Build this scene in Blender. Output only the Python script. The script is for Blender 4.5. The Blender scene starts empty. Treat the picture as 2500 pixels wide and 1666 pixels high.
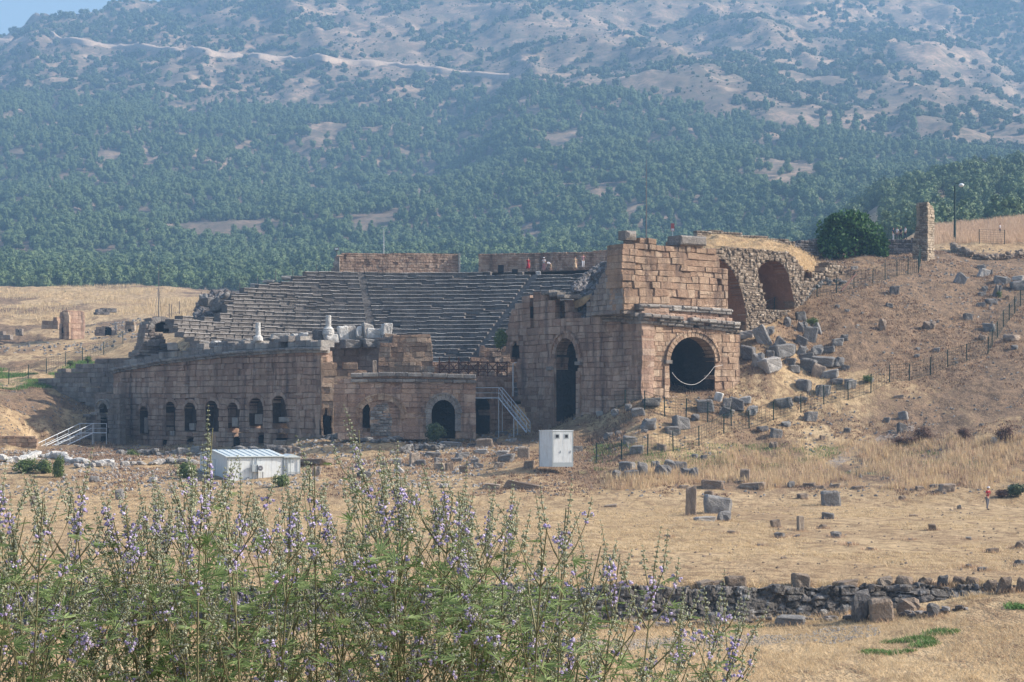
import bpy, bmesh, math, random
import numpy as np
from mathutils import Vector, Matrix, Euler
R = math.radians
random.seed(7); rng = np.random.default_rng(7)
sc = bpy.context.scene
COL = sc.collection
# ---------------------------------------------------------------- camera, world, sun, exposure
FPX, CX, HZ = 5000.0, 1250.0, 980.0      # focal length, centre column and horizon row in photo pixels
cam_d = bpy.data.cameras.new('camera'); cam = bpy.data.objects.new('camera', cam_d); COL.objects.link(cam)
cam.location = (0, 0, 0); cam.rotation_euler = (R(90), 0, 0)
cam_d.sensor_width = 36; cam_d.lens = 36 * FPX / 2500
cam_d.shift_y = (HZ - 833) / 2500 ; cam_d.clip_start = 0.5; cam_d.clip_end = 8000
sc.camera = cam
SUN_EL, SUN_AZ = R(34), R(1)             # azimuth measured from +X towards +Y
W = bpy.data.worlds.new('World'); sc.world = W; W.use_nodes = True
nt = W.node_tree; bg = nt.nodes['Background']
sky = nt.nodes.new('ShaderNodeTexSky'); sky.sky_type = 'NISHITA'; sky.sun_disc = False
sky.sun_elevation = SUN_EL; sky.sun_rotation = R(90) - SUN_AZ; sky.dust_density = 2.5; sky.air_density = 1.0; sky.ozone_density = 1.5
nt.links.new(sky.outputs[0], bg.inputs[0]); bg.inputs[1].default_value = 0.15
sun_d = bpy.data.lights.new('sun', 'SUN'); sun = bpy.data.objects.new('sun', sun_d); COL.objects.link(sun)
sun_d.energy = 5.0; sun_d.angle = R(0.53); sun_d.color = (1.0, 0.92, 0.81)
sd = Vector((math.cos(SUN_EL) * math.cos(SUN_AZ), math.cos(SUN_EL) * math.sin(SUN_AZ), math.sin(SUN_EL)))
sun.rotation_euler = sd.to_track_quat('Z', 'Y').to_euler(); sun.location = (60, 0, 60)
sc.view_settings.view_transform = 'Standard'; sc.view_settings.look = 'None'
sc.view_settings.exposure = 0.60; sc.view_settings.gamma = 1.0
sc.render.engine = 'CYCLES'
try:
    sc.cycles.use_denoising = True; sc.cycles.denoiser = 'OPENIMAGEDENOISE'
    sc.cycles.max_bounces = 5; sc.cycles.diffuse_bounces = 2; sc.cycles.volume_bounces = 0; sc.cycles.transparent_max_bounces = 4
except Exception: pass

# ---------------------------------------------------------------- helpers
CR = {1: (2.613, 0, 600), 2: (3.92, 400, 560), 3: (3.485, 700, 750), 4: (2.8, 1150, 540), 5: (2.704, 1750, 420),
      6: (2.139, 1400, 900), 7: (1.961, 1300, 1300), 8: (2.353, 0, 1050), 9: (1.882, 0, 0), 10: (1.882, 1250, 0), 11: (5.2275, 450, 1000), 12: (0.9412, 0, 0)}
def c(k, x, y):
    s, ox, oy = CR[k]; return (ox + x / s, oy + y / s)
def P(u, y, D): return Vector(((u - CX) / FPX * D, D, -(y - HZ) / FPX * D))
def unit(v): return v / (np.linalg.norm(v) + 1e-12)

def vnoise(x, y, seed=0):
    x = np.asarray(x, float); y = np.asarray(y, float)
    xi = np.floor(x).astype(np.int64); yi = np.floor(y).astype(np.int64)
    fx = x - xi; fy = y - yi; fx = fx * fx * (3 - 2 * fx); fy = fy * fy * (3 - 2 * fy)
    def h(a, b):
        n = (a * 374761393 + b * 668265263 + seed * 1442695041) & 0x7fffffff
        n = ((n ^ (n >> 13)) * 1274126177) & 0x7fffffff
        return ((n ^ (n >> 16)) & 0xffff) / 32767.5 - 1
    return (h(xi, yi) * (1 - fx) + h(xi + 1, yi) * fx) * (1 - fy) + (h(xi, yi + 1) * (1 - fx) + h(xi + 1, yi + 1) * fx) * fy
def fbm(x, y, oct=4, seed=0, g=0.5):
    s = 0; a = 1; t = 0
    for i in range(oct):
        s = s + a * vnoise(x * 2 ** i, y * 2 ** i, seed + i * 17); t += a; a *= g
    return s / t

def npmesh(name, V, F, mats=(), tint=None, mi=None, smooth=False, extra=None):
    """V (n,3); F list of arrays (m,3)/(m,4); tint per face"""
    me = bpy.data.meshes.new(name)
    F = [f for f in F if len(f)]
    V = np.asarray(V, np.float32)
    tot = np.concatenate([np.full(len(f), f.shape[1]) for f in F]); idx = np.concatenate([f.reshape(-1) for f in F])
    me.vertices.add(len(V)); me.vertices.foreach_set('co', V.reshape(-1))
    me.loops.add(len(idx)); me.loops.foreach_set('vertex_index', idx.astype(np.int32))
    me.polygons.add(len(tot)); st = np.concatenate([[0], np.cumsum(tot)[:-1]])
    me.polygons.foreach_set('loop_start', st.astype(np.int32)); me.polygons.foreach_set('loop_total', tot.astype(np.int32))
    if mi is not None: me.polygons.foreach_set('material_index', np.asarray(mi, np.int32))
    me.polygons.foreach_set('use_smooth', np.full(len(tot), bool(smooth)))
    if tint is not None:
        a = me.attributes.new('tint', 'FLOAT', 'FACE'); a.data.foreach_set('value', np.asarray(tint, np.float32))
    if extra:
        for k, v in extra.items():
            a = me.attributes.new(k, 'FLOAT', 'POINT'); a.data.foreach_set('value', np.asarray(v, np.float32))
    for m in (mats if isinstance(mats, (list, tuple)) else [mats]): me.materials.append(m)
    me.update(calc_edges=True); me.validate()
    return me
class MB:
    def __init__(s): s.v = []; s.t = []; s.q = []; s.tt = []; s.qt = []; s.n = 0; s.tm = []; s.qm = []
    def add(s, V, Q=(), T=(), tint=0.5, m=0):
        V = np.asarray(V, float).reshape(-1, 3)
        if len(Q): Q = np.asarray(Q, int) + s.n; s.q.append(Q); s.qt.append(np.full(len(Q), tint) if np.isscalar(tint) else tint); s.qm.append(np.full(len(Q), m))
        if len(T): T = np.asarray(T, int) + s.n; s.t.append(T); s.tt.append(np.full(len(T), tint) if np.isscalar(tint) else tint); s.tm.append(np.full(len(T), m))
        s.v.append(V); s.n += len(V)
    def box(s, x0, x1, y0, y1, z0, z1, M=None, tint=0.5, m=0):
        V = np.array([(x, y, z) for z in (z0, z1) for y in (y0, y1) for x in (x0, x1)], float)
        if M is not None: V = xf(V, M)
        s.add(V, [(0, 2, 3, 1), (4, 5, 7, 6), (0, 1, 5, 4), (2, 6, 7, 3), (0, 4, 6, 2), (1, 3, 7, 5)], tint=tint, m=m)
    def tube(s, pts, r, n=6, tint=0.5, m=0):
        pts = [np.array(p, float) for p in pts]; rs = r if hasattr(r, '__len__') else [r] * len(pts)
        V = []
        for i, p in enumerate(pts):
            d = unit(pts[min(i + 1, len(pts) - 1)] - pts[max(i - 1, 0)])
            a = np.cross(d, (0, 0, 1) if abs(d[2]) < .9 else (1, 0, 0)); a = unit(a); b = np.cross(d, a)
            for k in range(n):
                w = 2 * math.pi * k / n; V.append(p + rs[i] * (a * math.cos(w) + b * math.sin(w)))
        Q = []
        for i in range(len(pts) - 1):
            for k in range(n): Q.append((i * n + k, i * n + (k + 1) % n, (i + 1) * n + (k + 1) % n, (i + 1) * n + k))
        T = [(0, k + 1, k) for k in range(1, n - 1)]; e = (len(pts) - 1) * n; T += [(e, e + k, e + k + 1) for k in range(1, n - 1)]
        s.add(V, Q, T, tint=tint, m=m)
    def lathe(s, prof, n=16, M=None, tint=0.5):
        V = [(r * math.cos(2 * math.pi * k / n), r * math.sin(2 * math.pi * k / n), z) for r, z in prof for k in range(n)]
        V = np.array(V); V = xf(V, M) if M is not None else V
        Q = [(i * n + k, i * n + (k + 1) % n, (i + 1) * n + (k + 1) % n, (i + 1) * n + k) for i in range(len(prof) - 1) for k in range(n)]
        e = (len(prof) - 1) * n
        T = [(0, k + 1, k) for k in range(1, n - 1)] + [(e, e + k, e + k + 1) for k in range(1, n - 1)]
        s.add(V, Q, T, tint=tint)
    def mesh(s, name, mats, smooth=False):
        V = np.concatenate(s.v); F = []; t = []; m = []
        if s.q: F.append(np.concatenate(s.q)); t.append(np.concatenate(s.qt)); m.append(np.concatenate(s.qm))
        if s.t: F.append(np.concatenate(s.t)); t.append(np.concatenate(s.tt)); m.append(np.concatenate(s.tm))
        return npmesh(name, V, F, mats, np.concatenate(t), np.concatenate(m), smooth)
    def obj(s, name, mats, parent=None, smooth=False): return mkobj(name, s.mesh(name, mats, smooth), parent)
def xf(V, M):
    M = np.array(M); return V @ M[:3, :3].T + M[:3, 3]
def mkobj(name, me, parent=None, loc=None):
    o = bpy.data.objects.new(name, me); COL.objects.link(o)
    if loc is not None: o.location = loc
    if parent: o.parent = parent
    return o
def tag(o, label=None, cat=None, group=None, kind=None):
    if label: o['label'] = label
    if cat: o['category'] = cat
    if group: o['group'] = group
    if kind: o['kind'] = kind
    return o
def thing(name, label, cat, group=None, loc=(0, 0, 0), rz=0):
    o = bpy.data.objects.new(name, None); COL.objects.link(o); o.location = loc; o.rotation_euler = (0, 0, rz); o.empty_display_size = .2
    return tag(o, label, cat, group)
def at_origin(mesh_owner, loc):
    """things built in world coordinates: move vertices so the thing's origin sits at loc"""
    pass
def ico(sub=1):
    bm = bmesh.new(); bmesh.ops.create_icosphere(bm, subdivisions=sub, radius=1)
    V = np.array([v.co[:] for v in bm.verts]); T = np.array([[v.index for v in f.verts] for f in bm.faces]); bm.free(); return V, T
ICO0 = (np.array([(1, 0, 0), (-1, 0, 0), (0, 1, 0), (0, -1, 0), (0, 0, 1), (0, 0, -1)], float),
        np.array([(0, 2, 4), (2, 1, 4), (1, 3, 4), (3, 0, 4), (2, 0, 5), (1, 2, 5), (3, 1, 5), (0, 3, 5)]))
ICO1 = ico(1); ICO2 = ico(2); ICO3 = ico(3)
def rotmats(n, r=None):
    q = (r or rng).normal(size=(n, 4)); q /= np.linalg.norm(q, axis=1)[:, None]; a, b, c_, d = q.T
    return np.stack([np.stack([1 - 2 * (c_ * c_ + d * d), 2 * (b * c_ - a * d), 2 * (b * d + a * c_)], -1),
                     np.stack([2 * (b * c_ + a * d), 1 - 2 * (b * b + d * d), 2 * (c_ * d - a * b)], -1),
                     np.stack([2 * (b * d - a * c_), 2 * (c_ * d + a * b), 1 - 2 * (b * b + c_ * c_)], -1)], 1)
def scatter(mb, tV, tF, pos, rot=None, scl=None, tint=None, m=0):
    """instance a small template many times into an MB"""
    n = len(pos); k = len(tV); V = np.broadcast_to(tV, (n, k, 3)).copy()
    if scl is not None: V = V * (scl.reshape(n, 1, -1))
    if rot is not None: V = np.einsum('nij,nkj->nki', rot, V)
    V = V + np.asarray(pos)[:, None, :]
    F = (np.asarray(tF)[None] + (np.arange(n) * k)[:, None, None]).reshape(-1, tF.shape[1])
    t = np.repeat(tint if tint is not None else rng.random(n), len(tF))
    if tF.shape[1] == 4: mb.add(V.reshape(-1, 3), Q=F, tint=t, m=m)
    else: mb.add(V.reshape(-1, 3), T=F, tint=t, m=m)

# ---------------------------------------------------------------- materials
class NT:
    def __init__(s, name):
        s.m = bpy.data.materials.new(name); s.m.use_nodes = True; s.t = s.m.node_tree
        s.b = s.t.nodes['Principled BSDF']; s.b.inputs['Roughness'].default_value = 0.9
        s.b.inputs['Specular IOR Level'].default_value = 0.2
    def n(s, typ, **kw):
        x = s.t.nodes.new(typ)
        for k, v in kw.items():
            if k.startswith('i_'):
                kk = k[2:]; kk = int(kk) if kk.isdigit() else kk
                s.set(x.inputs[kk], v)
            else: setattr(x, k, v)
        return x
    def set(s, sock, v):
        if hasattr(v, 'is_output') or isinstance(v, bpy.types.NodeSocket): s.t.links.new(v, sock)
        else: sock.default_value = v
    def geo(s): return s.n('ShaderNodeNewGeometry').outputs['Position']
    def objc(s): return s.n('ShaderNodeTexCoord').outputs['Object']
    def scale(s, v, sc_):
        return s.n('ShaderNodeMapping', i_0=v, i_3=sc_).outputs[0]
    def noise(s, v, scale, det=4, rough=.55, col=False):
        x = s.n('ShaderNodeTexNoise', i_Vector=v, i_Scale=scale, i_Detail=det, i_Roughness=rough); return x.outputs[1 if col else 0]
    def ramp(s, v, a, b, lo=0.0, hi=1.0):
        return s.n('ShaderNodeMapRange', i_0=v, i_1=a, i_2=b, i_3=lo, i_4=hi).outputs[0]
    def mix(s, f, a, b, mode='MIX'):
        x = s.n('ShaderNodeMix', data_type='RGBA', blend_type=mode)
        s.set(x.inputs[0], f); s.set(x.inputs[6], a if not isinstance(a, tuple) else (*a, 1)); s.set(x.inputs[7], b if not isinstance(b, tuple) else (*b, 1)); return x.outputs[2]
    def math(s, op, a, b=0.0): return s.n('ShaderNodeMath', operation=op, i_0=a, i_1=b).outputs[0]
    def attr(s, name): return s.n('ShaderNodeAttribute', attribute_name=name).outputs['Fac']
    def rand(s): return s.n('ShaderNodeObjectInfo').outputs['Random']
    def bump(s, h, st=.5, d=.05):
        b = s.n('ShaderNodeBump', i_Strength=st, i_Distance=d, i_Height=h); s.t.links.new(b.outputs[0], s.b.inputs['Normal'])
    def col(s, c_): s.set(s.b.inputs['Base Color'], c_ if not isinstance(c_, tuple) else (*c_, 1)); return s

def stone_mat(name, c1, c2, c3, dark=(.10, .085, .08), stain=.5, sc1=1.6, rnd=False, lich=None):
    s = NT(name); p = s.geo() if not rnd else s.objc()
    t = s.attr('tint')
    if rnd: t = s.math('FRACT', s.math('ADD', t, s.rand()))
    base = s.mix(s.ramp(t, .0, .5), c1, c2); base = s.mix(s.ramp(t, .55, 1.0), base, c3)
    n1 = s.noise(p, sc1, 5, .65); base = s.mix(s.ramp(n1, .35, .7, 0, .55), base, tuple(x * .62 for x in c1))
    n2 = s.noise(p, 9, 4, .7); base = s.mix(s.ramp(n2, .45, .75, 0, .4), base, tuple(min(1, x * 1.35) for x in c3))
    vs = s.scale(p, (1.1, 1.1, .12)); n3 = s.noise(vs, .9, 4, .6)
    base = s.mix(s.ramp(n3, .5, .72, 0, stain), base, dark)
    if sc1 < 2: base = s.mix(s.ramp(s.noise(s.scale(p, (1, 1, .6)), .33, 5, .65), .48, .66, 0, .6), base, tuple(x * .5 for x in c2)); base = s.mix(s.ramp(s.noise(p, .8, 4, .7), .56, .7, 0, .5), base, tuple(min(1, x * 1.25) for x in c3))
    if lich: base = s.mix(s.ramp(s.noise(p, 3.1, 3), .55, .68, 0, .8), base, lich)
    s.col(base)
    h = s.math('ADD', s.noise(p, 2.2, 6, .7), s.math('MULTIPLY', s.noise(p, 12, 3, .7), .5)); s.bump(h, .9, .25)
    return s.m
M = {}
M['ashlar'] = stone_mat('tan_ashlar', (.36, .22, .155), (.52, .355, .26), (.63, .475, .365), stain=.9, dark=(.085, .065, .065))
M['ashlar_warm'] = stone_mat('warm_ashlar', (.34, .21, .14), (.50, .345, .235), (.62, .47, .34), stain=.9, dark=(.085, .065, .06))
M['pale_tan'] = stone_mat('sunlit_tan_rubble', (.44, .34, .24), (.56, .45, .33), (.64, .53, .41), stain=.1)  # sunlight on the pillar's right face put into a paler stone colour
M['ashlar_grey'] = stone_mat('grey_ashlar', (.25, .20, .175), (.36, .30, .25), (.46, .41, .36), stain=.5)
M['cornice'] = stone_mat('weathered_cornice', (.22, .20, .185), (.34, .30, .27), (.50, .46, .41), stain=.5)
M['rubble'] = stone_mat('rubble_masonry', (.17, .125, .09), (.36, .28, .205), (.55, .46, .365), stain=.2, sc1=3)
M['brickish'] = stone_mat('vault_brick', (.34, .19, .12), (.42, .25, .16), (.48, .31, .21), stain=.3)
M['marble'] = stone_mat('white_marble', (.55, .53, .50), (.68, .66, .62), (.80, .78, .74), dark=(.3, .28, .26), stain=.4, rnd=True)
M['grey_rock'] = stone_mat('grey_limestone', (.16, .15, .145), (.26, .25, .24), (.38, .365, .345), stain=.35, rnd=True, sc1=2.5)
M['tan_rock'] = stone_mat('tan_stone', (.25, .19, .145), (.36, .28, .215), (.48, .40, .32), stain=.4, rnd=True, sc1=2.5)
M['pale_rock'] = stone_mat('pale_stone', (.36, .335, .31), (.46, .43, .40), (.57, .54, .50), dark=(.3, .28, .26), stain=.3, rnd=True, sc1=2.5)
M['dark_rock'] = stone_mat('lichen_dark_stone', (.10, .088, .082), (.18, .16, .15), (.30, .28, .27), stain=.5, sc1=2.5, lich=(.38, .36, .36))
M['near_rock'] = stone_mat('near_wall_rock', (.085, .075, .066), (.15, .135, .12), (.23, .21, .195), stain=.4, sc1=3.5, dark=(.04, .036, .034), lich=(.34, .33, .32))
M['seat'] = stone_mat('seat_stone', (.18, .16, .145), (.25, .225, .21), (.33, .30, .275), stain=.5, dark=(.08, .072, .07))
M['seat_lip'] = stone_mat('seat_lip_stone', (.19, .17, .155), (.31, .285, .26), (.52, .48, .44), stain=.5)
def flat(name, col, rough=.6, metal=0, nz=.0, emit=None):
    s = NT(name); s.b.inputs['Roughness'].default_value = rough; s.b.inputs['Metallic'].default_value = metal
    p = s.objc(); n = s.noise(p, 3, 4, .6)
    bc_ = s.mix(s.ramp(n, .3, .75, 0, .35 + nz), col, tuple(x * .7 for x in col))
    if nz: bc_ = s.mix(s.ramp(s.noise(s.scale(p, (7, 7, .7)), 1.2, 4, .7), .5, .75, 0, .45), bc_, (.34, .29, .23))
    s.col(bc_); return s.m
M['white_panel'] = flat('white_panel', (.74, .77, .77), .45, 0, .08)
M['panel_grey'] = flat('grey_panel_trim', (.42, .46, .47), .5)
M['dark'] = flat('dark_recess', (.03, .03, .035), .8)
M['roof_sheet'] = flat('pale_roof_sheet', (.62, .68, .68), .4)
M['galv'] = flat('galvanised_steel', (.50, .53, .56), .45, .3)
M['green_paint'] = flat('dark_green_paint', (.02, .045, .035), .6)
M['rust'] = flat('rusty_steel', (.13, .06, .04), .7)
M['mast'] = flat('grey_mast_metal', (.16, .15, .15), .6)
M['cord'] = flat('white_chain', (.75, .73, .7), .5)
M['skin'] = flat('skin', (.52, .31, .22), .6)
M['red'] = flat('red_cloth', (.34, .035, .045), .8)
M['white_cloth'] = flat('white_cloth', (.72, .70, .72), .8)
M['tan_cloth'] = flat('tan_cloth', (.48, .34, .22), .8)
M['grey_cloth'] = flat('grey_cloth', (.16, .16, .18), .8)
M['navy_cloth'] = flat('navy_cloth', (.035, .045, .08), .8)
M['pink_cloth'] = flat('pink_cloth', (.50, .26, .27), .8)
M['hair'] = flat('dark_hair', (.025, .018, .015), .6)
M['sign_red'] = flat('faded_red_sign', (.45, .13, .13), .6)
# foliage
def leaf_mat(name, c1, c2, c3=None, tr=0.25, inst=True):
    s = NT(name); s.b.inputs['Roughness'].default_value = .6
    t = s.attr('tint'); r = s.rand()
    base = s.mix(t, c1, c2)
    if c3: base = s.mix(s.ramp(r, .2, 1.0, 0, .8), base, c3)
    s.col(base)
    if tr:
        tb = s.n('ShaderNodeBsdfTranslucent'); s.t.links.new(base, tb.inputs[0]); mx = s.n('ShaderNodeMixShader', i_0=tr)
        out = s.t.nodes['Material Output']; s.t.links.new(s.b.outputs[0], mx.inputs[1]); s.t.links.new(tb.outputs[0], mx.inputs[2]); s.t.links.new(mx.outputs[0], out.inputs[0])
    return s.m
M['pine'] = leaf_mat('pine_needles', (.035, .068, .03), (.20, .27, .10), (.13, .175, .07), 0)
M['scrub'] = leaf_mat('scrub_leaves', (.045, .075, .035), (.13, .17, .075), (.08, .10, .05), 0)
M['fig'] = leaf_mat('fig_leaves', (.018, .06, .018), (.13, .25, .075), None, .25)
M['bush_green'] = leaf_mat('bush_leaves', (.05, .10, .03), (.22, .27, .09), None, .3)
M['bark'] = flat('bark', (.12, .085, .06), .9)
M['vitex_leaf'] = leaf_mat('chaste_leaf', (.13, .20, .065), (.32, .41, .18), None, .45)
M['vitex_stem'] = flat('chaste_stem', (.19, .18, .10), .8)
M['bud'] = leaf_mat('flower_bud', (.27, .30, .18), (.60, .61, .46), None, .3)
M['lilac'] = leaf_mat('lilac_petals', (.44, .36, .62), (.78, .70, .90), None, .35)
M['straw'] = leaf_mat('dry_grass', (.50, .355, .19), (.80, .64, .41), None, .35)
M['straw_red'] = leaf_mat('dry_russet_grass', (.46, .30, .19), (.70, .52, .36), None, .35)
M['brown_scrub'] = leaf_mat('dead_brush', (.10, .055, .04), (.22, .13, .09), None, .1)
M['weed'] = leaf_mat('green_weeds', (.08, .16, .04), (.20, .32, .09), None, .3)
# ---------------------------------------------------------------- terrain
FRONT = [(1.5, -1.7), (6, -2.35), (12, -3.4), (25, -5.6), (45, -7.7), (60, -8.25)]
def ft(u): return np.interp(u, [1300, 1800, 2100, 2300, 2500], [-8.2, -8.1, -7.8, -7.3, -6.95])
TAB = {
 -1500: [(165, 1205), (180, 1150), (200, 1080), (240, 980), (300, 880), (400, 780), (500, 705), (560, 735), (650, 730), (900, 650), (1300, 450), (1700, 300), (2000, 210), (2300, 190), (2600, 300)],
 0: [(165, 1205), (172, 1165), (185, 1118), (200, 1103), (202, 1066), (215, 1010), (230, 965), (250, 935), (275, 900), (300, 870), (330, 835), (365, 800), (400, 775), (450, 735), (500, 703), (560, 740), (650, 720), (900, 640), (1300, 440), (1700, 260), (2000, 155), (2300, 84), (2600, 220)],
 100: [(165, 1205), (172, 1165), (190, 1116), (205, 1101), (216, 1098), (221, 1045), (228, 992), (237, 965), (250, 937), (275, 900), (300, 865), (330, 830), (365, 799), (400, 772), (450, 733), (500, 702), (560, 740), (650, 720), (900, 642), (1300, 440), (1700, 255), (2000, 137), (2300, 56), (2600, 200)],
 200: [(165, 1205), (172, 1165), (190, 1118), (205, 1102), (216, 1096), (228, 1090), (232, 1040), (245, 950), (270, 900), (300, 862), (330, 828), (365, 798), (400, 770), (450, 732), (500, 701), (560, 740), (650, 720), (900, 645), (1300, 440), (1700, 250), (2000, 120), (2300, 36), (2600, 160)],
 400: [(165, 1205), (172, 1172), (190, 1128), (205, 1108), (218, 1094), (228, 1088), (240, 1000), (262, 870), (300, 830), (350, 788), (400, 762), (450, 731), (500, 697), (560, 740), (650, 725), (900, 650), (1300, 440), (1700, 240), (2000, 90), (2300, -25), (2600, 100)],
 600: [(165, 1200), (172, 1172), (190, 1125), (205, 1098), (215, 1088), (222, 1030), (240, 900), (262, 745), (300, 738), (350, 735), (450, 728), (500, 722), (560, 745), (650, 725), (900, 650), (1300, 430), (1700, 230), (2000, 60), (2300, -70), (2600, 40)],
 800: [(165, 1195), (172, 1162), (185, 1115), (195, 1075), (203, 1062), (212, 1030), (235, 850), (255, 700), (300, 700), (400, 715), (560, 725), (650, 715), (900, 640), (1300, 430), (1700, 220), (2000, 40), (2300, -110), (2600, -60)],
 1100: [(165, 1195), (180, 1125), (192, 1085), (203, 1066), (210, 1040), (235, 850), (252, 690), (300, 690), (400, 710), (560, 710), (650, 700), (900, 620), (1300, 420), (1700, 230), (2000, 50), (2300, -150), (2600, -120)],
 1300: [(165, 1190), (172, 1140), (185, 1090), (198, 1062), (205, 1050), (212, 1000), (235, 820), (252, 690), (300, 695), (400, 705), (560, 700), (650, 695), (900, 600), (1200, 400), (1500, 250), (2000, 30), (2400, -180), (2700, -120)],
 1450: [(165, 1195), (172, 1150), (181, 1100), (188, 1050), (195, 1012), (200, 1003), (215, 900), (235, 740), (252, 680), (300, 690), (400, 700), (560, 700), (650, 690), (880, 600), (1150, 400), (1450, 250), (2000, 30), (2400, -180), (2700, -120)],
 1566: [(165, 1190), (175, 1118), (182, 1048), (187, 982), (192, 958), (198, 958), (205, 900), (225, 700), (240, 640), (300, 660), (400, 690), (560, 690), (650, 680), (860, 600), (1120, 400), (1400, 250), (2000, 30), (2400, -180), (2700, -120)],
 1700: [(165, 1195), (175, 1140), (182, 1075), (188, 1000), (191, 962), (196, 957), (202, 900), (206, 830), (215, 790), (222, 720), (229, 592), (240, 590), (260, 610), (300, 640), (400, 670), (560, 680), (650, 670), (850, 600), (1080, 400), (1350, 260), (2000, 40), (2400, -160), (2700, -100)],
 1850: [(165, 1195), (175, 1150), (184, 1080), (190, 1010), (196, 920), (202, 830), (208, 775), (214, 748), (222, 720), (229, 602), (245, 597), (260, 608), (300, 640), (400, 670), (560, 680), (650, 660), (830, 600), (1060, 400), (1300, 280), (2000, 50), (2400, -150), (2700, -100)],
 2000: [(165, 1195), (176, 1140), (186, 1060), (194, 980), (202, 890), (210, 805), (218, 735), (228, 685), (238, 638), (245, 616), (260, 608), (300, 640), (400, 665), (560, 650), (650, 640), (820, 570), (1040, 400), (1250, 310), (1600, 200), (2000, 80), (2400, -120), (2700, -100)],
 2150: [(165, 1188), (176, 1130), (186, 1060), (195, 970), (204, 870), (213, 780), (222, 712), (232, 660), (240, 632), (255, 622), (265, 600), (300, 600), (340, 605), (400, 640), (520, 580), (600, 525), (660, 500), (740, 500), (850, 520), (1040, 410), (1200, 340), (1600, 200), (2000, 80), (2400, -100), (2700, -100)],
 2263: [(165, 1182), (176, 1115), (188, 1040), (198, 950), (208, 850), (218, 755), (228, 695), (238, 642), (245, 628), (262, 604), (275, 596), (300, 585), (340, 566), (370, 556), (400, 590), (520, 560), (600, 490), (650, 468), (740, 480), (850, 500), (1040, 410), (1200, 345), (1600, 200), (2000, 90), (2400, -80), (2700, -100)],
 2400: [(165, 1178), (176, 1100), (190, 1000), (202, 900), (215, 802), (228, 715), (240, 655), (250, 630), (260, 616), (264, 594), (300, 583), (330, 574), (360, 544), (380, 556), (420, 620), (540, 530), (620, 455), (680, 436), (760, 450), (860, 480), (1020, 410), (1200, 350), (1600, 240), (1800, 190), (2000, 120), (2300, -60), (2700, -100)],
 2500: [(165, 1172), (176, 1085), (190, 985), (203, 885), (217, 778), (230, 705), (242, 655), (252, 630), (262, 614), (266, 594), (300, 574), (340, 545), (360, 529), (400, 580), (440, 620), (540, 510), (620, 440), (680, 420), (760, 440), (860, 470), (1020, 410), (1200, 355), (1600, 280), (1800, 230), (2000, 150), (2300, -60), (2700, -100)],
 4000: [(165, 1190), (176, 1100), (190, 1000), (203, 900), (217, 800), (230, 720), (252, 650), (300, 560), (360, 500), (440, 560), (540, 500), (680, 400), (860, 400), (1200, 320), (1600, 200), (2000, 100), (2400, 0), (2700, -100)],
}
CAVC = np.array([-12.0, 212.0]); CAVA = math.radians(72.5)
def cav_z(r): return np.interp(r, [12, 20, 40, 45], [0.1, 4.6, 15.8, 15.8])
_us = np.arange(-1500, 4001, 10.0); _Ds = np.concatenate([np.arange(1.5, 60, 1.5), np.arange(60, 300, .5), np.arange(300, 620, 3), np.arange(620, 2760, 10), [3300]])
def _build():
    K = sorted(TAB); Z = np.zeros((len(K), len(_Ds)))
    for i, k in enumerate(K):
        pts = list(FRONT) + [(74.6, ft(k)), (75.6, ft(k) + .1), (76.6, -6.78), (90, -7.0), (110, -7.25), (130, -7.5), (155, -7.95)]
        pts += [(D, -(y - HZ) / FPX * D) for D, y in TAB[k]]
        pts += [(3300, pts[-1][1] - 60)]
        Z[i] = np.interp(_Ds, [p[0] for p in pts], [p[1] for p in pts])
    out = np.zeros((len(_us), len(_Ds)))
    for j, u in enumerate(_us):
        i = min(max(np.searchsorted(K, u) - 1, 0), len(K) - 2); t = (u - K[i]) / (K[i + 1] - K[i]); t = t * t * (3 - 2 * t) * .6 + t * .4
        out[j] = Z[i] * (1 - t) + Z[i + 1] * t
    for _ in range(3):   # soften
        o2 = out.copy(); o2[1:-1] = (out[:-2] + 2 * out[1:-1] + out[2:]) / 4
        far = _Ds > 80; o3 = o2.copy(); o3[:, 1:-1] = (o2[:, :-2] + 2 * o2[:, 1:-1] + o2[:, 2:]) / 4
        out = np.where(far[None], o3, o2)
    return out
_Z = _build()
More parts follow.
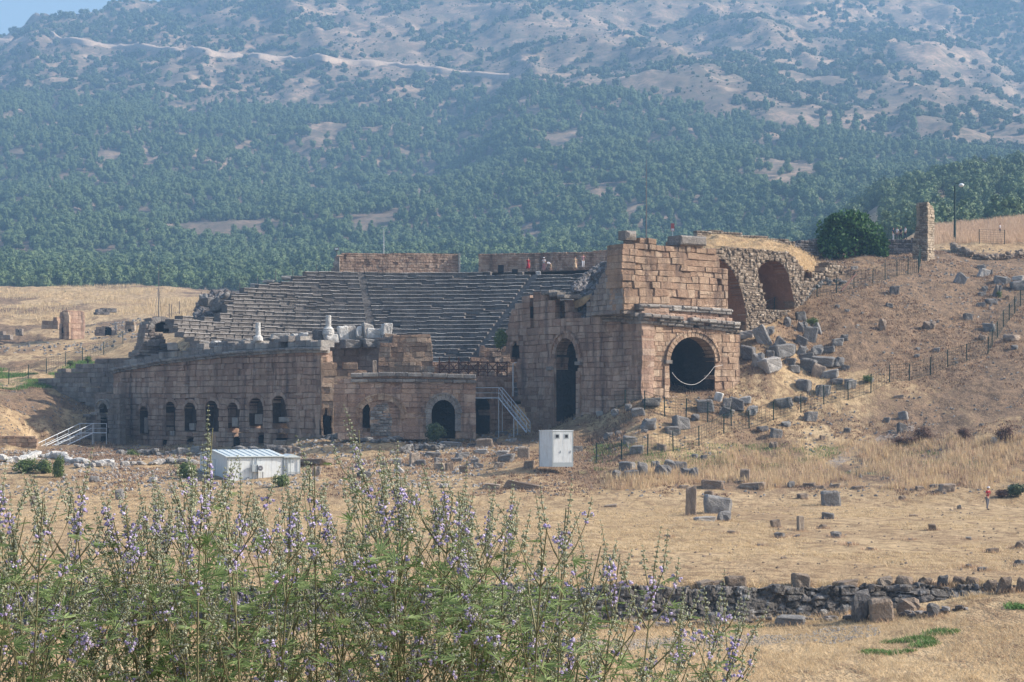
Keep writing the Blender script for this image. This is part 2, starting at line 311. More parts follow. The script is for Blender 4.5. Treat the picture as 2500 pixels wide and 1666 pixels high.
def gz(X, Y, detail=True):
    X = np.asarray(X, float); Y = np.asarray(Y, float)
    u = np.clip(X / Y * FPX + CX, -1500, 3999); D = np.clip(Y, 1.5, 3299)
    fi = (u + 1500) / 10; i = np.clip(fi.astype(int), 0, len(_us) - 2); fi = fi - i
    j = np.clip(np.searchsorted(_Ds, D, side='right') - 1, 0, len(_Ds) - 2); fj = (D - _Ds[j]) / (_Ds[j + 1] - _Ds[j])
    z = (_Z[i, j] * (1 - fi) + _Z[i + 1, j] * fi) * (1 - fj) + (_Z[i, j + 1] * (1 - fi) + _Z[i + 1, j + 1] * fi) * fj
    z = np.where(z > 440, 440 + 40 * np.tanh((z - 440) / 90), z)
    # keep the ground below the seating bowl
    dx = X - CAVC[0]; dy = Y - CAVC[1]; r = np.hypot(dx, dy); th = np.arctan2(dy, dx)
    inside = (r < 43) & (th > math.radians(8)) & (th < math.radians(162)) & (Y > 206)
    z = np.where(inside, np.minimum(z, cav_z(r) - 1.6), z)
    if detail:
        a = np.clip((D - 60) / 60, 0.15, 1) * np.clip((D - 5) / 20, 0, 1)
        slope = np.clip((D - 160) / 30, 0, 1)
        z = z + a * (.16 * fbm(X / 5, Y / 7, 3, 3) + .05 * fbm(X / 1.1, Y / 1.4, 3, 5)) + slope * (.34 * fbm(X / 4.2, Y / 4.2, 4, 9) + .16 * fbm(X / 1.3, Y / 1.6, 3, 10) + .25 * np.abs(fbm(X / 2.6, Y / 5, 3, 11))) * (D < 600)
        lf = np.clip((330 - u) / 120, 0, 1); z = z + lf * (np.clip((D - 195) / 15, 0, 1) * (D < 300) * (.5 * fbm(X / 3.5, Y / 5, 4, 61) + .35 * np.abs(fbm(X / 7, Y / 4, 2, 62))) + np.clip((D - 285) / 30, 0, 1) * (D < 600) * 1.5 * fbm(X / 16, Y / 11, 4, 63))
        f = np.clip((D - 600) / 500, 0, 1)
        rid = 1 - np.abs(fbm(X / 130 + .3 * Y / 200, Y / 260, 4, 31)) * 2
        z = z + f * (D / 1500) * (15 * (rid - .55) + 9 * fbm(X / 60, Y / 60, 5, 33) + 3.2 * fbm(X / 16, Y / 20, 4, 35) + 3 * np.abs(fbm(X / 26, Y / 70, 3, 36))) * np.clip((2800 - D) / 400, 0, 1)
    return z
def yof(X, Y, z): return HZ - z / Y * FPX
def hit(u, y, D0=62, D1=3000):
    """distance at which the line of sight through a photo pixel first meets the ground"""
    D = np.concatenate([np.arange(D0, 300, .25), np.arange(300, 700, 1.5), np.arange(700, 3000, 4.0)]); D = D[(D >= D0) & (D <= D1)]
    X = (u - CX) / FPX * D; yy = yof(X, D, gz(X, D)); k = np.argmax(yy <= y)
    if not (yy <= y).any(): k = len(D) - 1
    return float(D[k])
def on_ground(u, y, D0=77, D1=600):
    D = hit(u, y, D0, D1); X = (u - CX) / FPX * D; return Vector((X, D, float(gz(X, D))))

us = np.concatenate([np.arange(-1480, -60, 40), np.arange(-60, 2560, 7), np.arange(2560, 3990, 40)])
Ds = np.concatenate([np.arange(1.6, 60, 2.2), np.arange(60, 300, .55), np.arange(300, 620, 2.5), np.arange(620, 2740, 8)])
UU, DD = np.meshgrid(us, Ds); XX = (UU - CX) / FPX * DD; ZZ = gz(XX, DD)
nu = len(us); nd = len(Ds); I = np.arange(nu * nd).reshape(nd, nu)
Q = np.stack([I[:-1, :-1], I[:-1, 1:], I[1:, 1:], I[1:, :-1]], -1).reshape(-1, 4)
YP = yof(XX, DD, ZZ)
def sm(x, a, b): t = np.clip((x - a) / (b - a), 0, 1); return t * t * (3 - 2 * t)
# what covers the ground: bare brown soil, green herbs, grey gravel, mountain soil
nz = fbm(XX / 6, DD / 9, 4, 50)
bare = sm(DD, 158, 172) * (1 - sm(DD, 250, 262)) * (.72 + 1.1 * nz) * sm(UU, 1180, 1400)
bare += .9 * sm(UU, 1850, 2100) * (1 - sm(np.abs(YP - 760), 60, 190)) * sm(DD, 190, 205) * (DD < 260)
bare += .5 * sm(DD, 160, 172) * (DD < 205) * (1 - sm(UU, 1200, 1400)) * (.6 + nz)
bare += .95 * (DD > 235) * (DD < 600) * sm(nz + .9 * fbm(XX / 18, DD / 30, 3, 52), -.05, .5) * (UU < 700)
bare += .8 * (UU < 330) * sm(DD, 176, 190) * (1 - sm(DD, 236, 246)) * (.7 + nz)
green = sm(nz + fbm(XX / 3, DD / 5, 3, 54), .25, .7) * .8 * (1 - sm(np.abs(DD - 259), 10, 24)) * (UU < 330)
green += (DD > 166) * (DD < 196) * (UU > 1400) * (YP < 1160) * (YP > 1085) * sm(nz, -.1, .6) * .55
gravel = (np.abs(DD - (69.5 + (UU - 1800) / 500)) < 1.6) * (UU > 1300) * sm(2250 - UU, 0, 250) * sm(nz, -.4, .2)
pathD = np.interp(UU, [1850, 2000, 2200], [170.5, 174.5, 187]); gravel = gravel + (np.abs(DD - pathD) < 1.6) * (UU > 1830) * (UU < 2230) * .9
far = sm(DD, 600, 680)
for a_ in (bare, green, gravel): a_ *= (1 - far)
ground_me = npmesh('ground', np.stack([XX, DD, ZZ], -1).reshape(-1, 3), [Q], [], smooth=True,
                   extra={'bare': np.clip(bare, 0, 1).ravel(), 'green': np.clip(green, 0, 1).ravel(), 'gravel': np.clip(gravel, 0, 1).ravel(), 'far': far.ravel()})
s = NT('ground_cover'); p = s.geo()
str_p = s.scale(p, (1.0, .55, 1.0))
n1 = s.noise(str_p, .22, 6, .62); n2 = s.noise(str_p, 1.3, 5, .7); n3 = s.noise(p, 7, 3, .7)
straw = s.mix(s.ramp(n1, .35, .68), (.48, .33, .175), (.68, .50, .29))
straw = s.mix(s.ramp(s.noise(str_p, .07, 5, .65), .46, .62, 0, .7), straw, (.40, .27, .155))
straw = s.mix(s.ramp(n2, .44, .62, 0, .9), straw, (.24, .15, .08))
straw = s.mix(s.ramp(n3, .5, .75, 0, .5), straw, (.72, .58, .37))
soil = s.mix(s.ramp(n2, .35, .65), (.10, .066, .045), (.32, .21, .13)); soil = s.mix(s.ramp(n3, .5, .7, 0, .7), soil, (.50, .36, .22))
bm_ = s.math('ADD', s.attr('bare'), s.math('MULTIPLY', s.math('SUBTRACT', n2, .5), 1.6))
g = s.mix(s.ramp(bm_, .3, .75), straw, soil)
g = s.mix(s.ramp(s.math('MULTIPLY', s.attr('green'), s.ramp(n2, .3, .6)), .15, .6, 0, .8), g, (.13, .18, .07))
grav = s.mix(s.ramp(s.noise(p, 5, 3, .8), .4, .6), (.26, .23, .21), (.55, .50, .45))
g = s.mix(s.ramp(s.math('MULTIPLY', s.attr('gravel'), s.ramp(n2, .36, .6)), .2, .8, 0, .7), g, grav)
mp = s.scale(p, (1, .55, 2.2)); m1 = s.noise(mp, .012, 6, .65); m2 = s.noise(mp, .05, 5, .7); m3 = s.noise(p, .25, 4, .7)
mt = s.mix(s.ramp(m1, .38, .62), (.22, .15, .105), (.44, .305, .215)); mt = s.mix(s.ramp(m2, .42, .56, 0, .85), mt, (.16, .125, .09))
mt = s.mix(s.ramp(m3, .46, .62, 0, .75), mt, (.10, .10, .065)); mt = s.mix(s.ramp(s.noise(mp, .03, 4, .6), .58, .66, 0, .7), mt, (.47, .34, .235))
g = s.mix(s.attr('far'), g, mt); s.col(g)
h = s.math('ADD', s.math('MULTIPLY', n2, .5), s.math('MULTIPLY', n3, .3)); s.bump(h, 1.0, .8)
ground_me.materials.append(s.m)
tag(mkobj('ground', ground_me), kind='structure')

# unpaved track that crosses the mountain side
tpts = [c(9, *q) for q in [(0, 190), (120, 186), (240, 183), (330, 190), (500, 211), (620, 218), (700, 222), (860, 238), (1060, 254), (1180, 262), (1400, 270), (1550, 278), (1720, 292), (1900, 310), (2050, 330), (2200, 346), (2340, 358)]]
mb = MB(); ring = []
uu = tuu = np.linspace(tpts[0][0], tpts[-1][0], 300); yy = tyy = np.interp(uu, [q[0] for q in tpts], [q[1] for q in tpts]); last = 1950.0; Dl = []
for u, y in zip(uu, yy):
    DD_ = np.arange(last - 60, last + 60, 2.0) if Dl else np.arange(1500, 2300, 2.0); e_ = yof((u - CX) / FPX * DD_, DD_, gz((u - CX) / FPX * DD_, DD_)) - y
    cr_ = np.where(e_[:-1] * e_[1:] <= 0)[0]; last = float(DD_[cr_[np.argmin(np.abs(DD_[cr_] - last))]]) if len(cr_) else float(DD_[np.argmin(np.abs(e_))]); last = min(max(last, 1300), 2280); Dl.append(last)
Dl = np.convolve(np.pad(Dl, 4, mode='edge'), np.ones(9) / 9, 'valid')
zl = np.array([float(gz((u - CX) / FPX * D, D)) for u, D in zip(uu, Dl)]); zl = np.maximum(zl - .5, np.convolve(np.pad(zl, 9, mode='edge'), np.ones(19) / 19, 'valid'))
for kk, (u, D) in enumerate(zip(uu, Dl)):
    wv = 3.2 + 1.2 * vnoise(u / 30, 0, 8); X = (u - CX) / FPX * D; z0_ = float(zl[kk])
    for k_, dz_ in ((-1.6, -4), (-1, .6), (1, .8 + wv * .84), (1.3, wv * .7)): ring.append((X * (D + wv * k_) / D, D + wv * k_, (z0_ + dz_) if k_ != -1.6 else z0_ - 4))
n = len(uu); mb.add(ring, [(4 * i + j_, 4 * i + 4 + j_, 4 * i + 5 + j_, 4 * i + 1 + j_) for i in range(n - 1) for j_ in range(3)])
M['track'] = stone_mat('track_dust', (.38, .285, .21), (.45, .345, .26), (.52, .41, .31), stain=.0)
tag(mb.obj('track', M['track'], smooth=True), kind='structure')
# ---------------------------------------------------------------- masonry
class Plane:
    """a vertical wall plane through two plan points; photo pixels map onto it as (s, z)"""
    def __init__(s, a, b):
        s.a = np.array(a, float); s.b = np.array(b, float); s.t = unit(s.b - s.a); s.L = np.linalg.norm(s.b - s.a)
        n = np.array([s.t[1], -s.t[0]]); s.n = n if n @ (-s.a) > 0 else -n
    @staticmethod
    def px(u0, D0, u1, D1): return Plane(((u0 - CX) / FPX * D0, D0), ((u1 - CX) / FPX * D1, D1))
    def sz(s, u, y):
        k = (u - CX) / FPX; q = (k * s.a[1] - s.a[0]) / (s.t[0] - k * s.t[1]); D = s.a[1] + q * s.t[1]
        return (q, -(y - HZ) / FPX * D)
    def poly(s, pts): return [s.sz(*p) for p in pts]
    def w(s, q, z, d=0.0):
        """world point: along q, height z, d metres proud of the face (towards the camera)"""
        xy = s.a + s.t * q + s.n * d; return (xy[0], xy[1], z)
    def W(s, q, z, d):
        q = np.asarray(q, float); return np.stack([s.a[0] + s.t[0] * q + s.n[0] * d, s.a[1] + s.t[1] * q + s.n[1] * d, np.broadcast_to(z, q.shape)], -1)
def cuts(polys, z):
    xs = []
    for poly in polys:
        for (x0, z0), (x1, z1) in zip(poly, poly[1:] + poly[:1]):
            if (z0 > z) != (z1 > z): xs.append(x0 + (z - z0) / (z1 - z0) * (x1 - x0))
    xs.sort(); return list(zip(xs[::2], xs[1::2]))
def block(mb, pl, q0, q1, z0, z1, d, thick, ch, tint, jit=0.0, m=0):
    """one chamfered block with its face d proud of the plane"""
    j = (lambda: random.uniform(-jit, jit)) if jit else (lambda: 0.0)
    F = [(q0 + ch + abs(j()), z0 + ch + abs(j())), (q1 - ch - abs(j()), z0 + ch + abs(j())), (q1 - ch - abs(j()), z1 - ch - abs(j())), (q0 + ch + abs(j()), z1 - ch - abs(j()))]
    B = [(q0, z0), (q1, z0), (q1, z1), (q0, z1)]
    V = [pl.w(q, z, d + j() * .5) for q, z in F] + [pl.w(q, z, d - ch * 1.2) for q, z in B] + [pl.w(q, z, d - thick) for q, z in B]
    mb.add(V, [(0, 1, 2, 3), (4, 5, 1, 0), (5, 6, 2, 1), (6, 7, 3, 2), (7, 4, 0, 3), (8, 9, 5, 4), (9, 10, 6, 5), (10, 11, 7, 6), (11, 8, 4, 7), (11, 10, 9, 8)], tint=tint, m=m)
def spans(O, H, z, z1):
    """parts of a course that are wall: the outline minus the widest reach of each opening within the course"""
    out = [list(s_) for s_ in cuts([O], (z + z1) / 2)]
    for h in H:
        c_ = [s_ for k in (.04, .35, .65, .96) for s_ in cuts([h], z + (z1 - z) * k)]
        if not c_: continue
        lo = min(s_[0] for s_ in c_); hi = max(s_[1] for s_ in c_); nw_ = []
        for a, b in out:
            if hi <= a or lo >= b: nw_.append([a, b]); continue
            if lo > a: nw_.append([a, lo])
            if hi < b: nw_.append([hi, b])
        out = nw_
    return out
def masonry(pl, outline, openings=(), course=.55, bw=(.7, 1.7), thick=1.2, proud=.05, gap=.012, ch=.022, jit=.012, rag=.0, erode=.09, mb=None, sz=False, tr=(0, 1)):
    mb = mb or MB(); nv0 = len(mb.v); O = outline if sz else pl.poly(outline); H = [o if sz else pl.poly(o) for o in openings]
    zs = [p[1] for p in O]; z = min(zs); top = max(zs)
    while z < top - .08:
        h = course * random.uniform(.7, 1.3); z1 = min(z + h, top); zm = (z + z1) / 2
        for a, b in spans(O, H, z, z1):
            if b - a < .05: continue
            if b - a > .3: block(mb, pl, a + .07, b - .07, z + .03, z1 - .05, -.10, thick - .2, .01, .1)
            x = a
            while x < b - .02:
                w = random.uniform(*bw) * (h / course) ** .5
                if b - (x + w) < bw[0] * .5: w = b - x
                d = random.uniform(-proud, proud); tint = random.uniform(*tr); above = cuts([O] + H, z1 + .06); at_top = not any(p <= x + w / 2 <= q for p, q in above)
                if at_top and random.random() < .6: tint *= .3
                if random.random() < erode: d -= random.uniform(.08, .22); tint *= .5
                hh = z1 - (random.uniform(0, rag) if at_top and rag else 0)
                if random.random() < .08 and h > .4 and w > 1:    # a block split in two beds
                    zm2 = (z + hh) / 2; block(mb, pl, x + gap, x + w - gap, z + gap, zm2 - gap, d, thick, ch, tint, jit); block(mb, pl, x + gap, x + w - gap, zm2 + gap, hh - gap, d + .02, thick, ch, random.uniform(*tr), jit)
                elif hh - z > .12: block(mb, pl, x + gap, x + w - gap, z + gap, hh - gap, d, thick, ch, tint, jit)
                x += w
        z = z1
    if len(mb.v) > nv0:      # courses sag and faces weather a little
        ln = [len(v) for v in mb.v[nv0:]]; V = np.concatenate(mb.v[nv0:]); q = (V[:, :2] - pl.a) @ pl.t; zz = V[:, 2]; am = min(.11, course * .2)
        am = am * (1.6 if erode > .15 else 1); dq = am * fbm(q / 1.9, zz / 1.1, 3, 71); dz = am * fbm(q / 2.6 + 9, zz / 1.3, 3, 72); dn = am * 1.1 * fbm(q / 1.5, zz / 1.2, 3, 73) - am * 2.2 * np.clip(fbm(q / 2.8, zz / 2.2, 3, 74) - .22, 0, 1)
        V = V + np.concatenate([pl.t * 1.0, [0]]) * dq[:, None] + np.array([0, 0, 1.0]) * dz[:, None] + np.concatenate([pl.n * 1.0, [0]]) * dn[:, None]
        mb.v[nv0:] = [V]
    return mb
def archpoly(u0, u1, ytop, yspr, ybot, n=14):
    cxm = (u0 + u1) / 2; r = (u1 - u0) / 2
    P_ = [(u0, ybot)]
    for i in range(n + 1):
        a = math.pi * (1 - i / n); P_.append((cxm + r * math.cos(a), yspr - (yspr - ytop) * math.sin(a)))
    return P_ + [(u1, ybot)]
def voussoirs(pl, u0, u1, ytop, yspr, wid, n=13, proud=.1, thick=.8, legs=0.0, mb=None, out=.12):
    """ring of wedge stones round an arch, with an outer moulding strip"""
    mb = mb or MB(); q0, z0 = pl.sz(u0, yspr); q1, z1 = pl.sz(u1, yspr); qm = (q0 + q1) / 2; r = abs(q1 - q0) / 2
    zt = pl.sz((u0 + u1) / 2, ytop)[1]; zs = (z0 + z1) / 2; rh = zt - zs
    def pt(a, e): return (qm + (r + e) * math.cos(a), zs + (rh + e) * math.sin(a))
    def wedge(a0, a1, e0, e1, pr, tint):
        g = .012; P4 = [pt(a0 + g, e0), pt(a0 + g, e1), pt(a1 - g, e1), pt(a1 - g, e0)]
        V = [pl.w(q, z, pr) for q, z in P4] + [pl.w(q, z, pr - thick) for q, z in P4]
        mb.add(V, [(3, 2, 1, 0), (4, 5, 6, 7), (0, 1, 5, 4), (1, 2, 6, 5), (2, 3, 7, 6), (3, 0, 4, 7)], tint=tint)
    for i in range(n):
        a0, a1 = math.pi * i / n, math.pi * (i + 1) / n
        wedge(a0, a1, 0, wid, proud + random.uniform(-.02, .02), random.random())
        if out: wedge(a0, a1, wid - .005, wid + out, proud + .12, random.random())
    if legs:
        for sgn in (-1, 1):
            z = zs
            while z > zs - legs:
                h = random.uniform(.45, .6); x0 = qm + sgn * r; x1 = qm + sgn * (r + wid)
                block(mb, pl, min(x0, x1), max(x0, x1), z - h + .01, z - .01, proud, thick, .02, random.random()); z -= h
    return mb
def course_band(pl, line_px, h, proud, thick, bw=(.8, 1.7), gap=.015, rag=0, ch=.05, miss=0, mb=None, lift=0, tr=(0, 1)):
    """blocks laid along a line: cornices, copings, ledges"""
    mb = mb or MB(); L = sorted(pl.sz(*p) for p in line_px); x = L[0][0]; end = L[-1][0]
    qs = [p[0] for p in L]; zs = [p[1] for p in L]
    while x < end - .05:
        w = min(random.uniform(*bw), end - x); z = np.interp(x + w / 2, qs, zs) + lift; hh = h * random.uniform(1 - rag, 1 + rag)
        if random.random() >= miss: block(mb, pl, x + gap, x + w - gap, z, z + hh, proud + random.uniform(-.07, .07), thick, ch, random.uniform(*tr), jit=.03)
        x += w
    return mb
def vault(pl, arch_px, depth, mb, tint=.3, back=True, bottom=None):
    """barrel passage behind an arch"""
    A = pl.poly(arch_px); n = len(A); off = .06
    V = [pl.w(q, z, -off) for q, z in A] + [pl.w(q, z, -depth) for q, z in A]
    mb.add(V, [(i, i + 1, n + i + 1, n + i) for i in range(n - 1)], tint=tint)
    if back:
        V = [pl.w(q, z, -depth) for q, z in A]; qm = sum(p[0] for p in A) / n; z0 = min(p[1] for p in A); V.append(pl.w(qm, z0, -depth))
        mb.add(V, T=[(i, i + 1, n) for i in range(n - 1)], tint=tint)
    return mb
M['recess'] = stone_mat('shadowed_recess_stone', (.08, .055, .042), (.12, .085, .065), (.16, .115, .09), stain=.6)  # shade inside the niches is put into the stone colour
M['passage'] = stone_mat('shade_dark_passage', (.055, .045, .04), (.075, .06, .05), (.10, .08, .07), stain=.5)  # no soot: the shade inside passages and doorways is put into this dark colour

# ---------------------------------------------------------------- seating bowl
bowl = thing('seating_bowl', 'curved stone seating tiers of the ancient theatre, rows of pale lipped benches facing the stage', 'theatre seating', loc=(0, 250, 12))
bowl_off = Vector((0, -250, -12))
def child(o, par):
    o.parent = par; o.matrix_parent_inverse = par.matrix_basis.inverted(); return o
def adopt(mb, name, mats, par, smooth=False): return child(mb.obj(name, mats, smooth=smooth), par)
def cavtop(u): return np.interp(u, [380, 415, 416, 470, 545, 546, 560, 570, 599, 612, 640, 645, 681, 716, 723, 742, 806, 1400, 1520], [900, 790, 776, 774, 776, 732, 722, 713, 710, 702, 694, 688, 683, 680, 670, 663, 663, 663, 663])
NR = 32; r0, r1 = 12.0, 40.0; dr = (r1 - r0) / NR
stairs_th = [math.radians(x) for x in (99.5, 67.6)]
ris = MB(); lip = MB(); flight = [MB() for _ in stairs_th]
for k in range(NR):
    ra = r0 + k * dr; za = float(cav_z(ra)); zb = float(cav_z(ra + dr)); hgt = zb - za
    th = math.radians(10); 
    while th < math.radians(160) and not (k > 99):
        ln = random.uniform(.9, 1.9) / ra; t1 = th + ln
        for st in stairs_th:
            if th < st - .45 / ra < t1: t1 = st - .45 / ra
        onst = next((i for i, st in enumerate(stairs_th) if abs((th + .001) - (st - .45 / ra)) < .012 or (st - .45 / ra - 1e-4 <= th < st + .44 / ra)), None)
        if onst is not None: t1 = stairs_th[onst] + .45 / ra
        tm = (th + t1) / 2; cx_, cy_ = CAVC + ra * np.array([math.cos(tm), math.sin(tm)]); u = cx_ / cy_ * FPX + CX; y = HZ - zb / cy_ * FPX
        lim = float(cavtop(u)) + random.uniform(-3, 5) - 1
        if y < lim or (u < 590 and tm < math.radians(120)) or t1 - th < 1e-4:
            th = max(t1, th + .004); continue
        def ring(rr, z, n=3): return [(CAVC[0] + rr * math.cos(a), CAVC[1] + rr * math.sin(a), z) for a in np.linspace(th + .004 / ra, t1 - .012 / ra, n)]
        if onst is None:
            e = random.uniform(-.05, .05); dz = random.uniform(-.045, .03) + .10 * float(fbm(u / 35, k * .7, 3, 4)); worn = random.random() < .10 + .22 * (u < 800) * (k > 20); tt = random.random()
            lipd = random.uniform(.03, .095)
            if worn: dz -= random.uniform(.08, .25); tt = 0; lipd = .06
            A = ring(ra + .10 + e, za - .12); B = ring(ra + .05 + e, zb - .15 + dz); Cc = ring(ra - .07 + e, zb - .09 + dz); D_ = ring(ra - .07 + e, zb - .09 + lipd * .5 + dz); E = ring(ra + .06 + e, zb + dz); F = ring(ra + dr + .25, zb + dz)
            def strip(mb, L1, L2, tint):
                n = len(L1); mb.add(L1 + L2, [(i + 1, i, n + i, n + i + 1) for i in range(n - 1)], tint=tint)
            strip(ris, A, B, tt); strip(ris, B, Cc, tt); strip(lip if not worn else ris, Cc, D_, random.random()); strip(lip if not worn else ris, D_, E, random.random()); strip(ris, E, F, random.random())
            for L1, L2 in ((A, B), (E, F)): pass
            mb = ris; s0 = [A[0], B[0], Cc[0], D_[0], E[0], F[0], ring(ra + dr + .25, za - .12)[0]]; s1 = [A[-1], B[-1], Cc[-1], D_[-1], E[-1], F[-1], ring(ra + dr + .25, za - .12)[-1]]
            for S, o in ((s0, 1), (s1, -1)):
                T = [(0, i, i + 1) if o > 0 else (0, i + 1, i) for i in range(1, 6)]; mb.add(S, T=T, tint=.2)
        else:
            mb = flight[onst]
            for h_ in range(2):
                z_0 = za + hgt / 2 * h_; z_1 = za + hgt / 2 * (h_ + 1); rr = ra + dr / 2 * h_ + random.uniform(-.04, .04)
                A = ring(rr, za - .1, 2); B = ring(rr, z_1, 2); E = ring(ra + dr + .2, z_1, 2)
                mb.add(A + B + E, [(1, 0, 2, 3), (3, 2, 4, 5)], tint=random.random())
        th = t1
adopt(ris, 'bench_rows', M['seat'], bowl); adopt(lip, 'bench_lips', M['seat_lip'], bowl)
for f in flight:
    if f.v: adopt(f, 'stair_flight', M['seat'], bowl)
# earth and rubble body below the benches so no sky shows through gaps
mb = MB(); ths = np.linspace(math.radians(10), math.radians(160), 90); rs = np.linspace(11.5, 40.5, 40)
TH, RS = np.meshgrid(ths, rs); XX_ = CAVC[0] + RS * np.cos(TH); YY_ = CAVC[1] + RS * np.sin(TH); UU_ = XX_ / YY_ * FPX + CX
ZC = cav_z(RS) - .55; ZL = -(cavtop(UU_) + 8 - HZ) / FPX * YY_; ZC = np.minimum(ZC, ZL) + .25 * fbm(XX_, YY_, 3, 2) * (ZL < cav_z(RS))
I = np.arange(TH.size).reshape(TH.shape); Qc = np.stack([I[:-1, 1:], I[:-1, :-1], I[1:, :-1], I[1:, 1:]], -1).reshape(-1, 4); Qc = Qc[(UU_.ravel()[Qc] > 425).all(1)]
mb.add(np.stack([XX_, YY_, ZC], -1).reshape(-1, 3), Qc, tint=.3)
adopt(mb, 'rubble_core', M['rubble'], bowl, True)
# top walkway
mb = MB(); ths = np.linspace(math.radians(38), math.radians(104), 80); V = []
for a in ths:
    for rr, dz in ((39.9, -.02), (46, 0.05)): V.append((CAVC[0] + rr * math.cos(a), CAVC[1] + rr * math.sin(a), 15.78 + dz))
mb.add(V, [(2 * i + 2, 2 * i, 2 * i + 1, 2 * i + 3) for i in range(79)], tint=.5); adopt(mb, 'top_walkway', M['seat_lip'], bowl)

# parapet walls behind the top row
def simple_wall(name, label, cat, pl, outline, mat, group=None, openings=(), **kw):
    x, y, _ = pl.w(pl.sz(*outline[0])[0], 0); z = min(pl.sz(*p)[1] for p in outline)
    t = thing(name, label, cat, group, (x, y, z)); adopt(masonry(pl, outline, openings, **kw), 'masonry', mat, t); return t
pl = Plane.px(822, 253, 1120, 256)
w1 = simple_wall('parapet_wall', 'long brown parapet wall behind the top seats, left of the gap onto the forest', 'wall', pl, [(822, 672), (824, 640), (822, 622), (838, 618), (1000, 617), (1120, 619), (1120, 672)], M['ashlar'], course=.28, bw=(.25, .6), thick=1.0, proud=.03, rag=.1)
pl2 = Plane(pl.w(0, 0, 0)[:2], (pl.w(0, 0, 0)[0] - 1.2, pl.w(0, 0, 0)[1] + 3)); 
pe = Plane(((1121 - CX) / FPX * 256, 256), ((1121 - CX) / FPX * 256 + .1, 257.2))
mb = MB(); z0 = P(1120, 668, 256)[2]; z1 = P(1120, 619, 256)[2]; qx = P(1120, 0, 255.6)
for k in range(5): mb.box(qx[0] - .02, qx[0] + .16, 255.55, 256.4, z0 + (z1 - z0) * k / 5 + .01, z0 + (z1 - z0) * (k + 1) / 5 - .01, tint=.9)
adopt(mb, 'end_stones', M['pale_rock'], w1)
mb = MB()
for k, (w_, y0, y1) in enumerate([(14, 672, 655), (9, 655, 640), (6, 640, 628)]):
    a, b = P(823 - w_, y0, 252.6), P(823, y1, 252.6); mb.box(a[0], b[0] + .3, 252.4, 253.6, a[2], b[2], tint=.2 * k)
adopt(mb, 'buttress', M['cornice'], w1)
pl = Plane.px(1168, 256, 1510, 252)
simple_wall('parapet_wall', 'long brown parapet wall behind the tourists, right of the gap onto the forest', 'wall', pl, [(1168, 672), (1168, 620), (1300, 618), (1420, 616), (1460, 611), (1512, 610), (1512, 675)], M['ashlar'], course=.28, bw=(.25, .6), thick=1.0, proud=.03, rag=.1)

# ---------------------------------------------------------------- stage front (left)
PA = Plane.px(275, 233, 783, 199.5)
fac = thing('stage_front_wall', 'tall brown ashlar stage wall with a row of seven arched niches behind the white cabin', 'ruined wall', loc=PA.w(20, -4.6))
wins = [(351, 992, 1059, 21), (416, 981, 1055, 23), (464, 983, 1052, 28), (517, 978, 1054, 31), (569, 983, 1046, 27), (625, 971, 1040, 35), (681, 966, 1034, 33)]
ops = [archpoly(u - w / 2, u + w / 2, a, a + w * .62, b, 8) for u, a, b, w in wins]
low = [(402, 1074, 1094, 11), (463, 1071, 1094, 17), (576, 1066, 1094, 15), (637, 1062, 1094, 15)]
ops += [archpoly(u - w / 2, u + w / 2, a, a + w * .5, b, 6) for u, a, b, w in low]
ops.append([(673, 1093), (673, 1070), (698, 1070), (698, 1093)])
out = [(276, 1098), (275, 908), (400, 884), (580, 864), (728, 856), (783, 856), (783, 1098)]
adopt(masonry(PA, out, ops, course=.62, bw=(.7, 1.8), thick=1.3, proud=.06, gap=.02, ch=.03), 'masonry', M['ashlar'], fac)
for (u, a, b, w) in wins:
    adopt(voussoirs(PA, u - w / 2, u + w / 2, a, a + w * .62, .42, n=7, proud=.07, thick=1.2, out=0), 'niche_arch', M['ashlar'], fac)
for i, o in enumerate(ops):
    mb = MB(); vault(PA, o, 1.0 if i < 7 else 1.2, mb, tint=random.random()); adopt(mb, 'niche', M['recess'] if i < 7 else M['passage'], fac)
for u, y0, y1, w, k in [(469, 1034, 1050, 12, .9), (574, 1020, 1042, 14, .95), (694, 1019, 1030, 26, 1.), (420, 1053, 1064, 10, 1.), (632, 1012, 1036, 18, .5), (357, 1020, 1057, 8, .4)]:
    mb = MB(); q0, z0 = PA.sz(u - w / 2, y1); q1, z1 = PA.sz(u + w / 2, y0); block(mb, PA, q0, q1, z0, z1, .06, .9, .03, k); adopt(mb, 'infill_block', M['ashlar_grey'], fac)
mb = course_band(PA, [(272, 908), (400, 884), (580, 864), (728, 856), (790, 856)], .32, .42, 1.2, ch=.07); course_band(PA, [(272, 908), (400, 884), (580, 864), (728, 856), (786, 856)], .26, .22, 1.1, mb=mb, lift=-.24)
adopt(mb, 'cornice', M['cornice'], fac)
mb = course_band(PA, [(300, 903), (400, 884), (580, 864), (728, 856), (783, 856)], .62, .0, 1.6, rag=.22, mb=None, lift=.34, bw=(.7, 1.9), miss=.04); course_band(PA, [(420, 881), (580, 864), (728, 856)], .45, -.25, 1.4, rag=.35, mb=mb, lift=.95, bw=(.6, 1.6), miss=.25)
adopt(mb, 'parapet_course', M['cornice'], fac)
# projecting pilasters
mb = MB()
for u0, u1, yt in [(722, 734, 862), (276, 296, 912), (770, 783, 862)]:
    masonry(PA, [(u0, 1097), (u0, yt), (u1, yt), (u1, 1097)], course=.62, bw=(1.0, 1.4), thick=1.0, proud=.03, mb=mb)
V = mb; adopt(mb, 'pilaster', M['ashlar'], fac)
for v in fac.children: pass

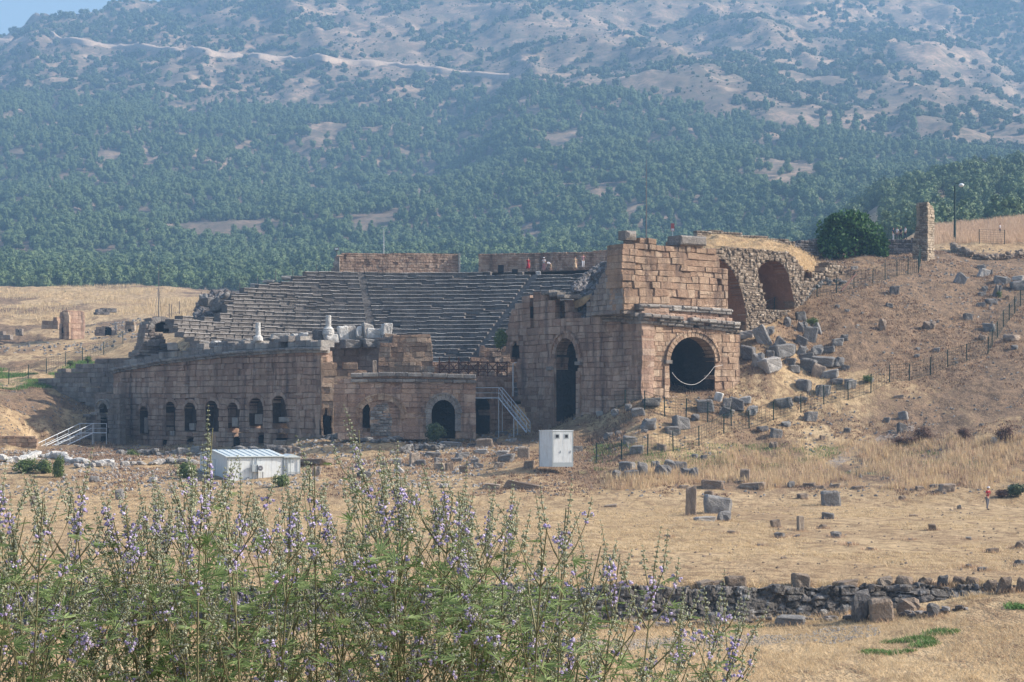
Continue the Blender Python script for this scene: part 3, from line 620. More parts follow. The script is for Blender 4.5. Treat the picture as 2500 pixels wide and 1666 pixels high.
PB = Plane.px(84, 243, 292, 237)
t = simple_wall('side_wall', 'low blue-grey block wall stepping down to the hillside left of the stage wall', 'ruined wall', PB,
    [(84, 975), (88, 932), (104, 918), (138, 916), (140, 905), (160, 904), (168, 916), (176, 896), (212, 884), (240, 880), (300, 868), (420, 850), (420, 1000), (292, 1092), (205, 1092), (205, 990), (130, 978)], M['ashlar_grey'], course=.55, bw=(.6, 1.3), thick=1.4, rag=.15)
PC = Plane.px(205, 229, 292, 226)
pav = thing('side_doorway', 'projecting stone doorway with a small arch over a narrow door above the left stairs', 'ruined doorway', loc=PC.w(2, -5))
dop = archpoly(242, 263, 985, 997, 1008, 8); dr_ = [(245, 1080), (245, 1020), (262, 1020), (262, 1080)]
adopt(masonry(PC, [(207, 1092), (207, 1014), (230, 1010), (230, 962), (262, 960), (262, 968), (292, 968), (292, 1092)], [dop, dr_], thick=1.0, bw=(.5, 1.2)), 'masonry', M['ashlar_grey'], pav)
adopt(voussoirs(PC, 242, 263, 985, 999, .35, n=9, proud=.12), 'arch_ring', M['cornice'], pav)
mb = MB(); vault(PC, dop, .8, mb); vault(PC, dr_, .9, mb); adopt(mb, 'door_recess', M['passage'], pav)
adopt(course_band(PC, [(207, 1022), (240, 1012)], .35, .3, 1.2), 'ledge', M['cornice'], pav)
mb = MB(); q0 = PC.sz(206, 1100)[0]; q1 = PC.sz(292, 1100)[0]
for k in range(3): block(mb, PC, q0 - .5, q1, -6.0 + k * .35, -5.65 + k * .35, 1.6 - k * .5, 2.5, .03, .5)
adopt(mb, 'steps', M['ashlar_grey'], pav)

# ---------------------------------------------------------------- centre: lower arched wall and the masses behind it
PD = Plane.px(783, 198, 952, 199)
wd = simple_wall('stepped_wall', 'brown wall with a ragged stepped top between the stage wall and the lower arches', 'ruined wall', PD,
    [(783, 1078), (783, 870), (796, 872), (806, 885), (820, 887), (826, 898), (838, 893), (870, 888), (878, 900), (893, 905), (896, 912), (952, 914), (952, 1060)], M['ashlar_warm'], openings=[archpoly(782, 809, 1014, 1026, 1062, 8)], course=.6, bw=(.6, 1.5), thick=1.6, rag=.2)
mb = MB(); vault(PD, archpoly(782, 809, 1014, 1026, 1062, 8), 1.5, mb, back=True); adopt(mb, 'doorway', M['passage'], wd)
for (u0, u1, d_) in [(783, 789, .5), (812, 815, .35)]:
    mb = masonry(PD, [(u0, 1066), (u0, 874 + (u0 > 800) * 12), (u1, 874 + (u0 > 800) * 14), (u1, 1066)], course=.7, bw=(1, 2), thick=1.2); adopt(mb, 'pilaster', M['ashlar_warm'], wd)
PE = Plane.px(858, 193.5, 1160, 194)
low_w = thing('lower_arched_wall', 'low brown wall with a blocked arch and an open arch in mid ruin', 'ruined wall', loc=PE.w(6, -3.4))
def e3(*q): return [c(3, *p) for p in q]
arL = archpoly(*[c(3, 648, 0)[0], c(3, 706, 0)[0]], c(3, 0, 822)[1], c(3, 0, 880)[1], c(3, 0, 1030)[1], 8)
arR = archpoly(c(3, 1232, 0)[0], c(3, 1432, 0)[0], c(3, 0, 790)[1], c(3, 0, 905)[1], c(3, 0, 1125)[1], 14)
adopt(masonry(PE, e3((545, 1120), (400, 1090), (400, 640), (560, 590), (880, 580), (1250, 588), (1610, 600), (1610, 1125)), [arR, arL], course=.6, bw=(.6, 1.7), thick=1.5, proud=.08, erode=.12), 'masonry', M['ashlar'], low_w)
adopt(voussoirs(PE, c(3, 1232, 0)[0], c(3, 1432, 0)[0], c(3, 0, 790)[1], c(3, 0, 905)[1], .55, n=11, proud=.12, legs=1.6), 'arch_ring', M['cornice'], low_w)
adopt(voussoirs(PE, c(3, 640, 0)[0], c(3, 965, 0)[0], c(3, 0, 790)[1], c(3, 0, 900)[1], .5, n=11, proud=.12, legs=.3), 'arch_ring', M['ashlar_warm'], low_w)
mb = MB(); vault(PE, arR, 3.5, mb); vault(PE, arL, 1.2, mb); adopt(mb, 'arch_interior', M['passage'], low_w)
mb = masonry(PE, e3((712, 1095), (712, 900), (770, 830), (860, 820), (880, 900), (900, 960), (880, 1100)), course=.3, bw=(.25, .6), thick=.8, jit=.04, ch=.05)
for v in range(len(mb.v)): mb.v[v] = mb.v[v] + np.array([PE.n[0], PE.n[1], 0]) * .12
adopt(mb, 'arch_infill', M['cornice'], low_w)
mb = course_band(PE, e3((545, 600), (880, 590), (1250, 598), (1610, 612)), .42, .3, 1.6, rag=.1); course_band(PE, e3((545, 640), (880, 640), (1250, 640), (1610, 650)), .3, .14, 1.5, mb=mb)
adopt(mb, 'cornice', M['cornice'], low_w)
# rubble bank heaped at the foot of the wall
PF = Plane.px(1160, 199, 1262, 205)
wf = simple_wall('recessed_wall', 'dark recessed wall bay with a square doorway behind the metal stairs', 'ruined wall', PF, e3((1605, 1110), (1605, 612), (1700, 600), (1870, 590), (1930, 600), (1960, 1080)), M['ashlar'], openings=[e3((1610, 1080), (1610, 800), (1640, 778), (1700, 780), (1732, 830), (1732, 1080))], thick=1.4, course=.6)
mb = MB(); vault(PF, e3((1610, 1080), (1610, 800), (1640, 778), (1700, 780), (1732, 830), (1732, 1080)), 3, mb); adopt(mb, 'doorway', M['passage'], wf)
PG = Plane.px(918, 203, 1062, 203.5)
simple_wall('broken_pier', 'brown block pier with a stepped broken top rising behind the lower arched wall', 'ruined wall', PG, e3((775, 600), (785, 400), (800, 300), (900, 285), (905, 232), (1110, 235), (1225, 238), (1232, 330), (1245, 420), (1240, 600)), M['ashlar_warm'], course=.55, bw=(.6, 1.3), thick=3, rag=.1)
PH = Plane.px(1040, 206, 1262, 207)
simple_wall('orchestra_wall', 'low tan wall under the rusty railing at the foot of the seating', 'ruined wall', PH, e3((1200, 640), (1205, 470), (1350, 462), (1520, 455), (1640, 430), (1650, 330), (1720, 350), (1760, 360), (1860, 330), (1990, 400), (1990, 640)), M['ashlar'], course=.45, bw=(.4, 1.0), thick=1.2, jit=.04, rag=.2)
# ruined mass behind the stage wall carrying the marbles
PI = Plane.px(640, 213, 960, 204)
simple_wall('upper_stage_wall', 'brown-grey block courses behind the stage cornice carrying white marble pieces', 'ruined wall', PI, [(560, 900), (562, 838), (600, 833), (660, 828), (700, 832), (780, 834), (795, 832), (930, 826), (960, 822), (962, 900), (900, 920), (820, 920)], M['ashlar_grey'], course=.5, bw=(.5, 1.3), thick=2.0, rag=.2)

# left end arch ruin
PJ = Plane.px(352, 231, 440, 233)
aj = thing('arched_stub', 'small dark ruined arch on a stone stub at the left end of the seating', 'ruined arch', loc=PJ.w(2, 2))
def e1(*q): return [c(1, *p) for p in q]
arj = archpoly(c(1, 990, 0)[0], c(1, 1080, 0)[0], c(1, 0, 490)[1], c(1, 0, 530)[1], c(1, 0, 548)[1], 8)
adopt(masonry(PJ, e1((870, 700), (905, 640), (925, 560), (930, 510), (960, 470), (1030, 450), (1085, 465), (1110, 520), (1105, 560), (1035, 560), (1060, 610), (1130, 620), (1135, 700)), [arj], course=.4, bw=(.4, .9), thick=2.5, jit=.06, ch=.05), 'masonry', M['ashlar_grey'], aj)
adopt(voussoirs(PJ, c(1, 975, 0)[0], c(1, 1092, 0)[0], c(1, 0, 483)[1], c(1, 0, 540)[1], .55, n=15, proud=.15, thick=1.5, out=0), 'arch_ring', M['cornice'], aj)
mb = MB(); vault(PJ, arj, 1.5, mb); adopt(mb, 'arch_interior', M['passage'], aj)
mb = course_band(PJ, e1((930, 640), (1130, 655)), .5, .2, 1.5, rag=.3); adopt(mb, 'ledge', M['cornice'], aj)

# ---------------------------------------------------------------- gate tower (right)
cor = np.array([(1566 - CX) / FPX * 188, 188.0]); PR = Plane(cor, cor + 12.6 * np.array([.81, .59])); PL = Plane(cor + 19.5 * np.array([-.59, .81]), cor)
tow = thing('gate_tower', 'massive tan ashlar corner block of the theatre with two tall arches and stepped cornices', 'ruined building', loc=(cor[0], cor[1], .5))
def e4(*q): return [c(4, *p) for p in q]
def arch4(x0, x1, yt, ys, yb, n=16): return archpoly(c(4, x0, 0)[0], c(4, x1, 0)[0], c(4, 0, yt)[1], c(4, 0, ys)[1], c(4, 0, yb)[1], n)
arB = arch4(1358, 1666, 792, 960, 1185); arT = arch4(580, 725, 800, 940, 1370)
adopt(masonry(PR, e4((1166, 1240), (1166, 700), (1500, 725), (1790, 760), (1842, 775), (1842, 1240)), [arB], course=.6, bw=(.55, 1.35), thick=1.5, proud=.06, erode=.1), 'right_face', M['ashlar_warm'], tow)
adopt(masonry(PL, e4((430, 1480), (380, 1330), (310, 1200), (312, 960), (270, 930), (240, 880), (228, 870), (240, 780), (262, 660), (280, 600), (350, 530), (430, 495), (500, 482), (522, 520), (575, 528), (640, 545), (645, 620), (700, 650), (900, 625), (1166, 660), (1166, 1290), (960, 1340), (700, 1420)),
    [arT, e4((401, 690), (401, 525), (426, 525), (426, 690)), e4((275, 930), (282, 860), (300, 835), (325, 870), (328, 915), (300, 935)), e4((574, 640), (574, 572), (636, 572), (636, 632))], course=.6, bw=(.6, 1.5), thick=1.5, proud=.04, rag=.15), 'left_face', M['ashlar'], tow)
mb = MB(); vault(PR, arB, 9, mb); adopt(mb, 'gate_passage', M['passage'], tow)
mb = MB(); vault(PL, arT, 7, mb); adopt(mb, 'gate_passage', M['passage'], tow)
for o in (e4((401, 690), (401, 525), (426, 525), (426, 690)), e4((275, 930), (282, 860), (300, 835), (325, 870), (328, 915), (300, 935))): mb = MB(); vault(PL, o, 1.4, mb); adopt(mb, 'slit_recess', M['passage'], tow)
adopt(voussoirs(PR, c(4, 1358, 0)[0], c(4, 1666, 0)[0], c(4, 0, 792)[1], c(4, 0, 960)[1], .45, n=19, proud=.16, out=.16, thick=1.4), 'arch_ring', M['ashlar_warm'], tow)
adopt(voussoirs(PL, c(4, 580, 0)[0], c(4, 725, 0)[0], c(4, 0, 800)[1], c(4, 0, 940)[1], .5, n=17, proud=.14, out=.2, legs=0, thick=1.4), 'arch_ring', M['ashlar'], tow)
for pl_, x, y in ((PR, 1345, 965), (PL, 548, 1010), (PL, 742, 975)):
    mb = MB(); q, z = pl_.sz(*c(4, x, y)); block(mb, pl_, q - .45, q + .35, z - .15, z + .2, .3, 1.3, .04, .6); adopt(mb, 'impost', M['cornice'], tow)
for pl_, x, yb in ((PR, 1335, 1185), (PL, 562, 1400), (PL, 735, 1340)):
    q, z = pl_.sz(*c(4, x, 980 if pl_ is PR else 1015)); zb = pl_.sz(*c(4, x, yb))[1]; mb = MB(); z2 = z - .15
    while z2 > zb: block(mb, pl_, q - .3, q + .28, z2 - .58, z2 - .01, .12, 1.2, .03, random.random()); z2 -= .6
    adopt(mb, 'jamb', M['ashlar_warm' if pl_ is PR else 'ashlar'], tow)
# floor in the gate, cornices of the lower storey
crR = e4((1150, 700), (1400, 722), (1650, 745), (1815, 762)); crL = e4((905, 690), (1000, 688), (1166, 700))
mb = MB()
for lift, pr, h in ((.0, .25, .3), (.3, .5, .28), (.58, .75, .36)):
    course_band(PR, crR, h, pr, 1.6 + pr, mb=mb, lift=lift, bw=(.6, 1.2), rag=.08, ch=.08, miss=.03)
    course_band(PL, crL, h, pr, 1.6 + pr, mb=mb, lift=lift, bw=(.6, 1.2), rag=.08, ch=.08)
adopt(mb, 'lower_cornice', M['cornice'], tow)
# stepped podium above, each course set back
mb = MB()
for k, (xa, xb, ya, yb, set_) in enumerate([(1130, 1800, 668, 712, .15), (1115, 1790, 640, 690, .0), (1100, 1780, 610, 655, -.25)]):
    q0 = PR.sz(*c(4, 1166, ya))[0]; course_band(PR, e4((1166, ya + 20), (xb, yb + 20)), .62, set_, 3, mb=mb, bw=(.8, 1.6), rag=.05, ch=.06)
    course_band(PL, e4((930, ya + 12), (1166, ya + 20)), .62, set_, 3, mb=mb, bw=(.8, 1.6), rag=.05, ch=.06)
adopt(mb, 'podium', M['ashlar'], tow)
mb = MB(); course_band(PR, e4((1150, 592), (1450, 605), (1785, 628)), .36, .12, 3, mb=mb, ch=.12, bw=(.8, 1.8)); course_band(PL, e4((955, 588), (1166, 592)), .36, .12, 3, mb=mb, ch=.12)
course_band(PR, e4((1150, 604), (1450, 618), (1785, 642)), .25, .0, 3, mb=mb, bw=(.8, 1.8)); adopt(mb, 'ledge_moulding', M['pale_rock'] if False else M['cornice'], tow)
# upper wall
PU = Plane(cor + np.array([-.81, -.59]) * 1.6 - PR.n * .55 + 0 * PR.t, cor + 13 * np.array([.81, .59]) - PR.n * .55)
uo = e4((1040, 602), (1040, 470), (1028, 460), (1030, 180), (1040, 170), (1060, 150), (1150, 140), (1152, 132), (1240, 135), (1330, 150), (1375, 155), (1430, 150), (1430, 125), (1590, 128), (1590, 180), (1678, 182), (1680, 240), (1700, 245), (1702, 330), (1762, 335), (1758, 620), (1400, 600), (1100, 585))
adopt(masonry(PU, uo, [e4((1685, 440), (1685, 410), (1712, 410), (1712, 440))], course=.62, bw=(.5, 1.7), thick=2.2, proud=.10, erode=.2, rag=.1, ch=.04), 'upper_wall', M['ashlar_warm'], tow)
mb = MB(); q, z = PU.sz(*c(4, 1103, 125)); block(mb, PU, q - .62, q + .65, z - .05, z + .8, .0, 1.3, .2, .4, jit=.16); adopt(mb, 'cap_block', M['cornice'], tow); mb = MB(); q, z = PU.sz(*c(4, 1510, 158)); block(mb, PU, q - 1.6, q + 1.6, z - .1, z + .75, .35, 2, .1, .2, jit=.08)
adopt(mb, 'cap_block', M['cornice'], tow)
# left return of the upper wall, going back
qa = PU.sz(*c(4, 1042, 400))[0]; base = np.array(PU.w(qa, 0)[:2]); PV = Plane(base + 5.5 * np.array([-.59, .81]), base + .1 * np.array([-.59, .81]))
zt = PU.sz(*c(4, 1040, 180))[1]
mb = masonry(PV, [(0, 8), (0, 9.2), (1.2, 10.2), (2.2, 11.6), (3.2, 13.0), (4.4, zt - .6), (5.4, zt), (5.4, 8)], sz=True, course=.5, bw=(.4, 1), thick=1.5, jit=.05, rag=.2); adopt(mb, 'return_wall', M['ashlar_grey'], tow)
# core block so that the tower is solid: roof slabs and back
def solid(mb, pts, z0, z1, tint=.3):
    n = len(pts); V = [(x, y, z0) for x, y in pts] + [(x, y, z1) for x, y in pts]
    mb.add(V, [(i, (i + 1) % n, n + (i + 1) % n, n + i) for i in range(n)], tint=tint); c0 = np.mean(pts, 0); mb.add([(x, y, z1) for x, y in pts] + [(c0[0], c0[1], z1)], T=[(i, (i + 1) % n, n) for i in range(n)], tint=tint)
# rubble heap lying over the broken left shoulder of the tower
def heap(pts_px, D0, D1, n, smin, smax, name, mat, par, thick=1.2):
    mb = MB(); V0, T0 = ICO1; poly = pts_px
    cnt = 0; us_ = [p[0] for p in poly]; ys_ = [p[1] for p in poly]
    def inside(x, y):
        r = False
        for (x0, y0), (x1, y1) in zip(poly, poly[1:] + poly[:1]):
            if (y0 > y) != (y1 > y) and x < x0 + (y - y0) / (y1 - y0) * (x1 - x0): r = not r
        return r
    pos = []; 
    while cnt < n:
        u, y = random.uniform(min(us_), max(us_)), random.uniform(min(ys_), max(ys_))
        if not inside(u, y): continue
        f = (max(ys_) - y) / (max(ys_) - min(ys_)); D = (D0[0] + (D0[1] - D0[0]) * f) if not callable(D0) else D0(u, f)
        pos.append(P(u, y, D + random.uniform(-.1, thick))); cnt += 1
    pos = np.array(pos); Vb = V0 * (1 + .25 * vnoise(V0[:, :1] * 2.3, V0[:, 1:2] * 2.3, 5)); Vb = np.sign(Vb) * np.abs(Vb) ** .75
    scatter(mb, Vb, T0, pos, rotmats(n), rng.uniform(smin, smax, (n, 3)) * np.array([1.2, .9, .7]))
    return adopt(mb, name, mat, par)
def leftD(u, f):
    return PL.a[1] + PL.t[1] * PL.sz(min(max(u, 1300), 1560), 700)[0] + .8 + f * 6
heap([(478, 778), (490, 745), (505, 728), (530, 715), (550, 716), (556, 735), (585, 760), (596, 795), (560, 792), (520, 782)], lambda u, f: 236 + 8 * f, None, 420, .25, .8, 'tumbled_rubble', M['dark_rock'], bowl)
heap(e4((500, 500), (520, 610), (560, 700), (600, 780), (700, 760), (800, 700), (905, 690), (940, 620), (1030, 560), (1040, 470), (1030, 330), (1000, 300), (900, 300), (850, 380), (800, 480), (700, 560), (640, 590), (560, 520)), leftD, None, 900, .22, .55, 'fallen_rubble', M['dark_rock'], tow)
heap(e4((700, 480), (800, 480), (850, 400), (1000, 300), (1020, 270), (900, 290), (780, 370), (700, 440)), lambda u, f: 214 + 10 * f, None, 500, .2, .45, 'fallen_rubble', M['dark_rock'], tow)
mb = MB(); q = e4((510, 490), (560, 480), (700, 530), (820, 510), (800, 560), (690, 600), (640, 600), (560, 520))
pts3 = [P(u, y, leftD(u, .2) - .4) for u, y in e4((650, 560), (690, 555), (730, 540), (780, 520), (825, 498))]; pts4 = [P(u, y, leftD(u, .2) + 4) for u, y in e4((645, 545), (690, 540), (735, 525), (785, 500), (828, 488))]
pts2 = [P(u, y, leftD(u, .2) - .2) for u, y in e4((655, 590), (680, 600), (720, 596), (770, 575), (820, 525))]
n5 = 5; mb.add([tuple(p) for p in pts2 + pts3 + pts4], [(i, i + 1, n5 + i + 1, n5 + i) for i in range(4)] + [(n5 + i, n5 + i + 1, 2 * n5 + i + 1, 2 * n5 + i) for i in range(4)])
M['turf'] = None
s = NT('dry_turf'); p = s.geo(); s.col(s.mix(s.ramp(s.noise(p, 1.2, 5, .7), .35, .62), (.22, .14, .08), (.50, .35, .19))); s.bump(s.noise(p, 5, 4, .7), .9, .15); M['turf'] = s.m
adopt(mb, 'dry_turf', M['turf'], tow, True)
mb = course_band(PL, e4((505, 500), (640, 530), (660, 540)), .42, .5, 2.2, rag=.2, bw=(.8, 1.4), ch=.08); adopt(mb, 'broken_lintel', M['cornice'], tow)
mb = MB(); vault(PL, e4((574, 640), (574, 572), (636, 572), (636, 632)), 1.6, mb); adopt(mb, 'wall_hole', M['passage'], tow)

# ---------------------------------------------------------------- vaulted rubble ruin right of the tower
PX = Plane.px(1745, 200.5, 2010, 213)
vr = thing('vaulted_ruin', 'rough rubble masonry with two open brick vaults beside the gate tower', 'ruined vaults', loc=PX.w(4, 8))
def e5(*q): return [c(5, *p) for p in q]
ar1 = e5((-60, 1040), (-60, 560), (0, 568), (60, 600), (110, 660), (150, 740), (180, 840), (195, 940), (195, 1040)); ar2 = e5((330, 905), (312, 780), (285, 690), (275, 655), (300, 615), (345, 590), (395, 588), (440, 615), (470, 670), (490, 750), (515, 860), (515, 905)); ar3 = e5((575, 700), (580, 660), (600, 645), (625, 660), (630, 700))
rub = masonry(PX, e5((-60, 1100), (-60, 500), (150, 496), (300, 508), (470, 520), (520, 560), (545, 600), (580, 640), (640, 660), (700, 668), (740, 605), (760, 590), (840, 630), (845, 670), (810, 685), (760, 690), (700, 700), (640, 760), (560, 880), (420, 960), (300, 1040), (200, 1060)), [ar1, ar2, ar3], course=.27, bw=(.16, .52), thick=1.3, proud=.13, jit=.08, ch=.05, gap=.0, rag=.15, erode=.2)
adopt(rub, 'rubble_face', M['rubble'], vr)
for a_, dpt in ((ar1, 7), (ar2, 6), (ar3, 2)):
    mb = MB(); vault(PX, a_, dpt, mb, tint=random.random(), back=True); adopt(mb, 'brick_vault', M['brickish'], vr)
# turf roof sloping back up to the dry-stone coping
fr = [c(4, 1600, 190)] + e5((0, 498), (150, 496), (300, 508), (470, 522), (520, 562), (560, 605), (590, 645), (640, 665)); bk = e5((-170, 445), (0, 404), (150, 420), (300, 440), (470, 478), (540, 505), (580, 540), (620, 560), (660, 590))
mb = MB(); nn = 70; mm = 26; V = []
fx = np.interp(np.linspace(0, 1, nn), np.linspace(0, 1, 9), [q[0] for q in fr]); fy = np.interp(np.linspace(0, 1, nn), np.linspace(0, 1, 9), [q[1] for q in fr]); bx = np.interp(np.linspace(0, 1, nn), np.linspace(0, 1, 9), [q[0] for q in bk]); by = np.interp(np.linspace(0, 1, nn), np.linspace(0, 1, 9), [q[1] for q in bk])
for i in range(nn):
    q, z = PX.sz(fx[i], fy[i]); A = np.array(PX.w(q, z, -.1)); B = np.array(P(bx[i], by[i], 229 + 6 * i / nn))
    for j in range(mm):
        f = j / (mm - 1); p = A * (1 - f) + B * f; p[2] += .9 * fbm(p[0] / 1.6, p[1] / 2.5, 4, 6) * min(1, math.sin(f * 3.14) + .25) - .15 ; V.append(p)
mb.add(V, [(i * mm + j, (i + 1) * mm + j, (i + 1) * mm + j + 1, i * mm + j + 1) for i in range(nn - 1) for j in range(mm - 1)])
adopt(mb, 'turf_roof', M['turf'], vr, True)
PY = Plane.px(1690, 229, 1950, 236)
simple_wall('coping_wall', 'long low dry-stone wall along the grassy crest above the vaults', 'wall', PY, e5((-130, 440), (-130, 392), (0, 384), (100, 398), (200, 412), (300, 426), (400, 436), (480, 448), (520, 462), (520, 500), (300, 470), (0, 430)), M['rubble'], course=.22, bw=(.3, .7), thick=.7, jit=.04, ch=.05)
PZ = Plane.px(1940, 238, 2005, 240)
simple_wall('rubble_wall', 'dark low rubble wall left of the round fig bush', 'wall', PZ, e5((510, 545), (520, 465), (560, 458), (620, 462), (640, 445), (720, 440), (720, 545)), M['dark_rock'], course=.3, bw=(.3, .7), thick=1, jit=.05, ch=.06)
PZ = Plane.px(2165, 250, 2250, 250)
simple_wall('rubble_wall', 'dark low rubble wall between the fig bush and the tall pillar', 'wall', PZ, e5((1120, 575), (1125, 445), (1180, 440), (1240, 448), (1290, 440), (1320, 435), (1320, 575)), M['dark_rock'], course=.35, bw=(.35, .8), thick=1, jit=.05, ch=.06)
# tall pillar
plr = thing('masonry_pillar', 'tall narrow rubble pillar with a sunlit right face on the mound', 'ruined pillar', loc=P(2263, 640, 241))
cr = np.array([(c(5, 1393, 0)[0] - CX) / FPX * 240, 240.0]); PP = Plane(cr, cr + 3.2 * np.array([.72, .69])); PQ = Plane(cr + 2.9 * np.array([-.94, .34]), cr)
adopt(masonry(PP, e5((1393, 590), (1393, 200), (1404, 196), (1425, 222), (1436, 250), (1440, 300), (1440, 590)), course=.26, bw=(.3, .7), thick=1.6, proud=.03, jit=.02, rag=.1), 'right_face', M['pale_tan'], plr)
adopt(masonry(PQ, e5((1318, 600), (1318, 440), (1325, 425), (1334, 400), (1337, 300), (1336, 205), (1360, 198), (1393, 200), (1393, 600)), course=.24, bw=(.2, .5), thick=1.4, proud=.08, jit=.04, ch=.05), 'left_face', M['rubble'], plr)
mb = masonry(PQ, e5((1288, 600), (1292, 470), (1305, 400), (1322, 325), (1336, 315), (1336, 600)), course=.3, bw=(.25, .5), thick=1.2, jit=.08, ch=.06); adopt(mb, 'buttress', M['rubble'], plr)

# far ruins in the left field
def far_ruin(label, pl, out, mat, ops=(), name='ruined_house', vd=2, **kw):
    q, z = pl.sz(*out[0]); t = thing(name, label, 'ruin', None, pl.w(q, z)); adopt(masonry(pl, out, ops, **kw), 'masonry', mat, t)
    for o in ops:
        mb = MB(); vault(pl, o, vd, mb); adopt(mb, 'arch_recess', M['passage'], t)
    return t
pl = Plane.px(144, 325, 170, 323); ft_ = far_ruin('small square brown ruin tower with an arched foot in the far left field', pl, e1((378, 590), (380, 430), (392, 415), (440, 418), (440, 595)), M['ashlar'], [archpoly(c(1, 393, 0)[0], c(1, 430, 0)[0], c(1, 0, 512)[1], c(1, 0, 535)[1], c(1, 0, 592)[1], 6)], name='ruin_tower', course=.6, bw=(.6, 1.2), thick=3)
pl = Plane.px(168.5, 322.5, 177, 325); adopt(masonry(pl, e1((440, 595), (440, 418), (462, 420), (462, 590)), course=.6, bw=(.6, 1.2), thick=.9), 'side_face', M['ashlar_warm'], ft_)
far_ruin('broken dark arch right beside the small ruin tower', Plane.px(176, 333, 206, 333), e1((466, 580), (470, 490), (495, 478), (505, 490), (525, 465), (532, 500), (528, 580)), M['ashlar'], [archpoly(c(1, 474, 0)[0], c(1, 508, 0)[0], c(1, 0, 495)[1], c(1, 0, 530)[1], c(1, 0, 580)[1], 6)], name='ruined_arch', course=.6, bw=(.6, 1.2), thick=1.5)
far_ruin('low wall with a dark arched opening in the middle of the far left field', Plane.px(228, 335, 286, 335), e1((600, 575), (605, 530), (640, 515), (690, 512), (735, 540), (742, 572)), M['ashlar_grey'], [archpoly(c(1, 668, 0)[0], c(1, 712, 0)[0], c(1, 0, 520)[1], c(1, 0, 540)[1], c(1, 0, 570)[1], 6)], name='ruined_arch', course=.6, bw=(.6, 1.2), thick=1.5)
far_ruin('pale ruined doorway nearest the mast in the far left field', Plane.px(302, 335, 345, 335), e1((795, 575), (800, 490), (825, 480), (855, 482), (860, 560), (870, 575)), M['rubble'], [e1((815, 570), (815, 535), (838, 535), (838, 570))], name='ruined_doorway', course=.6, bw=(.6, 1.2), thick=1.5)
far_ruin('broken tan wall corner left of the small ruin tower', Plane.px(98, 333, 142, 332), e1((262, 530), (268, 492), (330, 478), (350, 455), (368, 470), (370, 530)), M['ashlar_warm'], name='ruined_wall', course=.6, bw=(.6, 1.2), thick=1.2)
far_ruin('low grey block stub at the left edge of the far field', Plane.px(-10, 330, 27, 330), e1((-20, 600), (-20, 548), (10, 545), (25, 560), (66, 562), (66, 600)), M['ashlar_grey'], name='ruined_wall', course=.6, bw=(.6, 1.2), thick=2)
far_ruin('pair of short grey uprights in the far left field', Plane.px(36, 333, 56, 333), e1((96, 575), (98, 532), (115, 530), (118, 555), (125, 532), (142, 532), (142, 575)), M['ashlar_grey'], name='ruined_wall', course=.6, bw=(.6, 1.2), thick=1)
far_ruin('dark line of low broken masonry high in the far left field', Plane.px(235, 355, 290, 357), e1((610, 440), (630, 405), (680, 398), (745, 402), (745, 420), (680, 440)), M['dark_rock'], name='ruined_wall', course=.5, bw=(.5, 1.1), thick=1.5)
b_ = MB(); a = P(6, 730, 470); b_.box(a[0], a[0] + 1.7, 470, 472, a[2] - .3, a[2] + 1.0); o = b_.obj('storage_box', M['white_panel'])
tag(o, 'tiny white box on the crest of the far left field', 'box')
# sunlit terrace wall at lower left
simple_wall('terrace_wall', 'sunlit yellow block retaining wall at the left edge below the hillock', 'wall', Plane.px(-60, 200.4, 95, 201), e1((-80, 1345), (-80, 1228), (60, 1212), (240, 1222), (235, 1290), (200, 1345)), M['ashlar_warm'], course=.34, bw=(.35, .9), thick=1.2, rag=.08)
# ---------------------------------------------------------------- white cabin and toilet booth
def frame_from(pl, q, z): return None
def box_on(mb, pl, q0, q1, z0, z1, d0, d1, m=0, tint=.5):
    V = [pl.w(q, z, d) for z in (z0, z1) for d in (d0, d1) for q in (q0, q1)]
    mb.add(V, [(0, 2, 3, 1), (4, 5, 7, 6), (0, 1, 5, 4), (2, 6, 7, 3), (0, 4, 6, 2), (1, 3, 7, 5)], tint=tint, m=m)
# the long side of the cabin faces right of the camera, the gable end faces left
cc = np.array([(c(11, 550, 0)[0] - CX) / FPX * 171.5, 171.5]); dl = unit(np.array([.93, .37])); dg = np.array([-dl[1], dl[0]])
LS = Plane(cc, cc + dl * 5.6); GE = Plane(cc + dg * 6.2, cc)
zg = -(c(11, 0, 925)[1] - HZ) / FPX * 171.5 - .25; ze = -(c(11, 0, 605)[1] - HZ) / FPX * 171.5
cab = thing('site_cabin', 'long white prefabricated cabin with a low gable roof at the foot of the stage wall', 'cabin', loc=(cc[0], cc[1], zg))
LG = LS.sz(c(11, 1480, 0)[0], 1100)[0]; L1 = LS.sz(c(11, 1265, 0)[0], 1100)[0]
WG = GE.L; WG = -GE.sz(c(11, 200, 0)[0], 1100)[0] + WG
mb = MB(); q = 0
while q < L1 - .05:      # wall panels with thin joints
    q2 = min(q + .95, L1); box_on(mb, LS, q + .006, q2 - .006, zg, ze, -.06, .0); q = q2
box_on(mb, LS, 0, L1, zg, ze - .02, -.2, -.03)
adopt(mb, 'long_wall', M['white_panel'], cab)
mb = MB(); V = [GE.w(GE.L - WG, zg), GE.w(GE.L, zg), GE.w(GE.L, ze), GE.w(GE.L - WG / 2, ze + .36), GE.w(GE.L - WG, ze)]; V += [(x - GE.n[0] * .1, y - GE.n[1] * .1, z) for x, y, z in V]
mb.add(V, [(i, (i + 1) % 5, 5 + (i + 1) % 5, 5 + i) for i in range(5)], T=[(0, 1, 2), (0, 2, 4), (4, 2, 3)]); adopt(mb, 'gable_wall', M['white_panel'], cab)
mb = MB(); g0 = GE.L - WG * .52; box_on(mb, GE, g0, g0 + .9, zg + .1, zg + 2.05, 0, .03); dd = adopt(mb, 'door', M['panel_grey'], cab)
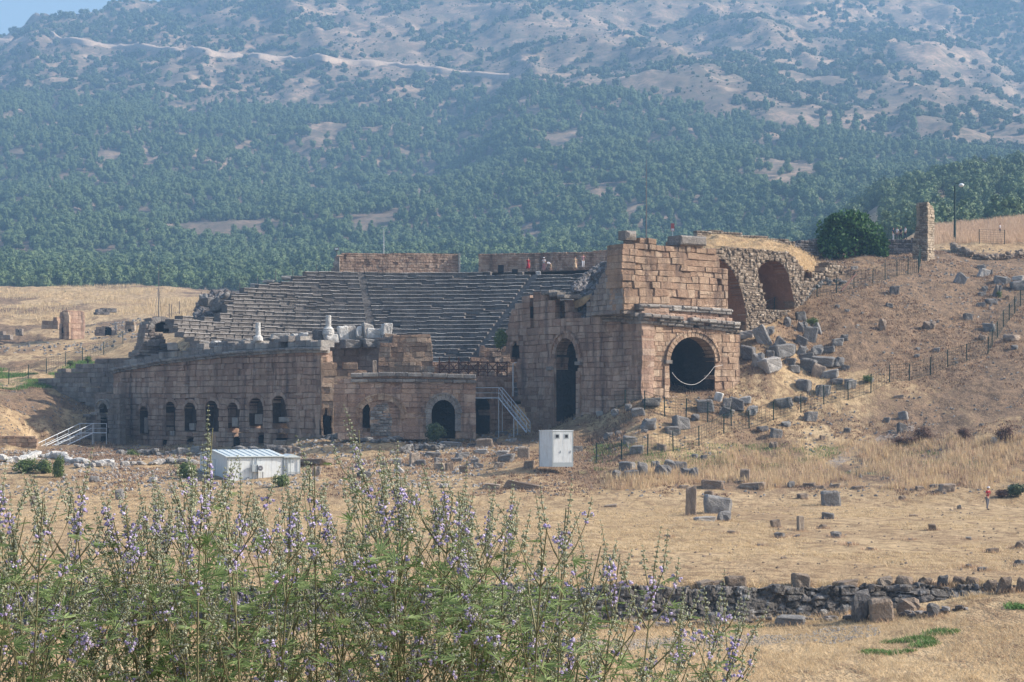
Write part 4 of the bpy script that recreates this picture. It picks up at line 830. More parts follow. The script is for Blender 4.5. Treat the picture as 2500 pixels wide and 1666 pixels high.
mb = MB(); box_on(mb, GE, g0 + .05, g0 + .85, zg + .15, zg + 2.0, .03, .045); adopt(mb, 'door_leaf', M['white_panel'], dd)
def roofslab(mb, q0, q1):
    r0_ = ze + .02; rp = ze + .42
    for (d0, z0, d1, z1) in ((.18, r0_ - .05, -WG / 2, rp), (-WG / 2, rp, -WG - .18, r0_ - .05)):
        V = [LS.w(q0 - .15, z0, d0), LS.w(q1 + .1, z0, d0), LS.w(q1 + .1, z1, d1), LS.w(q0 - .15, z1, d1)]; V += [(x, y, z + .07) for x, y, z in V]
        mb.add(V, [(0, 3, 2, 1), (4, 5, 6, 7), (0, 1, 5, 4), (1, 2, 6, 5), (2, 3, 7, 6), (3, 0, 4, 7)])
mb = MB(); roofslab(mb, 0, L1)
q = .2
while q < L1:   # standing seams
    V0_ = LS.w(q, ze + .06, .17); V1_ = LS.w(q, ze + .51, -WG / 2); mb.tube([V0_, V1_], .03, 4); q += .6
adopt(mb, 'roof', M['roof_sheet'], cab)
mb = MB(); box_on(mb, LS, -.02, .1, zg, ze, -.04, .025); box_on(mb, LS, L1 - .1, L1 + .02, zg, ze, -.04, .025); box_on(mb, LS, 0, L1, ze - .14, ze, 0, .035); adopt(mb, 'corner_trim', M['panel_grey'], cab)
# air conditioner on brackets
qa_ = LS.sz(c(11, 925, 0)[0], 1100)[0]; qb = LS.sz(c(11, 995, 0)[0], 1100)[0]; za_ = -(c(11, 0, 795)[1] - HZ) / FPX * 172.3; zb_ = -(c(11, 0, 702)[1] - HZ) / FPX * 172.3
ac = adopt((lambda m: (box_on(m, LS, qa_, qb, za_, zb_, .18, .48), m)[1])(MB()), 'air_conditioner', M['white_panel'], cab)
mb = MB(); qc = (qa_ + qb) / 2 - .05; zc = (za_ + zb_) / 2
for i in range(18):
    a0, a1 = 2 * math.pi * i / 18, 2 * math.pi * (i + 1) / 18; R0 = (zb_ - za_) * .36
    mb.add([LS.w(qc + R0 * math.cos(a0), zc + R0 * math.sin(a0), .49), LS.w(qc + R0 * math.cos(a1), zc + R0 * math.sin(a1), .49), LS.w(qc + R0 * .3 * math.cos(a1), zc + R0 * .3 * math.sin(a1), .5), LS.w(qc + R0 * .3 * math.cos(a0), zc + R0 * .3 * math.sin(a0), .5)], [(0, 1, 2, 3)])
child(mb.obj('fan_grille', M['grey_cloth']), ac)
mb = MB(); box_on(mb, LS, qa_ - .5, qa_ - .05, za_ + .0, zb_, .15, .4); adopt(mb, 'air_conditioner', M['panel_grey'], cab)
mb = MB()
for qq in (qa_ + .02, qb - .02): box_on(mb, LS, qq - .03, qq + .03, zg, za_, .2, .26)
adopt(mb, 'bracket', M['mast'], cab)
mb = MB()
for qq in (qa_ - .35, qa_ + .0): mb.tube([LS.w(qq, zg + .2, .06), LS.w(qq, ze - .1, .06)], .035, 5)
adopt(mb, 'pipe', M['panel_grey'], cab)
# small lean-to at the right end with its own gable
ext = adopt((lambda m: (box_on(m, LS, L1 + .02, LG, zg, ze - .12, -1.5, -.06), m)[1])(MB()), 'porch', M['white_panel'], cab)
mb = MB(); qm = (L1 + LG) / 2
V = [LS.w(L1 - .05, ze - .1, .2), LS.w(LG + .1, ze - .12, .2), LS.w(qm, ze + .18, .2)] + [LS.w(L1 - .05, ze - .1, -2), LS.w(LG + .1, ze - .12, -2), LS.w(qm, ze + .18, -2)]
mb.add(V, [(0, 2, 5, 3), (2, 1, 4, 5), (0, 3, 4, 1)], T=[(0, 1, 2)]); child(mb.obj('porch_roof', M['roof_sheet']), ext)
mb = MB()
for qq in (L1 + .06, L1 + .35, L1 + .62, LG - .06): box_on(mb, LS, qq - .03, qq + .03, zg, ze - .12, .02, .1)
box_on(mb, LS, L1, LG, zg + .95, zg + 1.02, .03, .08); child(mb.obj('porch_post', M['panel_grey']), ext)

# toilet booth
bc = np.array([(c(4, 558, 0)[0] - CX) / FPX * 170, 170.0]); BF = Plane(bc, bc + 1.78 * np.array([.96, .28])); BL = Plane(bc + 1.3 * np.array([-.72, .69]), bc)
z1 = P(0, 1053, 170)[2]; z0 = P(0, 1133, 170)[2] - .25
bth = thing('toilet_booth', 'tall white toilet booth with two small square windows beside the metal stairs', 'booth', loc=(bc[0], bc[1], z0))
fw = BF.sz(c(4, 695, 0)[0], 1100)[0]; lw = BL.L - BL.sz(c(4, 468, 0)[0], 1100)[0]; BL = Plane(BL.b - BL.t * lw, BL.b)
corners = [bc, bc + BF.t * fw, bc + BF.t * fw - BL.t * lw, bc - BL.t * lw]
mb = MB(); solid(mb, [tuple(p) for p in corners], z0, z1); adopt(mb, 'cabin_body', M['white_panel'], bth)
mb = MB(); solid(mb, [tuple(p + (p - np.mean(corners, 0)) * .05) for p in corners], z1, z1 + .07); adopt(mb, 'roof', M['white_panel'], bth)
mb = MB()
for pl_, a_ in ((BF, 0), (BF, fw), (BL, 0)): box_on(mb, pl_, a_ - .04, a_ + .04, z0, z1, -.03, .02)
box_on(mb, BF, 0, fw, z1 - .08, z1, -.01, .02); box_on(mb, BF, 0, fw, z0, z0 + .35, -.01, .025); adopt(mb, 'corner_trim', M['panel_grey'], bth)
for x0, x1 in ((572, 606), (636, 668)):
    qa_, za_ = BF.sz(*c(4, x0, 1490)); qb, zb_ = BF.sz(*c(4, x1, 1453)); mb = MB(); box_on(mb, BF, qa_, qb, za_, zb_, -.02, .03); w_ = adopt(mb, 'window', M['panel_grey'], bth)
    mb = MB(); box_on(mb, BF, qa_ + .09, qb - .09, za_ + .1, zb_ - .1, .03, .04); child(mb.obj('pane', M['dark']), w_)
for a_ in (fw * .28, fw * .78):
    mb = MB(); box_on(mb, BF, a_ + .18, a_ + .22, z0 + 1.15, z0 + 1.35, .0, .06); adopt(mb, 'door_handle', M['panel_grey'], bth)
for a_, b_ in ((.08, fw / 2 - .03), (fw / 2 + .03, fw - .08)):
    mb = MB(); box_on(mb, BF, a_, b_, z0 + .37, z1 - .12, .0, .012); adopt(mb, 'door', M['white_panel'], bth)

# ---------------------------------------------------------------- metal stairs
def stairs(label, top, bot, w_vec, nstep, mat, posts=4, plat=None, grp=None):
    top = np.array(top); bot = np.array(bot); wv = np.array(w_vec)
    t = thing('metal_stairs', label, 'stairs', loc=tuple(bot)); 
    for sd in (0, 1):
        o_ = wv * sd; mb = MB(); mb.tube([bot + o_, top + o_], .07, 4); mb2 = MB(); H1 = np.array([0, 0, 1.0])
        mb2.tube([bot + o_ + H1, top + o_ + H1], .035, 6); mb2.tube([bot + o_ + H1 * .55, top + o_ + H1 * .55], .025, 6)
        for i in range(posts):
            f = i / (posts - 1); p = bot + (top - bot) * f + o_; mb2.tube([p, p + H1], .035, 6)
        if plat is not None:
            pv = np.array(plat); a = top + o_; b = a + pv
            mb.tube([a, b], .06, 4); mb2.tube([a + H1, b + H1], .035, 6); mb2.tube([a + H1 * .5, b + H1 * .5], .025, 6); mb2.tube([b, b + H1], .035, 6)
            for q in (a, b): mb.tube([q, (q[0], q[1], float(gz(q[0], q[1])) - .3)], .05, 6)
        m_ = top * .45 + bot * .55 + o_; mb.tube([m_, (m_[0], m_[1], float(gz(m_[0], m_[1])) - .3)], .05, 6)
        adopt(mb, 'stringer', mat, t); adopt(mb2, 'handrail', mat, t)
    mb = MB()
    for i in range(nstep):
        p = bot + (top - bot) * (i + .5) / nstep; d = unit(np.array([top[0] - bot[0], top[1] - bot[1], 0])) * .13
        mb.add([p - d, p - d + wv, p + d + wv, p + d, p - d + (0, 0, .04), p - d + wv + (0, 0, .04), p + d + wv + (0, 0, .04), p + d + (0, 0, .04)], [(3, 2, 1, 0), (4, 5, 6, 7), (0, 1, 5, 4), (1, 2, 6, 5), (2, 3, 7, 6), (3, 0, 4, 7)])
    adopt(mb, 'tread', mat, t)
    if plat is not None:
        pv = np.array(plat); mb = MB(); V = [top, top + pv, top + pv + wv, top + wv]; V += [v + np.array([0, 0, .05]) for v in V]; mb.add(V, [(3, 2, 1, 0), (4, 5, 6, 7), (0, 1, 5, 4), (1, 2, 6, 5), (2, 3, 7, 6), (3, 0, 4, 7)]); adopt(mb, 'platform', mat, t)
    return t
H1y = 1.0 / 200 * FPX
tp = P(*c(3, 1803, 775), 196); bt = P(*c(3, 2040, 1068), 193.5)
stairs('grey metal stairs and platform climbing to the railing left of the gate tower', tp, bt, (.35, 1.1, 0), 15, M['galv'], 4, plat=(-2.7, -.1, 0))
tp = P(*c(1, 510, 1195), 219.5); bt = P(*c(1, 215, 1335), 213)
stairs('grey metal stairs rising to the small doorway at the left end of the ruin', tp, bt, (1.6, -1.2, 0), 15, M['galv'], 5, plat=(1.4, .4, 0))
# tall thin pipe frame by the tower
mb = MB(); a = P(*c(3, 1925, 760), 200.0); b = P(*c(3, 1925, 480), 200.0); cc_ = P(*c(3, 1955, 470), 200.0); mb.tube([a, b, cc_], .06, 5); tag(mb.obj('steel_pipe', M['galv']), 'thin grey steel pipe standing between the rusty railing and the tower', 'pipe')
# rusty railing with crosses
rl = thing('rusty_railing', 'rust brown railing with crossed bars between the broken pier and the gate tower', 'railing', loc=P(1150, 925, 204))
mb = MB(); RP = Plane.px(c(3, 1262, 0)[0], 203.6, c(3, 1872, 0)[0], 204); bars = MB()
zt_ = lambda x: RP.sz(*c(3, x, 470))[1]; zb_ = lambda x: RP.sz(*c(3, x, 592))[1]
xs = list(range(1300, 1880, 82)) 
for x in xs: q = RP.sz(*c(3, x, 500))[0]; mb.tube([RP.w(q, zb_(x) - .2, 0), RP.w(q, zt_(x) + (.5 if x < 1500 else .1), 0)], .07, 5)
for x0, x1 in zip(xs, xs[1:]):
    q0, q1 = RP.sz(*c(3, x0, 500))[0], RP.sz(*c(3, x1, 500))[0]
    bars.tube([RP.w(q0, zb_(x0) + .3, 0), RP.w(q1, zt_(x1), 0)], .04, 4); bars.tube([RP.w(q1, zb_(x1) + .3, .05), RP.w(q0, zt_(x0), .05)], .04, 4)
    for f in (0, .5, 1): bars.tube([RP.w(q0, zb_(x0) * (1 - f) + zt_(x0) * f, 0), RP.w(q1, zb_(x1) * (1 - f) + zt_(x1) * f, 0)], .05, 4)
adopt(mb, 'posts', M['rust'], rl); adopt(bars, 'cross_bars', M['rust'], rl)
# chain across the gate
mb = MB(); 
L = [(1362, 1035), (1372, 1052), (1392, 1075), (1420, 1098), (1455, 1114), (1490, 1120), (1520, 1116), (1550, 1102), (1585, 1074), (1620, 1036), (1650, 996), (1705, 985)]
pts = [PR.w(PR.sz(*c(4, x, y))[0], PR.sz(*c(4, x, y))[1], .28) for x, y in L]; mb.tube(pts, .019, 6)
o = mb.obj('barrier_chain', M['cord']); tag(o, 'white chain sagging across the large right arch of the gate tower', 'chain')

# ---------------------------------------------------------------- masts, lamp, signs
def mast(label, u, y0, y1, D, r=.06, mat='mast', guy=None, top=None, name='lightning_mast', cat='mast'):
    a = P(u, y1, D); b = P(u, y0, D); t = thing(name, label, cat, loc=a); mb = MB(); mb.tube([a - Vector((0, 0, .3)), a * .5 + b * .5, b], [r * 1.3, r, r * .5], 6); adopt(mb, 'pole', M[mat], t)
    if guy:
        mb = MB()
        for (gu, gy, gd) in guy: mb.tube([P(u, y0 + (y1 - y0) * .35, D), P(gu, gy, gd)], .022, 4)
        adopt(mb, 'guy_wire', M[mat], t)
    if top: adopt(top(b), 'head', M[mat], t)
    return t
def spike(b):
    m = MB();  m.tube([b, b + Vector((0, 0, .7))], .02, 4); return m
mast('thin dark lightning mast with guy wires above the arched stub on the left', c(1, 1012, 0)[0], c(1, 0, 150)[1], c(1, 0, 452)[1], 234, .055, guy=[(c(1, 985, 0)[0], 773, 232), (c(1, 1030, 0)[0], 773, 238)], top=spike)
mast('tall thin dark mast standing on top of the gate tower', 1250 + 617 / 1.882, 765 / 1.882, 1105 / 1.882, 196, .06, top=spike)
def cams(b):
    m = MB(); m.box(.12, .42, -.1, .1, .1, .26, Matrix.Translation(b)); m.tube([b + Vector((-.35, 0, .05)), b + Vector((.4, 0, .15))], .03, 4); return m
mast('pale camera pole rising behind the left parapet wall', 937, 1045 / 1.882, 625 , 262, .055, 'galv', top=cams, name='camera_pole', cat='pole')
# floodlight on the parapet end
t = thing('floodlight', 'small dark floodlight on the left end of the parapet wall', 'floodlight', loc=P(822, 622, 253)); mb = MB(); b = P(822, 612, 253); mb.box(-.28, .28, -.15, .15, 0, .38, Matrix.Translation(b)); adopt(mb, 'housing', M['grey_cloth'], t)
mb = MB(); mb.box(-.2, .2, -.17, -.152, .08, .3, Matrix.Translation(b)); adopt(mb, 'glass', M['white_panel'], t); mb = MB(); mb.tube([b - Vector((0, 0, .55)), b], .05, 5); adopt(mb, 'bracket', M['mast'], t)
# street lamp
g = on_ground(2331, 593, 250, 330); D = g[1]; g = Vector(((2331 - CX) / FPX * D, D, -(594 - HZ) / FPX * D)); H = 146 / FPX * D
t = thing('street_lamp', 'dark street lamp with a round white head on the crest right of the pillar', 'street lamp', loc=g)
mb = MB(); mb.tube([g - Vector((0, 0, .6)), g + Vector((0, 0, H - .3))], [.17, .11], 8); mb.tube([g + Vector((0, 0, H - .4)), g + Vector((.15, 0, H)), g + Vector((.6, 0, H - .05))], .07, 6); adopt(mb, 'post', M['green_paint'], t)
mb = MB(); V = ICO2[0] * np.array([.36, .32, .26]) + np.array(g + Vector((.85, -.05, H - .25))); mb.add(V, T=ICO2[1]); adopt(mb, 'lamp_head', M['white_panel'], t, True)
# small sign on the tower top, white board by the parapet
a = P(1642, 590, 199); t = thing('warning_sign', 'small faded red and white sign on a thin pole on the tower top', 'sign', loc=a); mb = MB(); b = P(1642, 546, 199); mb.tube([a, b], .035, 5); adopt(mb, 'pole', M['galv'], t)
mb = MB(); mb.box(-.17, .17, -.03, .03, -.75, 0, Matrix.Translation(b)); adopt(mb, 'sign_plate', M['sign_red'], t); mb = MB(); mb.box(-.13, .13, -.04, -.031, -.7, -.5, Matrix.Translation(b)); adopt(mb, 'sign_band', M['white_cloth'], t)
pl = Plane.px(c(4, 948, 0)[0], 226, c(4, 990, 0)[0], 227); a = pl.w(0, 15.2)
t = thing('information_board', 'tilted white information board on thin legs between the tourists and the tower', 'information board', loc=a)
f = lambda x, y, d: pl.w(pl.sz(*c(4, x, y))[0], pl.sz(*c(4, x, y))[1], d)
mb = MB(); V = [f(948, 262, .3), f(990, 262, .3), f(988, 230, -.3), f(958, 228, -.3)]; V += [(x, y, z - .05) for x, y, z in V]; mb.add(V, [(0, 1, 2, 3), (7, 6, 5, 4), (0, 4, 5, 1), (1, 5, 6, 2), (2, 6, 7, 3), (3, 7, 4, 0)]); adopt(mb, 'panel', M['white_panel'], t)
mb = MB(); mb.tube([f(950, 262, .2), f(940, 292, .2)], .035, 4); adopt(mb, 'leg', M['white_panel'], t); mb = MB(); mb.tube([f(985, 262, .2), f(988, 300, .2)], .035, 4); adopt(mb, 'leg', M['white_panel'], t)

# ---------------------------------------------------------------- fences
def fence(label, pts, h, mesh=True, D0=77, D1=400, mat='green_paint', lean=.05):
    """pts: photo positions of the post feet; h: post height in m"""
    G = [on_ground(u, y, D0, D1) for u, y in pts]; t = thing('mesh_fence', label, 'fence', loc=G[0])
    for g in G:
        mb = MB(); tp = g + Vector((random.uniform(-lean, lean), random.uniform(-lean, lean), h * random.uniform(.93, 1.05))); mb.tube([g - Vector((0, 0, .3)), tp], .055, 5); adopt(mb, 'post', M[mat], t)
    if mesh:
        mb = MB()
        for a, b in zip(G, G[1:]):
            L = (b - a).length
            for k in range(7): z = .1 + (h - .15) * k / 6; mb.tube([a + Vector((0, 0, z)), (a + b) / 2 + Vector((0, 0, z - .04)), b + Vector((0, 0, z))], .011 if k % 6 else .018, 3)
            n = max(2, int(L / .45))
            for k in range(n): p = a + (b - a) * (k / n); mb.tube([p + Vector((0, 0, .1)), p + Vector((0, 0, h - .05))], .009, 3)
        adopt(mb, 'wire_mesh', M[mat], t)
    return t
fence('long green mesh fence climbing the slope from the toilet booth to the right edge', [c(6, x, y) for x, y in [(118, 500), (252, 478), (387, 453), (521, 436), (656, 405), (785, 343), (918, 318), (1045, 275), (1188, 235), (1308, 190), (1435, 165), (1553, 132)]] + [c(5, x, y) for x, y in [(1140, 1392), (1270, 1385), (1410, 1342), (1526, 1292), (1650, 1252), (1790, 1206), (1818, 1150), (1855, 1095), (1893, 1030), (1930, 985), (1967, 935), (2004, 895), (2035, 855)]], 1.75)
fence('short line of leaning green fence posts curving round the foot of the gate tower', [c(6, x, y) for x, y in [(130, 215), (270, 215), (373, 222), (477, 252), (588, 262), (700, 285), (825, 305)]], 1.75)
fence('green mesh fence below the rubble vaults running up to the masonry pillar', [c(5, x, y) for x, y in [(278, 1000), (378, 950), (550, 868), (662, 828), (790, 800), (905, 775), (1030, 755), (1112, 715), (1190, 690), (1262, 678), (1333, 665), (1345, 600)]], 1.9)
fence('dark post fence crossing the grassy hollow at the far left', [c(1, x, y) for x, y in [(55, 885), (180, 860), (297, 815), (417, 772), (527, 735), (660, 697), (785, 630)]], 1.9)
fence('pair of thin fence posts on the grassy crest left of the walking woman', [c(5, x, y) for x, y in [(1733, 478), (1898, 480)]], 1.9, D0=240)
# posts along the outer edge of the seating
t = thing('post_fence', 'row of thin dark posts along the broken upper left edge of the seating', 'fence', loc=P(560, 725, 252))
for x, y0, y1, D in [(360, 600, 660, 262), (575, 555, 620, 262), (648, 585, 625, 258), (725, 510, 600, 258), (895, 455, 520, 257), (1070, 395, 490, 256), (1235, 380, 470, 256), (1462, 340, 395, 256), (150, 690, 790, 240), (52, 715, 825, 238), (75, 720, 815, 238)]:
    mb = MB(); mb.tube([P(*c(2, x, y1 + 22), D), P(*c(2, x, y0), D)], .04, 5); adopt(mb, 'post', M['mast'], t)
# timber prop leaning on the slope
mb = MB(); mb.tube([P(*c(5, 822, 785), 209), P(*c(5, 918, 675), 212)], .09, 6); tag(mb.obj('wooden_prop', M['rust']), 'dark timber pole leaning on the slope right of the vaults', 'pole')

# ---------------------------------------------------------------- marble on the stage wall
def rough(w, d, h, rnd=.06, sub=3, seed=0, taper=0.0):
    """rough-hewn block, w x d x h, origin at its base centre"""
    bm = bmesh.new(); bmesh.ops.create_cube(bm, size=1); bmesh.ops.bevel(bm, geom=bm.edges[:], offset=rnd, segments=1, affect='EDGES'); bmesh.ops.subdivide_edges(bm, edges=bm.edges[:], cuts=sub, use_grid_fill=True); bmesh.ops.triangulate(bm, faces=[f for f in bm.faces if len(f.verts) > 4])
    V = np.array([v.co[:] for v in bm.verts]); T = [[v.index for v in f.verts] for f in bm.faces]; bm.free()
    a = .05 + rnd * .45; q = np.stack([fbm(V[:, 0] * 2.2 + seed * 3.7 + V[:, 2], V[:, 1] * 2.2 + i * 9.1 + V[:, 2] * 1.7, 3, seed + i) for i in range(3)], 1); V = V + q * a
    V[:, :2] *= (1 - taper * (V[:, 2:3] + .5)); V[:, 2] += .5
    V *= np.array([w, d, h]); return V, T
def vt_mesh(name, V, T, mat, smooth=False):
    Qf = np.array([f for f in T if len(f) == 4]); Tf = np.array([f for f in T if len(f) == 3])
    return npmesh(name, V, [x for x in (Qf, Tf) if len(x)], mat, tint=np.full(len(Qf) + len(Tf), .5), smooth=smooth)
BM = {}
for kind, spec in {'block': dict(rnd=.09), 'slab': dict(rnd=.09), 'boulder': None, 'post': dict(rnd=.06)}.items():
    for v in range(5):
        if kind == 'boulder':
            V = ICO2[0].copy(); T = ICO2[1]; n_ = fbm(V[:, 0] * 1.3 + v * 5 + V[:, 2], V[:, 1] * 1.3 - V[:, 2] * .8, 3, v)[:, None]; V = np.sign(V) * np.abs(V) ** .7 * (.84 + .45 * n_); V = V / np.abs(V).max(0) * .5; V[:, 2] += .5; T = [list(t_) for t_ in T]
            V[:, :2] += .15 * fbm(V[:, 2] * 3, V[:, 0] * 2, 2, v)[:, None]
        else: V, T = rough(1, 1, 1, seed=v * 3 + len(kind), **spec); V[:, 0] += .18 * (V[:, 2] - .5) * random.uniform(-1, 1) * (kind != 'post'); V[:, 2] *= 1 + .22 * V[:, 0] * random.uniform(-1, 1) * (kind != 'post')
        for mt_ in ('grey_rock', 'tan_rock', 'pale_rock', 'marble'): BM[kind, v, mt_] = vt_mesh('stone_' + kind, V, T, M[mt_])
def stone(name, base, w, d, h, kind='block', mat='grey_rock', rz=None, tilt=(0, 0), sink=.2):
    o = mkobj(name, BM[kind, random.randrange(5), mat], loc=Vector(base) - Vector((0, 0, sink * h + .03))); o.scale = (w, d, h); o.rotation_euler = (tilt[0], tilt[1], random.uniform(-.5, .5) if rz is None else rz); return o
def colm(label, u, y0, y1, yb, w, D, wb):
    a = P(u, yb, D); t = thing('column_stub', label, 'column', loc=a); r = w / 2 / FPX * D; rb = wb / 2 / FPX * D; zt = P(u, y0, D)[2] - a[2]; zm = P(u, y1, D)[2] - a[2]
    mb = MB(); mb.lathe([(r, zm), (r * 1.02, zm + .1), (r * .97, zt - .05), (r * .9, zt)], 18, Matrix.Translation(a), .9); adopt(mb, 'shaft', M['marble'], t, False)
    mb = MB(); mb.lathe([(rb, -.05), (rb, zm * .45), (rb * .86, zm * .5), (rb * .9, zm * .7), (rb * .68, zm * .86), (r * 1.15, zm + .02)], 18, Matrix.Translation(a), .9); adopt(mb, 'base', M['marble'], t); return t
colm('shorter white marble column stub, left one on top of the stage wall', c(2, 902, 0)[0], c(2, 0, 895)[1], c(2, 0, 1015)[1], c(2, 0, 1062)[1], 12.5, 209, 24)
colm('taller white marble column stub on a flared base on the stage wall', c(2, 1575, 0)[0], c(2, 0, 825)[1], c(2, 0, 935)[1], c(2, 0, 1005)[1], 13.5, 206, 30)
MAR = [  # crop-2 box x0,x1,ytop,ybottom, kind, material, label
 (1205, 1290, 988, 1062, 'boulder', 'marble', 'jagged white marble lump left of the taller column stub'), (1280, 1390, 978, 1065, 'boulder', 'marble', 'pointed white marble lump nearest the red-stained block'),
 (1440, 1560, 965, 1080, 'block', 'grey_rock', 'grey stained marble block under the left side of the taller column stub'), (1540, 1660, 1000, 1088, 'block', 'marble', 'broad white marble plinth under the taller column stub'),
 (1665, 1760, 925, 1060, 'block', 'marble', 'white marble block first to the right of the taller column stub'), (1745, 1830, 920, 1060, 'block', 'pale_rock', 'pale block with a shadowed gap in the marble row'),
 (1830, 1895, 920, 1050, 'boulder', 'marble', 'rounded white marble piece in the middle of the marble row'), (1905, 2000, 900, 1045, 'block', 'pale_rock', 'tall pale marble block left of the carved cornice block'),
 (1925, 2085, 950, 1052, 'block', 'marble', 'long smooth white marble block at the right end of the marble row'), (2085, 2175, 895, 1010, 'block', 'marble', 'carved white marble cornice block topmost at the right end'), (2080, 2190, 1005, 1060, 'slab', 'marble', 'white marble slab under the carved cornice block'),
 (1240, 1385, 1062, 1130, 'block', 'tan_rock', 'reddish stained block under the jagged marble lumps'), (1415, 1500, 1062, 1130, 'block', 'pale_rock', 'pale square block just right of the reddish block'),
 (1700, 1880, 1055, 1140, 'block', 'grey_rock', 'long grey block under the middle of the marble row'), (1895, 2070, 1050, 1130, 'block', 'grey_rock', 'large grey block under the right end of the marble row'),
 (1025, 1190, 992, 1050, 'block', 'pale_rock', 'low pale broken block between the two column stubs'), (940, 1020, 1035, 1065, 'block', 'grey_rock', 'small grey block right of the shorter column stub'),
 (745, 835, 1040, 1080, 'boulder', 'pale_rock', 'pale stone left of the shorter column stub'), (440, 550, 1060, 1110, 'boulder', 'marble', 'white broken marble pieces towards the left end of the stage wall top'), (350, 430, 1065, 1115, 'block', 'pale_rock', 'small pale block at the left end of the stage wall top'),
 (35, 130, 1085, 1155, 'block', 'pale_rock', 'pale squared block beside the arched stub'), (560, 740, 1055, 1095, 'block', 'grey_rock', 'low grey block between the marble pieces at the left'),
 (2080, 2230, 1000, 1075, 'block', 'tan_rock', 'brown block joining the marble row to the broken pier'),
]
for i, (x0, x1, yt, yb, kind, mt_, lab) in enumerate(MAR):
    u0, yb_ = c(2, x0, yb); u1, yt_ = c(2, x1, yt); D = 206.2 - (1.2 if yb > 1100 else 0) + .3 * (i % 3) + (5 if x0 < 1100 else 0) + (10 if x0 < 600 else 0); w = (u1 - u0) / FPX * D
    o = stone('marble_block' if mt_ in ('marble', 'pale_rock') else 'stone_block', P((u0 + u1) / 2, yb_, D), w, min(1.5, w), (yb_ - yt_) / FPX * D, kind, mt_, rz=.35 + random.uniform(-.1, .1), sink=.02)
    tag(o, lab, 'stone block', 'white marble pieces on the stage wall' if mt_ in ('marble', 'pale_rock') else None)
# upright pale standing stones
for lab, k, x, y0, y1, w, D, m_ in [('narrow pointed pale stone standing left of the broken pier', 3, 745, 452, 565, 32, 200, 'tan_rock'), ('small pale pointed stone behind the centre of the lower arched wall', 3, 1150, 500, 555, 30, 201, 'tan_rock'), ('pale rough stone lying behind the centre of the lower arched wall', 3, 1225, 505, 555, 60, 201, 'tan_rock'), ('tall rust-stained slab standing in front of the fourth niche', 11, 350, 300, 560, 100, 200, 'tan_rock')]:
    u, y = c(k, x, y1); s_ = CR[k][0]; o = stone('standing_stone', P(u, y, D), w / s_ / FPX * D, .5, (y1 - y0) / s_ / FPX * D, 'post', m_, rz=.2, sink=0); tag(o, lab, 'stone')

# ---------------------------------------------------------------- loose stones on the ground
ORD = ['first', 'second', 'third', 'fourth', 'fifth', 'sixth', 'seventh', 'eighth', 'ninth', 'tenth', 'eleventh', 'twelfth', 'thirteenth', 'fourteenth', 'fifteenth', 'sixteenth', 'seventeenth', 'eighteenth', 'nineteenth', 'twentieth', 'twenty-first', 'twenty-second', 'twenty-third', 'twenty-fourth', 'twenty-fifth']
ADJ = {'grey_rock': 'grey', 'tan_rock': 'brownish', 'pale_rock': 'pale', 'marble': 'white'}; NOUN = {'block': 'block', 'slab': 'flat slab', 'boulder': 'boulder', 'post': 'upright stone'}
def stones(k, items, where, group, D0=77, D1=420, mat='grey_rock', tilt=.12):
    """items: x centre, y bottom, w, h in crop pixels [, kind, material, tilt, own label]"""
    s_ = CR[k][0]; made = []
    for it in sorted(items, key=lambda q: q[0]):
        x, y, w, h = it[:4]; kind = it[4] if len(it) > 4 and it[4] else ('block' if random.random() < .6 else 'boulder'); mt_ = it[5] if len(it) > 5 and it[5] else mat
        tl = it[6] if len(it) > 6 and it[6] is not None else random.uniform(-tilt, tilt); u, yy = c(k, x, y); g = on_ground(u, yy, D0, D1)
        W_ = w / s_ / FPX * g[1]; H_ = h / s_ / FPX * g[1]
        o = stone('stone_block' if kind != 'boulder' else 'boulder', g, W_ * .86, max(.35, W_ * random.uniform(.55, .85)) if kind != 'post' else W_ * .7, H_ * 1.25, kind, mt_, tilt=(random.uniform(-.08, .08), tl)); made.append((o, it, kind, mt_))
    cnt = {}
    for o, it, kind, mt_ in made:
        if len(it) > 7: tag(o, it[7], 'stone', group); continue
        key = (kind, mt_); cnt[key] = cnt.get(key, 0) + 1
        tot = sum(1 for m in made if len(m[1]) <= 7 and (m[2], m[3]) == key)
        pre = '' if tot == 1 else ORD[min(cnt[key] - 1, 24)] + ' '
        tag(o, f"{pre}{ADJ[mt_]} {NOUN[kind]}{' from the left' if tot > 1 else ''} {where}", 'stone', group)
stones(5, [(465, 1020, 80, 65, 'boulder'), (560, 985, 70, 60, 'block'), (675, 1068, 60, 95, 'post', 'grey_rock', -.35, 'tall leaning grey slab at the top right of the big rubble pile'), (610, 1110, 100, 90, 'block'), (560, 1060, 90, 70, 'boulder'), (335, 1130, 100, 120, 'block', None, -.5), (390, 1170, 80, 75, 'block', None, .5), (205, 1225, 100, 70, 'block'), (270, 1285, 110, 90, 'boulder'), (350, 1235, 60, 50, 'block'), (345, 1080, 80, 60)], 'in the upper rubble pile right of the gate', 'fallen stones right of the gate')
